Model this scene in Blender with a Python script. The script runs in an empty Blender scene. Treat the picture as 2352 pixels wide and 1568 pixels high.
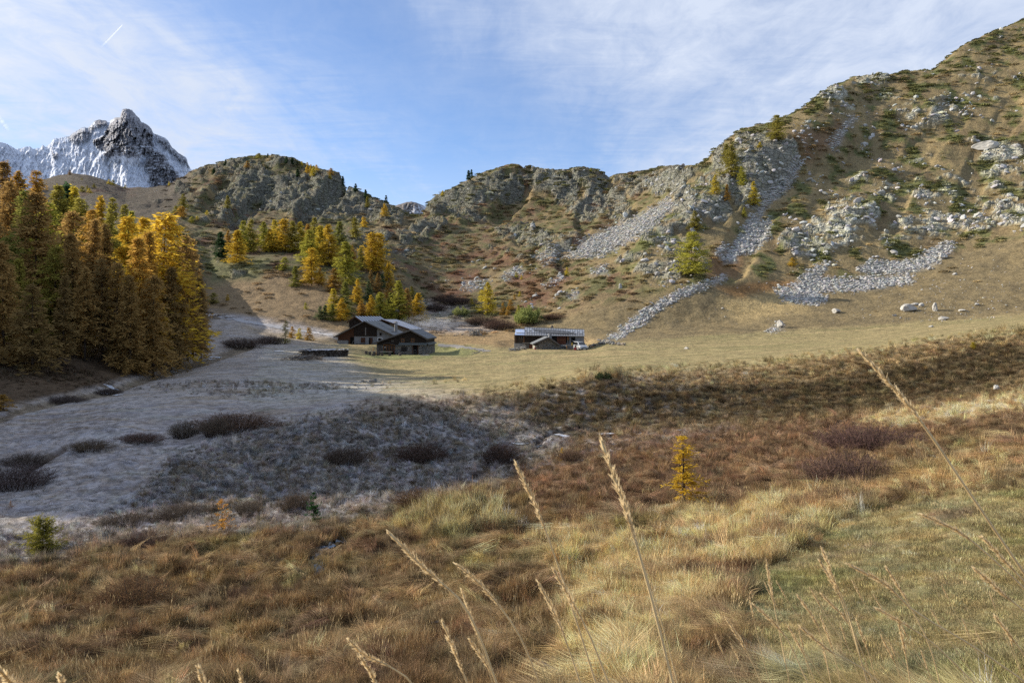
import bpy, bmesh, math, random
import numpy as np
from mathutils import Vector, Matrix
R = math.radians
random.seed(7); rng = np.random.default_rng(7)
sc = bpy.context.scene
COL = sc.collection

# ------------------------------------------------------------------ camera, world, sun, exposure
F, CU, HV = 1699.0, 1176.0, 735.0          # focal length / centre column / eye level, on a 2352 wide plan of the view
cam_d = bpy.data.cameras.new('camera'); cam = bpy.data.objects.new('camera', cam_d); COL.objects.link(cam)
cam.location = (0, 0, 0); cam.rotation_euler = (R(90), 0, 0)
cam_d.sensor_width = 36; cam_d.lens = 36*F/2352; cam_d.shift_y = -(784-HV)/2352
cam_d.clip_start = 0.1; cam_d.clip_end = 30000
cam_d.dof.use_dof = True; cam_d.dof.focus_distance = 30; cam_d.dof.aperture_fstop = 11
sc.camera = cam

SUN_AZ, SUN_EL = -70.0, 26.0
sd = Vector((math.sin(R(SUN_AZ))*math.cos(R(SUN_EL)), math.cos(R(SUN_AZ))*math.cos(R(SUN_EL)), math.sin(R(SUN_EL))))
sun_d = bpy.data.lights.new('sun', 'SUN'); sun = bpy.data.objects.new('sun', sun_d); COL.objects.link(sun)
sun_d.energy = 5.0; sun_d.angle = R(0.6); sun_d.color = (1.0, 0.91, 0.77)
sun.rotation_euler = sd.to_track_quat('Z', 'Y').to_euler(); sun.location = (-60, 10, 80)
EXPOSURE = 0.62
sc.view_settings.view_transform = 'Standard'; sc.view_settings.look = 'None'
sc.view_settings.exposure = EXPOSURE; sc.view_settings.gamma = 1.0; sc.view_settings.use_curve_mapping = False
sc.render.engine = 'CYCLES'
try:
    sc.cycles.max_bounces = 5; sc.cycles.diffuse_bounces = 3; sc.cycles.glossy_bounces = 2
    sc.cycles.transparent_max_bounces = 12; sc.cycles.transmission_bounces = 2; sc.cycles.volume_bounces = 1
    sc.cycles.use_denoising = False; sc.cycles.sample_clamp_direct = 6.0; sc.cycles.sample_clamp_indirect = 3.0
    sc.cycles.volume_step_rate = 2.0
except Exception: pass

def NN(nt, typ, **kw):
    n = nt.nodes.new(typ)
    for k, v in kw.items():
        if k.startswith('i_'): n.inputs[int(k[2:]) if k[2:].isdigit() else k[2:].replace('_', ' ')].default_value = v
        else: setattr(n, k, v)
    return n
def mathn(nt, op, a, b=None, c=None, clamp=False):
    n = nt.nodes.new('ShaderNodeMath'); n.operation = op; n.use_clamp = clamp
    for i, q in enumerate((a, b, c)):
        if q is None: continue
        if isinstance(q, (int, float)): n.inputs[i].default_value = q
        else: nt.links.new(q, n.inputs[i])
    return n.outputs[0]
def mixc(nt, fac, a, b, mode='MIX'):
    n = nt.nodes.new('ShaderNodeMix'); n.data_type = 'RGBA'; n.blend_type = mode
    for s, q in ((n.inputs[0], fac), (n.inputs[6], a), (n.inputs[7], b)):
        if isinstance(q, (int, float)): s.default_value = q
        elif isinstance(q, (tuple, list)): s.default_value = (*q[:3], 1)
        else: nt.links.new(q, s)
    return n.outputs[2]
def ramp(nt, x, pts):
    n = nt.nodes.new('ShaderNodeValToRGB'); e = n.color_ramp.elements
    while len(e) < len(pts): e.new(0.5)
    for q, (p, c) in zip(e, pts):
        q.position = p; q.color = (c, c, c, 1) if isinstance(c, (int, float)) else (*c, 1)
    nt.links.new(x, n.inputs[0]); return n.outputs[0]
def noise(nt, vec, scale, detail=4, rough=0.55, dist=0.0):
    n = NN(nt, 'ShaderNodeTexNoise'); n.inputs['Scale'].default_value = scale
    n.inputs['Detail'].default_value = detail; n.inputs['Roughness'].default_value = rough
    n.inputs['Distortion'].default_value = dist
    if vec is not None: nt.links.new(vec, n.inputs['Vector'])
    return n.outputs['Fac']
def mapping(nt, vec, scale=(1, 1, 1), rot=(0, 0, 0), loc=(0, 0, 0)):
    n = NN(nt, 'ShaderNodeMapping'); n.inputs['Scale'].default_value = scale
    n.inputs['Rotation'].default_value = rot; n.inputs['Location'].default_value = loc
    nt.links.new(vec, n.inputs['Vector']); return n.outputs[0]

W = bpy.data.worlds.new('World'); sc.world = W; W.use_nodes = True
nt = W.node_tree; nt.nodes.clear(); L = nt.links.new
out = NN(nt, 'ShaderNodeOutputWorld'); bg = NN(nt, 'ShaderNodeBackground'); bg.inputs[1].default_value = 0.108
L(bg.outputs[0], out.inputs[0])
sky = NN(nt, 'ShaderNodeTexSky'); sky.sky_type = 'NISHITA'; sky.sun_disc = False
sky.sun_elevation = R(SUN_EL); sky.sun_rotation = R(SUN_AZ % 360); sky.altitude = 2000
sky.air_density = 1.0; sky.dust_density = 0.6; sky.ozone_density = 1.5
tc = NN(nt, 'ShaderNodeTexCoord'); sep = NN(nt, 'ShaderNodeSeparateXYZ'); L(tc.outputs['Generated'], sep.inputs[0])
zz = mathn(nt, 'ADD', mathn(nt, 'MAXIMUM', sep.outputs[2], 0.0), 0.10)
cx_ = mathn(nt, 'DIVIDE', sep.outputs[0], zz); cy_ = mathn(nt, 'DIVIDE', sep.outputs[1], zz)
comb = NN(nt, 'ShaderNodeCombineXYZ'); L(cx_, comb.inputs[0]); L(cy_, comb.inputs[1])
P = comb.outputs[0]
big = noise(nt, mapping(nt, P, (0.45, 0.26, 1), (0, 0, R(38)), (3.3, 1.2, 0)), 1.0, 3, 0.5, 0.3)
streak = noise(nt, mapping(nt, P, (1.9, 0.55, 1), (0, 0, R(48)), (0.4, 7.0, 0)), 1.0, 7, 0.62, 0.6)
fine = noise(nt, mapping(nt, P, (3.2, 12.0, 1), (0, 0, R(-22)), (0, 0, 0)), 1.0, 5, 0.6, 1.2)
veil = noise(nt, mapping(nt, P, (0.3, 0.3, 1), (0, 0, 0), (9.7, 2.0, 4)), 1.0, 3, 0.5, 0.2)
dens = mathn(nt, 'ADD', mathn(nt, 'MULTIPLY', big, 0.9), mathn(nt, 'ADD', mathn(nt, 'MULTIPLY', streak, 0.34), 0.20))
dens = mathn(nt, 'ADD', dens, mathn(nt, 'MULTIPLY', mathn(nt, 'SUBTRACT', fine, 0.5), mathn(nt, 'MULTIPLY', big, 0.30)))
dens = mathn(nt, 'ADD', dens, mathn(nt, 'MULTIPLY', mathn(nt, 'SUBTRACT', veil, 0.42), 0.85))
cl = ramp(nt, dens, [(0.55, 0.02), (0.80, 0.26), (1.12, 0.85)])
rip = noise(nt, mapping(nt, P, (6.5, 4.2, 1), (0, 0, R(62)), (1.0, 2.0, 0)), 1.0, 6, 0.66, 0.5)
cl = mathn(nt, 'MULTIPLY', cl, mathn(nt, 'ADD', 0.30, mathn(nt, 'MULTIPLY', rip, 1.4)), clamp=True)
low = ramp(nt, sep.outputs[2], [(0.0, 0.70), (0.12, 0.52), (0.27, 0.0)])
low = mathn(nt, 'MULTIPLY', low, mathn(nt, 'ADD', 0.72, mathn(nt, 'MULTIPLY', streak, 0.5)), clamp=True)
dotn = NN(nt, 'ShaderNodeVectorMath', operation='DOT_PRODUCT'); L(tc.outputs['Generated'], dotn.inputs[0]); dotn.inputs[1].default_value = tuple(sd)
glow = mathn(nt, 'POWER', mathn(nt, 'MAXIMUM', dotn.outputs['Value'], 0.0), 15.0)
cl = mathn(nt, 'MAXIMUM', cl, low)
skyc = mixc(nt, 1.0, sky.outputs[0], (0.70, 0.88, 1.09), 'MULTIPLY')
ccol = mixc(nt, mathn(nt, 'MULTIPLY', glow, 1.6, clamp=True), (4.2, 4.7, 5.7), (9.5, 9.3, 9.0)); cl = mathn(nt, 'MAXIMUM', cl, mathn(nt, 'MULTIPLY', glow, 1.1, clamp=True))
mx = mixc(nt, cl, skyc, ccol)
L(mx, bg.inputs[0])

# ------------------------------------------------------------------ object helpers
def tag(o, label=None, cat=None, group=None, kind=None):
    if label: o['label'] = label
    if cat: o['category'] = cat
    if group: o['group'] = group
    if kind: o['kind'] = kind
    return o
def link(o, parent=None):
    COL.objects.link(o)
    if parent is not None: o.parent = parent
    return o
def empty(name, loc=(0, 0, 0), rz=0.0):
    o = bpy.data.objects.new(name, None); o.empty_display_size = 0.3; o.location = loc; o.rotation_euler = (0, 0, rz)
    return link(o)
def mesh_np(name, V, Fq, mat=None, smooth=False, cols=None, floats=None):
    """V (n,3); Fq (m,k) constant-size faces"""
    V = np.asarray(V, np.float32); Fq = np.asarray(Fq, np.int32)
    me = bpy.data.meshes.new(name); m, k = Fq.shape
    me.vertices.add(len(V)); me.vertices.foreach_set('co', V.ravel())
    me.loops.add(m*k); me.loops.foreach_set('vertex_index', Fq.ravel())
    me.polygons.add(m); me.polygons.foreach_set('loop_start', np.arange(0, m*k, k, dtype=np.int32))
    try: me.polygons.foreach_set('loop_total', np.full(m, k, np.int32))
    except Exception: pass
    if smooth: me.polygons.foreach_set('use_smooth', np.ones(m, bool))
    me.update(calc_edges=True)
    for nm, arr in (cols or {}).items():
        a = me.attributes.new(nm, 'FLOAT_COLOR', 'POINT'); c = np.ones((len(V), 4), np.float32); c[:, :3] = arr
        a.data.foreach_set('color', c.ravel())
    for nm, arr in (floats or {}).items():
        a = me.attributes.new(nm, 'FLOAT', 'POINT'); a.data.foreach_set('value', np.asarray(arr, np.float32))
    if mat: me.materials.append(mat)
    return me
class MB:
    """collects boxes, prisms, tubes into one mesh"""
    def __init__(s): s.v = []; s.f = []
    def add(s, v, f):
        o = len(s.v); s.v += [tuple(q) for q in v]; s.f += [tuple(i+o for i in q) for q in f]; return s
    def box(s, a, b):
        (x0, y0, z0), (x1, y1, z1) = a, b
        return s.add([(x0,y0,z0),(x1,y0,z0),(x1,y1,z0),(x0,y1,z0),(x0,y0,z1),(x1,y0,z1),(x1,y1,z1),(x0,y1,z1)],
              [(0,3,2,1),(4,5,6,7),(0,1,5,4),(1,2,6,5),(2,3,7,6),(3,0,4,7)])
    def prism(s, pts, d):
        """polygon pts (3d, in order, facing the camera) pushed along vector d"""
        n = len(pts); d = Vector(d); v = [Vector(p) for p in pts] + [Vector(p)+d for p in pts]
        f = [tuple(range(n-1, -1, -1)), tuple(range(n, 2*n))] + [(i, (i+1) % n, n+(i+1) % n, n+i) for i in range(n)]
        return s.add(v, f)
    def beam(s, a, b, w, h=None):
        a, b = Vector(a), Vector(b); h = h or w; d = (b-a).normalized()
        up = Vector((0, 0, 1)) if abs(d.z) < 0.95 else Vector((0, 1, 0))
        r = d.cross(up).normalized()*w/2; q = r.cross(d).normalized()*h/2
        v = [p+i for p in (a, b) for i in (r+q, -r+q, -r-q, r-q)]
        return s.add(v, [(0,1,2,3),(7,6,5,4),(0,4,5,1),(1,5,6,2),(2,6,7,3),(3,7,4,0)])
    def tube(s, path, rad, n=6, cap=True):
        path = [Vector(p) for p in path]; rings = []; o = len(s.v)
        for i, p in enumerate(path):
            d = (path[min(i+1, len(path)-1)]-path[max(i-1, 0)]).normalized()
            up = Vector((0, 0, 1)) if abs(d.z) < 0.9 else Vector((0, 1, 0))
            a = d.cross(up).normalized(); b = a.cross(d); r = rad[i] if isinstance(rad, (list, tuple)) else rad
            s.v += [tuple(p+(a*math.cos(t)+b*math.sin(t))*r) for t in [2*math.pi*k/n for k in range(n)]]
        for i in range(len(path)-1):
            for k in range(n):
                s.f.append((o+i*n+k, o+i*n+(k+1) % n, o+(i+1)*n+(k+1) % n, o+(i+1)*n+k))
        if cap:
            s.f.append(tuple(o+k for k in range(n))); e = o+(len(path)-1)*n; s.f.append(tuple(e+k for k in range(n-1, -1, -1)))
        return s
    def disc(s, c, r0, r1, z0, z1, n=12):
        o = len(s.v); c = Vector(c)
        for r, z in ((r0, z0), (r1, z1)):
            s.v += [(c.x+r*math.cos(2*math.pi*k/n), c.y+r*math.sin(2*math.pi*k/n), c.z+z) for k in range(n)]
        s.f += [(o+k, o+(k+1) % n, o+n+(k+1) % n, o+n+k) for k in range(n)]
        s.f += [tuple(o+k for k in range(n-1, -1, -1)), tuple(o+n+k for k in range(n))]; return s
    def mesh(s, name, mat, smooth=False):
        me = bpy.data.meshes.new(name); me.from_pydata(s.v, [], s.f); me.update()
        bm = bmesh.new(); bm.from_mesh(me); bmesh.ops.recalc_face_normals(bm, faces=bm.faces); bm.to_mesh(me); bm.free()
        if smooth: me.polygons.foreach_set('use_smooth', np.ones(len(me.polygons), bool))
        me.materials.append(mat); return me
    def build(s, name, mat, parent=None, smooth=False):
        return link(bpy.data.objects.new(name, s.mesh(name, mat, smooth)), parent)

# ------------------------------------------------------------------ numpy noise
def _hash(ix, iy, seed):
    h = (ix.astype(np.int64)*374761393 + iy.astype(np.int64)*668265263 + seed*974634777) & 0xffffffff
    h = ((h ^ (h >> 13))*1274126177) & 0xffffffff
    return (h ^ (h >> 16)) & 0xffff
def perlin(x, y, seed=0):
    x0 = np.floor(x); y0 = np.floor(y); fx = x-x0; fy = y-y0
    ix = x0.astype(np.int64); iy = y0.astype(np.int64)
    sx = fx*fx*fx*(fx*(fx*6-15)+10); sy = fy*fy*fy*(fy*(fy*6-15)+10)
    def g(dx, dy):
        a = _hash(ix+dx, iy+dy, seed)*(2*math.pi/65536.0)
        return np.cos(a)*(fx-dx)+np.sin(a)*(fy-dy)
    n0 = g(0, 0)*(1-sx)+g(1, 0)*sx; n1 = g(0, 1)*(1-sx)+g(1, 1)*sx
    return (n0*(1-sy)+n1*sy)*1.5
def fbm(x, y, seed=0, oct=4, gain=0.5):
    s = np.zeros_like(x); a = 1.0; t = 0
    for o in range(oct):
        s += a*perlin(x*2**o+17.3*o, y*2**o-9.1*o, seed+o); t += a; a *= gain
    return s/t
def ridged(x, y, seed=0, oct=4, gain=0.55):
    s = np.zeros_like(x); a = 1.0; t = 0
    for o in range(oct):
        s += a*(1-np.abs(perlin(x*2**o+5.7*o, y*2**o+3.1*o, seed+o))*1.6); t += a; a *= gain
    return s/t
def cells(x, y, seed=0):
    """F1 and cell random of a jittered grid"""
    ix = np.floor(x).astype(np.int64); iy = np.floor(y).astype(np.int64)
    best = np.full(x.shape, 9.0); idv = np.zeros(x.shape)
    for dx in (-1, 0, 1):
        for dy in (-1, 0, 1):
            a = _hash(ix+dx, iy+dy, seed)/65536.0; b = _hash(ix+dx, iy+dy, seed+77)/65536.0
            d = (ix+dx+a-x)**2+(iy+dy+b-y)**2
            m = d < best; best = np.where(m, d, best); idv = np.where(m, _hash(ix+dx, iy+dy, seed+31)/65536.0, idv)
    return np.sqrt(best), idv
def sstep(a, b, x):
    t = np.clip((x-a)/(b-a), 0, 1); return t*t*(3-2*t)
def pchip(X, Y, q):
    """monotone cubic through (X,Y) at q"""
    h = np.diff(X); d = np.diff(Y)/h; n = len(X); m = np.zeros(n)
    m[0] = d[0]; m[-1] = d[-1]
    for i in range(1, n-1):
        if d[i-1]*d[i] > 0:
            w1 = 2*h[i]+h[i-1]; w2 = h[i]+2*h[i-1]; m[i] = (w1+w2)/(w1/d[i-1]+w2/d[i])
    k = np.clip(np.searchsorted(X, q)-1, 0, n-2); t = np.clip((q-X[k])/h[k], 0, 1)
    return ((1+2*t)*(1-t)**2*Y[k]+t*(1-t)**2*h[k]*m[k]+t*t*(3-2*t)*Y[k+1]+t*t*(t-1)*h[k]*m[k+1])
def pmask(u, v, poly, feather):
    """soft inside mask of a polygon"""
    inside = np.zeros(u.shape, bool); dist = np.full(u.shape, 1e9); n = len(poly)
    for i in range(n):
        (x0, y0), (x1, y1) = poly[i], poly[(i+1) % n]
        if y0 != y1:
            c = ((y0 > v) != (y1 > v)) & (u < (x1-x0)*(v-y0)/(y1-y0)+x0); inside ^= c
        ex, ey = x1-x0, y1-y0; t = np.clip(((u-x0)*ex+(v-y0)*ey)/(ex*ex+ey*ey+1e-9), 0, 1)
        dist = np.minimum(dist, np.hypot(u-x0-t*ex, v-y0-t*ey))
    return sstep(-feather, feather, np.where(inside, dist, -dist))
def lmask(u, v, line, w):
    dist = np.full(u.shape, 1e9)
    for (x0, y0), (x1, y1) in zip(line[:-1], line[1:]):
        ex, ey = x1-x0, y1-y0; t = np.clip(((u-x0)*ex+(v-y0)*ey)/(ex*ex+ey*ey+1e-9), 0, 1)
        dist = np.minimum(dist, np.hypot(u-x0-t*ex, v-y0-t*ey))
    return 1-sstep(w*0.5, w*1.2, dist)
# ------------------------------------------------------------------ the lie of the land: survey lines, near to far
# each line: (column u, level v, distance y); between the lines the ground runs as a monotone curve
LINES = [  # leftmost columns: unseen hill, its heights shaped to throw shade on the valley
 [(-1300,1568,9),(0,1568,10),(600,1568,9.2),(1176,1568,8),(1600,1568,6.5),(2000,1568,5.5),(2352,1568,5),(3600,1500,5)],
 [(-1300,1400,18),(0,1400,17),(600,1450,15.5),(1176,1400,13),(1600,1400,10.5),(2000,1400,9),(2352,1395,8.5),(3600,1300,8)],
 [(-1300,1260,26),(0,1290,27.5),(600,1250,27),(900,1235,26),(1176,1200,26),(1450,1195,24),(1600,1180,24),(1800,1150,22),(2000,1135,20),(2352,1110,17),(3600,900,14)],
 [(-1300,1160,33),(0,1180,37),(300,1150,40),(420,1120,42),(600,1090,46),(860,1062,50),(1176,1020,56),(1400,985,63),(1600,972,65),(1800,957,66),(2000,940,66),(2200,905,66),(2352,872,66),(3600,700,60)],
 [(-1300,1100,38),(0,1120,43),(250,1090,45.5),(380,1060,50),(500,1020,54),(640,978,60),(860,933,66),(1100,915,71),(1250,890,75),(1400,865,78),(1600,858,80),(1800,836,82),(2000,808,82),(2200,778,80),(2352,754,80),(3600,500,76)],
 [(-1300,1000,44),(-700,1000,50),(0,1005,58),(250,962,65),(480,925,75),(640,905,84),(860,880,97),(1000,868,102),(1176,855,107),(1400,830,113),(1600,815,118),(1800,800,120),(2000,780,120),(2200,757,114),(2352,738,112),(3600,430,104)],
 [(-1300,850,52),(-700,900,60),(-300,950,70),(0,950,72),(250,905,88),(400,865,108),(480,832,126),(640,817,134),(780,803,146),(840,812,140),(900,816,144),(1000,813,147),(1100,808,150),(1176,805,148),(1350,799,148),(1400,791,150),(1600,783,158),(1800,770,165),(2000,757,168),(2200,738,168),(2352,722,168),(3600,380,150)],
 [(-1300,250,62),(-700,640,75),(-300,850,85),(0,900,80),(250,876,95),(400,826,122),(480,790,150),(560,762,166),(640,760,175),(780,768,180),(900,772,180),(1000,772,185),(1100,768,190),(1176,766,192),(1350,766,184),(1400,766,182),(1600,746,190),(1800,726,195),(2000,706,195),(2200,681,194),(2352,660,194),(3600,300,175)],
 [(-1300,-300,76),(-700,150,92),(-300,590,108),(0,760,110),(250,760,120),(400,765,140),(450,750,160),(480,716,195),(640,690,208),(780,695,208),(900,720,216),(1000,726,232),(1100,716,235),(1176,716,230),(1400,690,212),(1600,640,218),(1700,632,225),(1800,640,228),(2000,640,226),(2200,602,230),(2352,545,236),(3600,150,210)],
 [(-1300,-400,88),(-700,-60,106),(-300,370,126),(0,650,142),(250,650,152),(400,640,180),(450,640,210),(480,628,236),(640,602,250),(780,612,252),(900,640,262),(1000,670,275),(1100,650,286),(1176,630,288),(1300,610,278),(1400,600,262),(1500,562,258),(1600,560,258),(1800,540,264),(2000,500,272),(2200,480,282),(2352,430,288),(3600,0,255)],
 [(-1300,-300,105),(-700,0,130),(-300,300,150),(0,600,175),(250,590,200),(400,565,260),(480,560,300),(640,547,320),(780,550,330),(900,560,342),(1000,560,362),(1100,555,372),(1200,545,372),(1300,530,352),(1400,520,322),(1500,472,312),(1600,440,302),(1700,430,302),(1800,430,308),(2000,380,332),(2200,300,352),(2352,230,368),(3600,-250,330)],
 [(-1300,-200,130),(-700,150,160),(-300,400,190),(0,585,220),(130,560,300),(250,520,330),(400,475,420),(440,470,430),(600,480,452),(700,490,444),(780,510,432),(900,505,432),(1000,500,442),(1100,490,462),(1200,500,462),(1300,490,452),(1400,480,432),(1500,440,402),(1600,392,348),(1700,337,345),(1800,302,350),(2000,240,392),(2200,150,432),(2352,100,452),(3600,-500,410)],
 # skyline
 [(-1300,0,170),(-700,330,230),(-300,490,300),(0,470,420),(60,440,600),(100,412,850),(130,403,900),(165,399,900),(200,402,900),(240,414,900),(290,431,900),(340,431,880),(385,426,860),(410,412,840),(442,396,820),(500,378,760),(560,364,720),(595,358,700),(620,358,690),(660,366,670),(720,385,640),(757,397,615),(783,406,600),(790,428,590),(812,435,585),(850,456,575),(900,476,562),(940,493,556),(972,492,555),(984,468,555),(1000,455,556),(1040,436,558),(1100,405,560),(1150,382,562),(1180,377,562),(1215,381,560),(1240,392,558),(1290,389,556),(1320,384,554),(1345,388,552),(1400,405,545),(1440,404,540),(1490,393,530),(1540,385,510),(1600,380,480),(1622,366,420),(1645,345,395),(1670,320,385),(1700,299,385),(1750,289,395),(1790,275,405),(1830,255,415),(1880,222,430),(1910,200,438),(1960,180,450),(2000,175,458),(2050,172,465),(2075,166,468),(2130,163,475),(2146,159,478),(2165,143,482),(2200,112,490),(2230,97,495),(2260,82,500),(2300,66,505),(2352,46,512),(3600,-700,470)],
 [(-1300,500,230),(-700,420,330),(-300,520,420),(0,600,560),(200,520,1050),(480,520,930),(700,520,760),(940,560,660),(1180,500,660),(1400,500,640),(1600,520,600),(1800,460,560),(2100,330,600),(2352,200,640),(3600,-500,600)],
 [(-1300,700,320),(-700,700,450),(0,720,800),(480,640,1200),(940,640,900),(1600,640,850),(2352,420,900),(3600,0,850)],
]
UT = np.arange(-1300, 3601, 4.0); YT = np.concatenate([np.linspace(0, 4, 9)[:-1], np.geomspace(4, 1190, 900)])
ctrl = []
for ln in LINES:
    a = np.array(ln, float); v = pchip(a[:, 0], a[:, 1], UT); y = pchip(a[:, 0], a[:, 2], UT); ctrl.append((y, (HV-v)/F*y))
TAB = np.zeros((len(UT), len(YT)))
for i in range(len(UT)):
    Y = [0.0]; Z = [-1.66]
    for y, z in ctrl:
        if y[i] > Y[-1]*1.01+0.05: Y.append(y[i]); Z.append(z[i])
    TAB[i] = pchip(np.array(Y), np.array(Z), YT)
# smooth a little along u so that profiles do not crease
for _ in range(2):
    TAB[1:-1] = 0.25*TAB[:-2]+0.5*TAB[1:-1]+0.25*TAB[2:]
SKV = np.interp(UT, [p[0] for p in LINES[12]], [p[1] for p in LINES[12]]); SKY_ = np.interp(UT, [p[0] for p in LINES[12]], [p[2] for p in LINES[12]])
lim = ((HV-SKV)/F)[:, None]*YT[None]-0.022*np.maximum(SKY_[:, None]-YT[None], 0)
inview = ((UT > -100) & (UT < 2450))[:, None] & (YT[None] > 60) & (YT[None] < SKY_[:, None]*1.15)
TAB = np.where(inview & (TAB > lim), lim, TAB)
SKY_Y = np.interp(UT, [p[0] for p in LINES[12]], [p[2] for p in LINES[12]])
def bil(T, fi, fj):
    i = np.clip(np.floor(fi).astype(int), 0, T.shape[0]-2); j = np.clip(np.floor(fj).astype(int), 0, T.shape[1]-2)
    a = np.clip(fi-i, 0, 1); b = np.clip(fj-j, 0, 1)
    return (T[i, j]*(1-a)+T[i+1, j]*a)*(1-b)+(T[i, j+1]*(1-a)+T[i+1, j+1]*a)*b
def base_z(x, y):
    ye = np.maximum(y, 4.0); u = np.clip(CU+F*x/ye, UT[0], UT[-1])
    fj = np.interp(ye, YT, np.arange(len(YT))); z = bil(TAB, (u-UT[0])/4.0, fj)
    t = np.clip(y/4.0, 0, 1); return np.where(y < 4, -1.66+(z+1.66)*t, z)

# the grid: fan of columns whose apex lies behind the camera, rows growing with distance
Y0 = 14.0
A_ = np.concatenate([np.linspace(-1.55, -0.76, 46)[:-1], np.linspace(-0.76, 0.76, 740), np.linspace(0.76, 1.25, 26)[1:]])
R_ = np.geomspace(8.0, 1190.0, 900); YR = R_-Y0
GX = A_[:, None]*R_[None, :]; GY = np.broadcast_to(YR[None, :], GX.shape).copy()
GZ = base_z(GX, GY)
yy = np.maximum(GY, 3.0); GU = CU+F*GX/yy; GV = HV-F*GZ/yy
far = sstep(120, 260, GY)
# ---- rock outcrops: (u, v, ru, rv, strength)
CR = [(1140,430,75,42,1),(1060,455,80,40,1),(1000,470,40,35,1),(1210,395,40,15,.7),(1260,420,60,28,.8),(1300,445,35,35,1),(1350,410,60,25,.8),(1390,455,60,40,.9),
 (1340,480,60,25,.7),(1450,425,60,35,.7),(1520,415,70,28,.9),(1560,400,45,20,.8),(1590,440,60,30,.7),(1410,480,55,30,.8),
 (1080,500,55,18,.9),(985,525,55,18,.9),(945,545,50,20,.9),(900,510,40,15,.7),(930,570,35,18,.8),(1180,535,60,16,.8),(1250,555,75,25,.9),(1290,540,60,15,.6),(1150,570,40,12,.5),(1190,590,40,40,.5),
 (1640,420,60,40,1),(1680,390,60,60,1),(1740,350,75,50,1),(1770,400,60,60,1),(1800,350,45,40,1),(1720,440,50,40,.9),(1600,465,70,40,1),(1640,480,60,30,.9),(1560,510,60,30,.9),(1510,540,50,25,.8),(1560,570,70,30,.7),(1470,600,70,35,.6),(1530,620,70,35,.8),(1600,600,50,30,.5),
 (1910,220,50,16,.8),(2000,185,55,14,.8),(2050,215,60,20,.5),(1930,250,60,20,.5),
 (2140,260,120,60,.45),(2260,200,110,60,.42),(2250,330,110,60,.45),(2080,330,100,60,.45),(2030,420,110,50,.5),(1960,500,80,60,.7),(1900,540,80,50,.8),(1840,560,60,40,.8),(2160,430,120,50,.55),(2290,430,100,70,.6),(2200,510,130,40,.65),(2100,530,120,40,.65),(2300,350,60,30,.8),(2330,500,80,40,.6),(2010,560,80,30,.6),
 (560,385,70,22,.7),(640,375,60,16,.7),(480,400,60,22,.6),(600,425,80,32,.95),(540,450,60,35,.85),(700,420,70,30,.95),(760,425,40,30,1),(660,450,80,40,.95),(740,450,60,25,.9),(590,470,60,22,.9),(690,480,60,22,.8),(500,420,60,25,.6),(440,440,50,18,.6),
 (800,465,60,30,.95),(850,475,60,28,.9),(760,490,60,25,.8),(900,485,50,18,.95),(820,500,60,22,.8),(880,500,40,15,.8),
 (380,470,60,16,.5),(440,475,50,14,.6),(520,495,55,18,.7),(460,515,60,14,.5),(410,540,60,16,.5),(470,560,50,15,.5),(590,500,40,10,.5),(520,610,40,16,.6),(545,630,30,14,.6),
 (850,545,70,22,.9),(800,560,50,20,.6),(880,575,50,22,.5)]
GUw = GU+10*fbm(GX/9, GY/9, 91, 2)*far; GVw = GV+7*fbm(GX/9, GY/9, 92, 2)*far
rock = np.zeros_like(GX)
sel = (GY > 150) & (GU > -50) & (GU < 2420); su, sv = GUw[sel], GVw[sel]; rs = np.zeros(su.shape)
for (u, v, ru, rv, s) in CR:
    rs = np.maximum(rs, s*(1-sstep(0.55, 1.15, np.hypot((su-u)/ru, (sv-v)/rv))))
rock[sel] = rs
n1 = fbm(GX/28, GY/28, 3, 4); n2 = fbm(GX/7+2, GY/7, 9, 4); n3 = fbm(GX/2.2, GY/2.2, 13, 3)
n4 = fbm(GX/0.7, GY/0.7, 15, 3)
rockm = sstep(0.54, 0.70, rock+0.5*n2+0.3*n1-0.06*sstep(1300, 900, GU))*np.minimum(1, rock*2.2)
# ---- relief
amp = np.interp(GY, [0, 10, 40, 80, 150, 170, 230, 400, 900], [0.05, 0.10, 0.28, 0.16, 0.22, 0.5, 0.9, 2.4, 2.6])
GZ = GZ+amp*(0.75*n1*np.where(GY > 180, 1, 0.6)+0.45*n2)+np.interp(GY, [0, 8, 60, 95, 130, 200, 700], [0.05, 0.22, 0.30, 0.08, 0.05, 0.22, 0.7])*n3
GZ = GZ+np.interp(GY, [0, 5, 40, 60, 90], [0.05, 0.09, 0.10, 0.05, 0.0])*n4
# tussock bank: humps
bank = pmask(GU, GV, [(350,1150),(360,1075),(640,985),(860,938),(1110,918),(1380,868),(1800,838),(2200,780),(2352,800),(2352,880),(2000,945),(1700,965),(1400,985),(1180,1050),(900,1130),(500,1190)], 18)*(GY > 30)*(GY < 95)
f1, cid = cells(GX/1.25, GY/1.25*1.0, 5); fb_, cb_ = cells(GX/2.3+0.4*n2, GY/1.7, 6); GZ = GZ+bank*(0.42*(0.6-f1)*(0.2+1.2*cid)*sstep(-0.3, 0.3, n2)+0.40*(0.55-fb_)*(0.2+cb_))
bog = pmask(GU, GV, [(-100,1250),(700,1200),(1200,1090),(1700,990),(2352,900),(2352,1000),(1900,1110),(1650,1180),(1400,1330),(1500,1700),(-100,1700)], 30)*(GY > 2)*(GY < 70)
f2, cid2 = cells(GX/1.7+3*n2*0.15, GY/1.1, 8); GZ = GZ+bog*0.42*(0.55-f2)*np.clip(GY/14, 0.35, 1.2)
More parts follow.
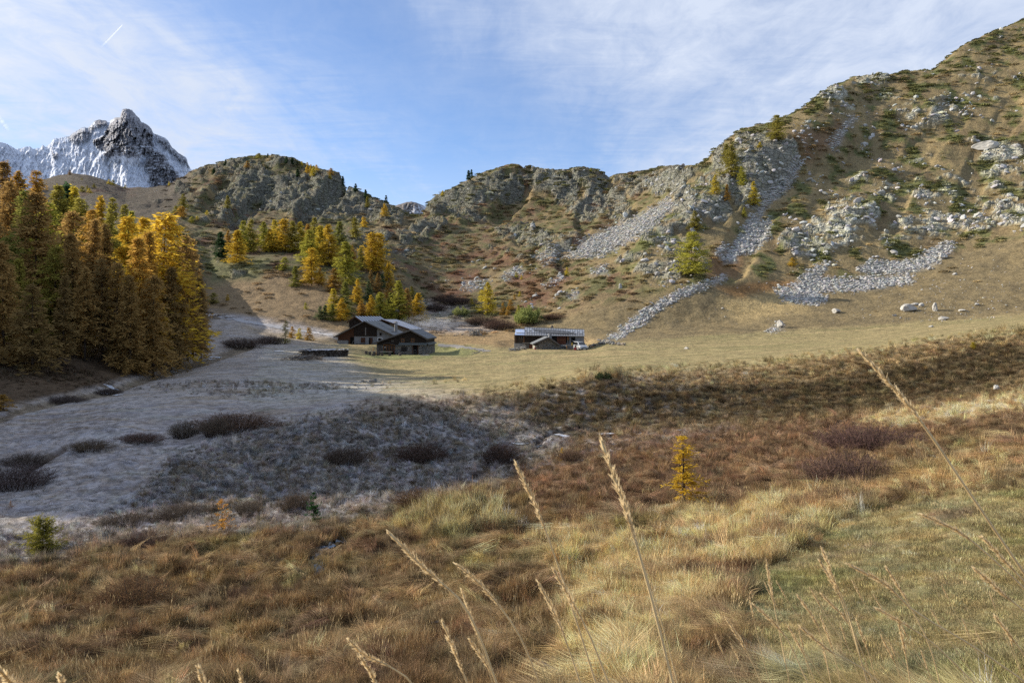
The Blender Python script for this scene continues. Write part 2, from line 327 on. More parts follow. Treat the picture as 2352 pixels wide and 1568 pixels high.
# crags: stepped, cracked blocks
rsc = np.interp(GY, [150, 300, 700, 1000], [1.2, 2.4, 6.0, 8.0])
cr1 = ridged(GX/26+n2*0.25, GY/34+GX/60, 21, 5); fA, cA = cells(GX/15+0.4*n2, GY/20+0.3*n2, 33); fB, cB = cells(GX/5.5, GY/7+GX/9, 44)
ribs = ridged((GX+0.55*GY)/30+0.5*n1, (GY-0.35*GX)/85, 27, 4); ribs2 = ridged((GX+0.5*GY)/8+0.5*n2, (GY-0.4*GX)/30, 28, 4)
lft = sstep(1250, 950, GU)
big = ridged((GX+0.4*GY)/62+0.4*n1, (GY-0.3*GX)/80, 29, 3)
GZ = GZ+sstep(0.1, 0.6, rock)*rsc*1.9*(big-0.5)
GZ = GZ+rockm*rsc*(1.0*(cr1-0.5)+(1.3*(ribs-0.5)+0.7*(ribs2-0.5))*(0.5+0.8*lft)+(0.75*(cA-0.35)+0.3*(cB-0.4)-0.4*np.clip(fA-0.45, 0, 1))*(1-0.65*lft))
for gl_line, gw, gd in (([(1850,372),(1800,425),(1760,465),(1725,520),(1700,575),(1680,610)], 24, 1.8), ([(1545,452),(1480,500),(1400,545),(1310,592)], 26, 3.0), ([(1650,500),(1690,455),(1700,400)], 12, 2.0), ([(2000,330),(1930,420),(1880,500),(1850,580)], 22, 1.0), ([(2200,250),(2120,340),(2060,440),(2030,520)], 22, 1.2), ([(2330,250),(2260,350),(2230,430)], 20, 1.2), ([(1210,400),(1190,450),(1150,490)], 16, 4.0), ([(1390,420),(1370,470),(1340,510)], 14, 3.0), ([(620,440),(570,480),(540,505)], 14, 6.0), ([(785,430),(740,475),(700,500)], 14, 6.0), ([(520,430),(480,470)], 14, 5.0)):
    GZ = GZ-gd*(1-sstep(0.1, 1.0, np.where((GY > 180) & (GY < 900), 1-lmask(GU+6*n2, GV, gl_line, gw*1.6), 1.0)))
skv = np.interp(GU, UT, SKV); skd = np.interp(GU, UT, SKY_); cap = (HV-skv+3.0+4*n2)/F*GY
GZ = np.where((GU > 380) & (GU < 2450) & (GY > 200) & (GY < skd*1.3) & (GZ > cap), cap+0.12*(GZ-cap), GZ)
# bare rock stays on the steep faces, ledges carry turf
_p = np.stack([GX, GY, GZ], -1); _n = np.cross(np.gradient(_p, axis=0), np.gradient(_p, axis=1)); STEEP = np.hypot(_n[..., 0], _n[..., 1])/np.maximum(np.abs(_n[..., 2]), 1e-6)
for _ in range(1): STEEP[1:-1, 1:-1] = 0.5*STEEP[1:-1, 1:-1]+0.125*(STEEP[:-2, 1:-1]+STEEP[2:, 1:-1]+STEEP[1:-1, :-2]+STEEP[1:-1, 2:])
rockm = rockm*sstep(0.42, 0.80, STEEP+0.25*n3)
# mound of tall grass in the bog, stream channels
def bump(u, v, ru, rv, h):
    global GZ
    GZ = GZ+h*np.exp(-((GU-u)/ru)**2-((GV-v)/rv)**2)*(GY > 3)*(GY < 120)
bump(1040, 1180, 85, 26, 0.75); bump(1770, 1240, 40, 40, 0.25); bump(1370, 858, 60, 10, 0.5); bump(2010, 1075, 120, 20, 0.2)
STREAM = [(-60, 985), (60, 940), (160, 915), (250, 900), (330, 872), (400, 850), (440, 838), (490, 824), (540, 806), (575, 795)]
BROOK = [(735, 1315), (715, 1285), (745, 1262), (800, 1245)]
ch = lmask(GU, GV, STREAM, 9)*(GY > 50)*(GY < 170); GZ = GZ-0.22*ch
brookm = lmask(GU, GV, [(690,1340)]+BROOK, 9)*(GY > 8)*(GY < 40); GZ = GZ-0.22*brookm
chan = np.maximum.reduce([lmask(GU, GV, l, w)*(GY > 20)*(GY < 70) for l, w in (([(960,1160),(1010,1120),(1070,1100),(1120,1078),(1080,1095)],7),([(60,1080),(110,1050),(150,1030)],8),([(1230,1020),(1260,1000),(1330,985)],8))]); GZ = GZ-0.3*chan
# level pads under the buildings
for (u0, u1, y0, y1, vb) in ((858, 1003, 141, 162, 816.0), (770, 912, 163, 182, 792), (1176, 1350, 148, 170, 804), (1225, 1290, 144, 152, 803)):
    x0, x1 = (u0-CU)/F*y0, (u1-CU)/F*y0; zb = (HV-vb)/F*(y0+3)
    w = sstep(-4, 0, GX-x0)*sstep(-4, 0, x1-GX)*sstep(-5, 0, GY-y0)*sstep(-7, 0, y1-GY); GZ = GZ*(1-w)+zb*w
# keep the skyline where it stands: rescale detail beyond it is harmless
def gidx(x, y):
    fj = np.interp(y+Y0, R_, np.arange(len(R_))); a = x/(np.maximum(y+Y0, 8.0)); return np.interp(a, A_, np.arange(len(A_))), fj
def ground(x, y):
    x = np.asarray(x, float); y = np.asarray(y, float); fi, fj = gidx(x, y); return bil(GZ, fi, fj)
# first-hit distance of the view's columns and levels (used as a survey to set things on the ground)
UU = np.arange(-600, 3100, 4.0); VV = np.arange(30, 1700, 2.0); YS = np.geomspace(2.5, 1150, 1400)
xs = (UU[:, None]-CU)/F*YS[None]; zs = ground(xs, np.broadcast_to(YS[None], xs.shape)); vs = HV-F*zs/YS[None]
cm = np.minimum.accumulate(vs, axis=1); DEP = np.full((len(UU), len(VV)), 1e9)
for i in range(len(UU)):
    k = np.searchsorted(-cm[i], -VV); ok = k < len(YS); DEP[i, ok] = YS[k[ok]]
def depth(u, v):
    i = np.clip(np.round((np.asarray(u, float)-UU[0])/4).astype(int), 0, len(UU)-1); j = np.clip(np.round((np.asarray(v, float)-VV[0])/2).astype(int), 0, len(VV)-1)
    return DEP[i, j]
def at(u, v):
    """point of the ground seen at column u, level v (nudged down until it hits)"""
    v = float(v)
    for _ in range(40):
        y = float(depth(u, v))
        if y < 1e8: break
        v += 2
    x = (u-CU)/F*y; return Vector((x, y, float(ground(x, y))))
def on(u, y):
    x = (u-CU)/F*y; return Vector((x, y, float(ground(x, y))))
def px(u, v, y): return Vector(((u-CU)/F*y, y, (HV-v)/F*y))

# ------------------------------------------------------------------ ground cover (colour of the cover itself)
GV = HV-F*GZ/yy
wu = GU+(22+40*(GY < 60))*fbm(GX/yy*22, np.log(yy)*9, 61, 5, .6); wv = GV+(10+20*(GY < 60))*fbm(GX/yy*26+4, np.log(yy)*12, 62, 5, .6)
def lay(m, c):
    global CC
    m = m[..., None]; CC = CC*(1-m)+np.array(c)*m
CC = np.zeros(GX.shape+(3,)); CC[:] = (0.205, 0.150, 0.078)
hill = sstep(185, 230, GY)
pat = fbm(GX/14, GY/22, 71, 4); pat2 = fbm(GX/5, GY/8, 72, 4); pat3 = fbm(GX/40, GY/60, 73, 3)
lay(hill, (0.150, 0.112, 0.060)); lay(hill*sstep(1150, 900, GU)*0.75, (0.098, 0.080, 0.046)); lay(hill*sstep(0.05, 0.35, pat)*0.8, (0.115, 0.064, 0.04))           # russet bilberry
lay(hill*sstep(-0.05, 0.12, pat2+0.5*pat3)*0.8, (0.082, 0.084, 0.034))   # juniper
lay(hill*sstep(0.15, 0.4, -pat)*0.75, (0.21, 0.155, 0.075))            # bleached grass
rh = hill*pmask(wu, wv, [(1500,700),(1400,560),(1600,380),(1900,150),(2400,0),(2400,640),(1900,640)], 40)
lay(rh*sstep(-0.10, 0.06, pat2+0.3*pat)*0.85, (0.092, 0.092, 0.034)); lay(rh*sstep(0.18, 0.30, pat2+0.3*pat)*0.8, (0.062, 0.072, 0.026))
dg = fbm((GX-0.55*GY)/16, (GX+1.2*GY)/75, 75, 4); jp = fbm((GX-0.4*GY)/9, (GX+1.2*GY)/22, 76, 4)
lay(rh*0.9, (0.172, 0.132, 0.068)); lay(rh*sstep(0.1, 0.35, dg)*0.7, (0.235, 0.175, 0.085)); lay(rh*sstep(0.05, 0.3, -dg)*0.5, (0.125, 0.088, 0.05)); JUN = rh*sstep(0.03, 0.2, jp+0.25*dg*-1)
lay(JUN*0.9, (0.088, 0.094, 0.034))
lay(hill*pmask(wu, wv, [(1000,690),(960,600),(1100,560),(1250,600),(1340,640),(1250,700)], 30)*sstep(-0.2, 0.2, pat)*0.7, (0.12, 0.062, 0.038))
lay(hill*pmask(wu, wv, [(1700,330),(1950,280),(1920,330),(1830,400)], 15)*0.6, (0.15, 0.085, 0.05))
lay(pmask(wu, wv, [(1640,560),(1720,560),(1690,640),(1620,640)], 12)*hill*0.7, (0.17, 0.095, 0.045))
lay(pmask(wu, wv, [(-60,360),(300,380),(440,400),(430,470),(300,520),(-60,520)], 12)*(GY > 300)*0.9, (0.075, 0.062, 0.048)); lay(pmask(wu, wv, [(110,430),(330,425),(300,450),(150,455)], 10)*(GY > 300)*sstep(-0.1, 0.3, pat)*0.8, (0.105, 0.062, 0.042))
# slope behind the chalets, slope to the right
lay(pmask(wu, wv, [(470,640),(600,620),(780,640),(800,770),(640,760),(470,712)], 14)*(GY > 120), (0.175, 0.125, 0.07))
lay(pmask(wu, wv, [(470,590),(620,590),(600,640),(480,650)], 14)*(GY > 120)*0.7, (0.10, 0.105, 0.045))
rs_ = pmask(wu, wv, [(1180,765),(1400,700),(1650,650),(2000,640),(2352,540),(2500,520),(2500,720),(2352,725),(1800,772),(1400,792),(1350,768)], 10)*(GY > 140)
lay(rs_, (0.155, 0.120, 0.064)); lay(rs_*sstep(0.0, 0.4, pat2)*0.5, (0.20, 0.15, 0.075)); lay(rs_*sstep(0.0, 0.4, -pat2)*0.5, (0.11, 0.088, 0.052))
lay(rs_*pmask(wu, wv, [(1650,690),(1820,660),(1850,710),(1700,740)], 18)*0.8, (0.33, 0.245, 0.115))
lay(rs_*pmask(wu, wv, [(1640,660),(1850,620),(1840,655),(1700,680)], 12)*0.9, (0.21, 0.115, 0.045))
lay(pmask(wu, wv, [(950,740),(1150,735),(1190,765),(1180,800),(1000,790)], 10)*(GY > 140), (0.225, 0.155, 0.078))
# meadow
md = pmask(wu, wv, [(600,800),(780,790),(1000,790),(1180,797),(1400,788),(2352,722),(2500,700),(2500,760),(2200,778),(1800,836),(1390,866),(1100,918),(860,938),(640,985),(560,930)], 6)*(GY > 55)*(GY < 200)
lay(md, (0.225, 0.180, 0.090))
strk = fbm(GX/30, GY/3.0, 81, 4); strk2 = fbm(GX/9, GY/1.6, 82, 4); lay(md*sstep(0.0, 0.3, fbm(GX/6, GY/3, 86, 4))*0.5, (0.17, 0.145, 0.07))
lay(md*sstep(0.02, 0.3, strk)*0.65, (0.158, 0.145, 0.064)); lay(md*sstep(0.1, 0.4, -strk)*0.6, (0.28, 0.215, 0.108)); lay(md*sstep(0.15, 0.4, strk2)*0.4, (0.19, 0.15, 0.075))
lay(pmask(wu, wv, [(985,790),(1075,795),(1110,806),(1060,815),(985,818)], 5)*(GY > 120)*0.7, (0.145, 0.155, 0.06))
lay(pmask(wu, wv, [(820,812),(1000,814),(1000,826),(860,826)], 4)*(GY > 110)*0.6, (0.14, 0.16, 0.06))
# foreground
fg = (GY < 75)
lay(sstep(78, 70, GY), (0.17, 0.118, 0.062))
fgn = fbm(GX/2.5, GY/2.5, 83, 4); fgn2 = fbm(GX/0.9, GY/0.9, 84, 3)
lay(fg*sstep(0.0, 0.35, fgn)*0.7, (0.21, 0.15, 0.075)); lay(fg*sstep(0.05, 0.4, -fgn)*0.8, (0.085, 0.052, 0.032)); lay(fg*sstep(0.15, 0.4, fbm(GX/4+3, GY/4, 85, 3))*0.6, (0.15, 0.135, 0.055))
lay(fg*pmask(wu, wv, [(1150,1100),(1400,1000),(1700,985),(2352,900),(2400,965),(2100,1010),(1950,1080),(1700,1160),(1450,1200),(1250,1180)], 14)*0.85, (0.150, 0.094, 0.055))
lay(fg*bank, (0.135, 0.105, 0.06))
lay(fg*bank*sstep(1080, 1300, GU)*0.85, (0.082, 0.060, 0.032)); lay(fg*bank*sstep(0.1, 0.35, fgn)*sstep(1080, 1300, GU)*0.6, (0.10, 0.085, 0.04))
lay(fg*pmask(wu, wv, [(1180,1240),(1450,1195),(1700,1150),(1930,1125),(2040,1165),(1850,1250),(1720,1340),(1580,1440),(1520,1600),(1260,1600),(1300,1340)], 26)*sstep(-0.35, 0.15, fgn)*0.9, (0.34, 0.245, 0.115))
lay(fg*pmask(wu, wv, [(900,1215),(960,1165),(1050,1145),(1150,1165),(1180,1215),(1050,1235)], 14)*0.9, (0.33, 0.27, 0.13))
gt = fg*pmask(wu, wv, [(1760,1310),(1960,1185),(2150,1140),(2400,1105),(2400,1700),(1850,1700),(1700,1420)], 18)
lay(gt, (0.190, 0.162, 0.082)); lay(gt*sstep(0.0, 0.3, fgn2)*0.55, (0.23, 0.185, 0.095)); lay(gt*sstep(0.05, 0.35, -fgn)*0.6, (0.105, 0.118, 0.045)); lay(gt*sstep(0.25, 0.45, fgn)*0.6, (0.13, 0.085, 0.06))
lay(fg*pmask(wu, wv, [(1830,1120),(2080,1085),(2400,985),(2400,1095),(2150,1140),(1990,1160)], 14)*sstep(-0.3, 0.2, fgn)*0.85, (0.29, 0.20, 0.095))
lay(fg*pmask(wu, wv, [(1950,962),(2050,945),(2400,900),(2400,945),(2080,985)], 8)*0.9, (0.40, 0.30, 0.155))
lay(fg*pmask(wu, wv, [(1330,865),(1360,845),(1400,845),(1440,868)], 8), (0.34, 0.24, 0.085))
hole = sstep(0.22, 0.40, -fbm(GX/0.75, GY/0.75, 207, 2))*(1-np.clip(gt, 0, 1))*(GY < 60); lay(hole*0.8, (0.045, 0.032, 0.022))
lay(brookm, (0.03, 0.025, 0.02)); lay(chan*0.8, (0.05, 0.035, 0.025)); lay(ch*0.45, (0.08, 0.07, 0.06))
# hoar frost
fr = pmask(wu, wv, [(-500,1330),(0,1300),(250,1245),(500,1215),(700,1205),(900,1170),(1100,1110),(1250,1045),(1330,990),(1220,985),(1170,935),(1080,905),(930,880),(860,868),(800,835),(770,800),(640,775),(560,745),(480,715),(-500,800)], 30)*(GY > 18)*(GY < 200)
FROST = fr*np.clip(0.78+0.55*fgn2*sstep(90, 40, GY)+0.25*n2, 0.1, 1.0)
FROST = FROST*(1-0.55*bank*sstep(-0.15, 0.25, fgn+fgn2*0.5))*(1-0.8*np.maximum(ch, chan))
FROST = np.maximum(FROST, pmask(wu, wv, [(470,712),(700,745),(780,765),(775,780),(640,765),(480,740)], 8)*(GY > 120)*0.8)
FROST = np.maximum(FROST, pmask(wu, wv, [(960,735),(1140,742),(1150,760),(960,768)], 8)*(GY > 140)*(GY < 230)*0.65)
FROST = np.maximum(FROST, pmask(wu, wv, [(960,690),(1080,700),(1060,740),(960,730)], 10)*(GY > 180)*(GY < 300)*0.4)
FROST = np.maximum(FROST, bank*sstep(0.05, 0.3, fgn2+0.3*fgn)*0.55*sstep(1900, 1250, GU))
FROST = np.maximum(FROST, pmask(wu, wv, [(1150,1010),(1700,975),(1640,1000),(1250,1070),(1130,1070)], 10)*(GY < 75)*sstep(-0.1, 0.3, fgn2)*0.5)
WARM = pmask(wu, wv, [(800,935),(900,880),(1080,880),(1250,880),(1150,930),(900,960)], 14)*(GY > 50)*(GY < 130)
FROST = FROST*(1-0.45*WARM)
thin = 1-0.5*sstep(-0.1, 0.35, strk2)*(GY > 60)
lay(np.clip(FROST*thin, 0, 1)*0.68, (0.345, 0.342, 0.362))
# forest floor: needles and twigs
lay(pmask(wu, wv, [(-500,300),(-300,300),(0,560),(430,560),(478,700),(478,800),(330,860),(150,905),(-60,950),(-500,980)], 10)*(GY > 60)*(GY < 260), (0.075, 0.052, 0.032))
# rock
rc = 0.5+0.5*fbm(GX/6, GY/6, 95, 4); rcol = np.stack([0.235+0.13*rc, 0.238+0.125*rc, 0.205+0.10*rc], -1)
lr = sstep(950, 1250, GU)[..., None]; rcol = rcol*(0.60+0.70*sstep(1780, 1930, GU)[..., None]*1.05+0.18*sstep(1000, 1500, GU)[..., None])*np.array((1.02, 1.0, 0.96))  # grey-green rock tone; shade of left hill and crag is painted into it
lich = sstep(0.1, 0.4, fbm(GX/3, GY/3, 96, 3))[..., None]*0.45; rcol = rcol*(1-lich)+np.array((0.20, 0.215, 0.12))*lich
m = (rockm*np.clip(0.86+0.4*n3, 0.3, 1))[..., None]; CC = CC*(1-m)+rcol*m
# scree, thin stones among grass
SCREE = [([(1305,592),(1330,560),(1400,525),(1480,490),(1535,455),(1550,470),(1500,520),(1440,560),(1370,590)], 1.0),
 ([(1845,375),(1815,430),(1775,460),(1740,510),(1720,560),(1680,600),(1665,600),(1690,560),(1720,505),(1760,450),(1800,410),(1830,370)], 1.0),
 ([(1720,520),(1770,500),(1770,545),(1720,585),(1690,585)], 1.0),
 ([(1392,778),(1430,755),(1480,715),(1520,690),(1560,670),(1620,650),(1665,632),(1665,643),(1600,672),(1550,690),(1500,722),(1450,760),(1410,780)], 1.0),
 ([(1780,668),(1830,655),(1860,620),(1900,605),(1895,620),(1870,640),(1960,640),(2090,635),(2100,648),(1990,665),(1880,670),(1900,690),(1870,700),(1800,690)], 1.0),
 ([(1970,620),(2000,600),(2080,605),(2130,580),(2180,557),(2195,565),(2150,605),(2090,628),(1990,628)], 1.0),
 ([(1150,640),(1185,612),(1200,620),(1165,645)], .9), ([(1225,590),(1260,570),(1310,580),(1290,600),(1250,610)], .5), ([(1300,680),(1330,665),(1320,690)], .8), ([(1640,575),(1670,560),(1690,600),(1660,600)], .8),
 ([(1250,655),(1300,630),(1290,640),(1255,662)], .8), ([(1355,620),(1390,610),(1400,628),(1360,632)], .8), ([(1770,755),(1795,740),(1800,755),(1760,765)], .7), ([(1060,650),(1130,640),(1120,660),(1070,670)], .6), ([(2150,245),(2180,215),(2190,225),(2160,260)], .3), ([(1900,330),(1960,265),(1968,272),(1910,345)], .8)]
for poly, s in SCREE:
    lay(pmask(wu+8*n2, wv+6*n2, poly, 9)*(GY > 140)*0.6*s*(0.6+0.6*sstep(-0.2, 0.2, n3)), (0.25, 0.245, 0.225))
CC = np.clip(CC*(1+0.10*n3+0.12*n4*(GY < 80))[..., None], 0.012, 0.62)
FRO = np.clip(FROST, 0, 1)
ROCKA = rockm
def cover(x, y):
    fi, fj = gidx(x, y); return np.stack([bil(CC[..., k], fi, fj) for k in range(3)], -1)

# material of the ground
def new_mat(name, rough=0.9, spec=0.2):
    m = bpy.data.materials.new(name); m.use_nodes = True; t = m.node_tree; b = t.nodes['Principled BSDF']
    b.inputs['Roughness'].default_value = rough
    b.inputs['Specular IOR Level'].default_value = spec
    return m, t, b
def attr(t, name, typ='GEOMETRY'):
    n = t.nodes.new('ShaderNodeAttribute'); n.attribute_name = name; n.attribute_type = typ; return n
def bumpn(t, b, h, dist, strength=1.0):
    n = t.nodes.new('ShaderNodeBump'); n.inputs['Distance'].default_value = dist; n.inputs['Strength'].default_value = strength
    t.links.new(h, n.inputs['Height']); t.links.new(n.outputs[0], b.inputs['Normal']); return n
gm, t, b = new_mat('ground_cover', 0.95, 0.1)
ac = attr(t, 'Col'); ar = attr(t, 'rock'); ad = attr(t, 'dist'); geo = t.nodes.new('ShaderNodeNewGeometry'); pos = geo.outputs['Position']
nf = noise(t, pos, 1.6, 6, 0.65); nm_ = noise(t, pos, 0.35, 5, 0.6); nx = noise(t, mapping(t, pos, (9, 22, 9)), 1.0, 4, 0.7)
vor = NN(t, 'ShaderNodeTexVoronoi', feature='DISTANCE_TO_EDGE'); vor.inputs['Scale'].default_value = 0.30
t.links.new(mapping(t, pos, (1, 0.7, 1.5), (0.3, 0.5, 0.2)), vor.inputs['Vector'])
crack = ramp(t, vor.outputs['Distance'], [(0.0, 0.0), (0.10, 1.0)])
val = mathn(t, 'ADD', mathn(t, 'MULTIPLY', nf, 0.9), mathn(t, 'MULTIPLY', nm_, 0.5)); val = mathn(t, 'ADD', val, mathn(t, 'MULTIPLY', nx, 0.55))
sc_ = ramp(t, val, [(0.55, 0.58), (0.95, 1.0), (1.35, 1.5)])
c1 = mixc(t, 1.0, ac.outputs['Color'], sc_, 'MULTIPLY')
rk = mathn(t, 'ADD', 0.62, mathn(t, 'MULTIPLY', crack, 0.38)); rk2 = mixc(t, ar.outputs['Fac'], (1, 1, 1), rk)
c2 = mixc(t, 1.0, c1, rk2, 'MULTIPLY'); t.links.new(c2, b.inputs['Base Color'])
hgt = mathn(t, 'ADD', mathn(t, 'MULTIPLY', nf, 0.55), mathn(t, 'MULTIPLY', nm_, 0.8)); hgt = mathn(t, 'ADD', hgt, mathn(t, 'MULTIPLY', nx, 0.12))
rh_ = mathn(t, 'MULTIPLY', ar.outputs['Fac'], mathn(t, 'ADD', mathn(t, 'MULTIPLY', crack, 1.2), mathn(t, 'MULTIPLY', noise(t, mapping(t, pos, (1, 1, 2.2)), 0.9, 6, 0.7), 2.0)))
hgt = mathn(t, 'ADD', hgt, rh_)
bn = bumpn(t, b, hgt, 0.5, 0.9); t.links.new(ad.outputs['Fac'], bn.inputs['Distance'])

nA, nR = GX.shape
def grid_obj(name, j0, j1, label=None):
    X = GX[:, j0:j1+1]; n, m_ = X.shape
    V = np.stack([X, GY[:, j0:j1+1], GZ[:, j0:j1+1]], -1).reshape(-1, 3)
    i, j = np.meshgrid(np.arange(n-1), np.arange(m_-1), indexing='ij'); q = (i*m_+j).ravel()
    Fq = np.stack([q, q+m_, q+m_+1, q+1], -1)
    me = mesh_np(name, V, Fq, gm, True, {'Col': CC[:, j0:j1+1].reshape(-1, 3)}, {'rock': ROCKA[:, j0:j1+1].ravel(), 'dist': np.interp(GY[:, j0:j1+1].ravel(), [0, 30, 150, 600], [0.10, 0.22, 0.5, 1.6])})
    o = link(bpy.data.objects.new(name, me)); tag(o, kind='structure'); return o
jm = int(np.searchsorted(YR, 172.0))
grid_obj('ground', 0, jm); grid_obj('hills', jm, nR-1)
# ------------------------------------------------------------------ snow mountain far behind, and the distant ridge
def far_mass(name, sky_pts, v_bot, y_top, slope, nu, nv, u0, u1, paint, relief, mat, jag=2.0):
    us = np.linspace(u0, u1, nu); sv = np.interp(us, [p[0] for p in sky_pts], [p[1] for p in sky_pts])
    sv = sv+jag*(fbm(us/4, us*0+3.3, 5, 3)*1.4)
    t = np.linspace(0, 1, nv); t = t**1.15
    U = np.repeat(us[:, None], nv, 1); Vv = sv[:, None]+(v_bot-sv[:, None])*t[None]
    Yd = y_top-slope*(Vv-sv[:, None]); rel, colr = paint(U, Vv, sv[:, None]); Yd = Yd+relief*rel
    back = np.stack([U[:, :1], Vv[:, :1]+60, Yd[:, :1]+700], -1)
    u_ = np.concatenate([U[:, :1], U], 1); v_ = np.concatenate([Vv[:, :1]+70, Vv], 1); y_ = np.concatenate([Yd[:, :1]+900, Yd], 1)
    c_ = np.concatenate([colr[:, :1], colr], 1); n, m = u_.shape
    V = np.stack([(u_-CU)/F*y_, y_, (HV-v_)/F*y_], -1).reshape(-1, 3)
    i, j = np.meshgrid(np.arange(n-1), np.arange(m-1), indexing='ij'); q = (i*m+j).ravel()
    me = mesh_np(name, V, np.stack([q, q+1, q+m+1, q+m], -1), mat, True, {'Col': c_.reshape(-1, 3)})
    return tag(link(bpy.data.objects.new(name, me)), kind='structure')
mm, t, b = new_mat('mountain_rock_and_snow', 0.85, 0.15)
ac = attr(t, 'Col'); geo = t.nodes.new('ShaderNodeNewGeometry')
nn = noise(t, mapping(t, geo.outputs['Position'], (1, 0.4, 1.6)), 0.02, 6, 0.7)
t.links.new(mixc(t, 1.0, ac.outputs['Color'], ramp(t, nn, [(0.3, 0.78), (0.7, 1.18)]), 'MULTIPLY'), b.inputs['Base Color'])
bumpn(t, b, noise(t, mapping(t, geo.outputs['Position'], (1, 1, 2.5)), 0.03, 7, 0.7), 10, 0.7)
MSKY = [(-60,318),(0,327),(15,330),(37,343),(48,341),(61,336.5),(70,337),(76,342),(94,339),(98,333),(104,338),(112,333),(125,318),(138,317),(150,315),(159,313),(170,304),(182,297),(190,292.6),(202,294),(212,284),(219,277),(232,275.5),(244,277),(248,282),(256,276),(264,270.6),(276,269.4),(279,258),(281,252),(286,250.3),(291,250),(297,251),(303,253.5),(310,262),(320,272),(324,280),(333,284),(342,289),(347,294),(352,306),(366,311),(378,316),(386,323),(392,334),(396,340),(403,344),(410,352),(427,362),(430,368),(431,374),(437,386),(444,396),(470,430),(520,470)]
def paint_m(U, V, S):
    wu_ = U+10*fbm(U/11, V/11, 7, 5, .65); wv_ = V+9*fbm(U/10, V/10, 8, 5, .65)
    cliff = np.maximum.reduce([pmask(wu_, wv_, [(247,292),(281,246),(291,240),(322,262),(354,300),(350,352),(335,358),(313,362),(290,360),(278,357),(249,352),(222,340),(212,322),(240,310)], 3),
        pmask(wu_, wv_, [(215,270),(247,272),(246,285),(220,292)], 3), pmask(wu_, wv_, [(333,372),(355,346),(380,356),(384,372),(414,408),(405,440),(352,440),(340,400)], 4),
        pmask(wu_, wv_, [(350,296),(392,330),(412,350),(432,366),(446,398),(430,380),(405,362),(385,342),(362,325)], 3)*0.85, pmask(wu_, wv_, [(156,312),(200,290),(220,290),(205,318),(175,332),(160,326)], 5)*0.75,
        pmask(wu_, wv_, [(258,346),(264,346),(262,358),(248,362),(236,352)], 2), pmask(wu_, wv_, [(120,352),(134,352),(136,362),(122,360)], 2)*0.8])
    strata = np.clip(0.5+0.9*fbm(U/60, (V+0.16*U+5*fbm(U/25, V/25, 9, 3))/2.4, 10, 3), 0, 1)
    rg = ridged(U/16+V/60, V/34, 31, 5); rg2 = ridged(U/5, V/13, 32, 4); fl = ridged((U-0.45*V)/7, V/60, 33, 4); n = fbm(U/5, V/5, 34, 4)
    speck = sstep(-0.12, 0.35, n*0.8+0.55*fbm(U/1.6, V/1.6, 35, 3)+0.12*fbm((U-0.4*V)/4, V/25, 36, 3))*0.55
    low = sstep(360, 400, V); ledge = sstep(0.12, 0.34, fbm((U+0.3*V)/16, (V+0.18*U)/2.6, 38, 4))*(0.35+0.65*sstep(300, 350, V)); spur = sstep(0.74, 0.92, ridged((U-0.25*V)/17, V/55, 39, 4))*0.8; fa_, fc_ = cells((U+0.3*V)/8+0.6*fbm(U/6, V/6, 41, 2), V/15, 61)
    snow = 1-np.maximum(cliff*(1-0.75*sstep(0.72, 0.95, strata)*sstep(300, 330, V)-0.5*sstep(0.25, 0.5, fbm(U/3, V/6, 37, 3))), speck*(0.75-0.35*sstep(330, 370, V)+0.25*low)); snow = np.maximum(np.minimum(snow, 1-spur*sstep(430, 380, V)), cliff*ledge*0.85)
    snow = snow*(1-0.30*sstep(0.62, 0.85, fl)*(1-cliff)*sstep(330, 350, V)); snow = np.clip(snow, 0, 1)
    scr = pmask(wu_, wv_, [(-80,350),(0,392),(30,420),(62,440),(80,520),(-80,520)], 3); snow = snow*(1-scr*0.88)
    rockc = np.stack([0.165+0.07*rg, 0.158+0.06*rg, 0.160+0.055*rg], -1)*(0.72+0.45*strata[..., None])
    rockc = rockc*np.array((1.0, 1.04, 1.12))*(0.9+0.3*sstep(315, 275, V))[..., None]
    c = rockc*(1-snow[..., None])+np.array((0.70, 0.74, 0.82))*snow[..., None]
    edge = sstep(0, 14, V-S)
    rel = edge*(-(rg-0.5)*0.5-cliff*(0.5+0.5*(rg2-0.5)+0.75*(fc_-0.5))-(fl-0.5)*0.10*(1-cliff)-n*0.10)
    rel = rel+1.6*pmask(U, V, [(281,250),(292,250),(330,320),(320,372),(240,352),(262,290)], 14)*(-1)
    return rel, c
far_mass('snow_mountain', MSKY, 520, 4000, 2.2, 520, 300, -60, 500, paint_m, 75, mm, 1.6)
def paint_r(U, V, S):
    rg = ridged(U/9+V/30, V/26, 51, 4); n = fbm(U/4, V/4, 52, 3); sn = sstep(0.0, 0.3, n+(U-945)/90)*sstep(468, 476, V)*0.7
    c = np.stack([0.15+0.05*rg, 0.135+0.04*rg, 0.12+0.035*rg], -1); c = c*(1-sn[..., None])+np.array((0.66, 0.69, 0.75))*sn[..., None]
    return sstep(0, 8, V-S)*(-(rg-0.5)), c
far_mass('distant_hill', [(850,492),(900,476),(915,470),(935,464),(945,463),(955,465),(972,472),(985,478),(1010,472),(1060,500)], 520, 3000, 3.0, 120, 60, 850, 1060, paint_r, 40, mm, 0.5)
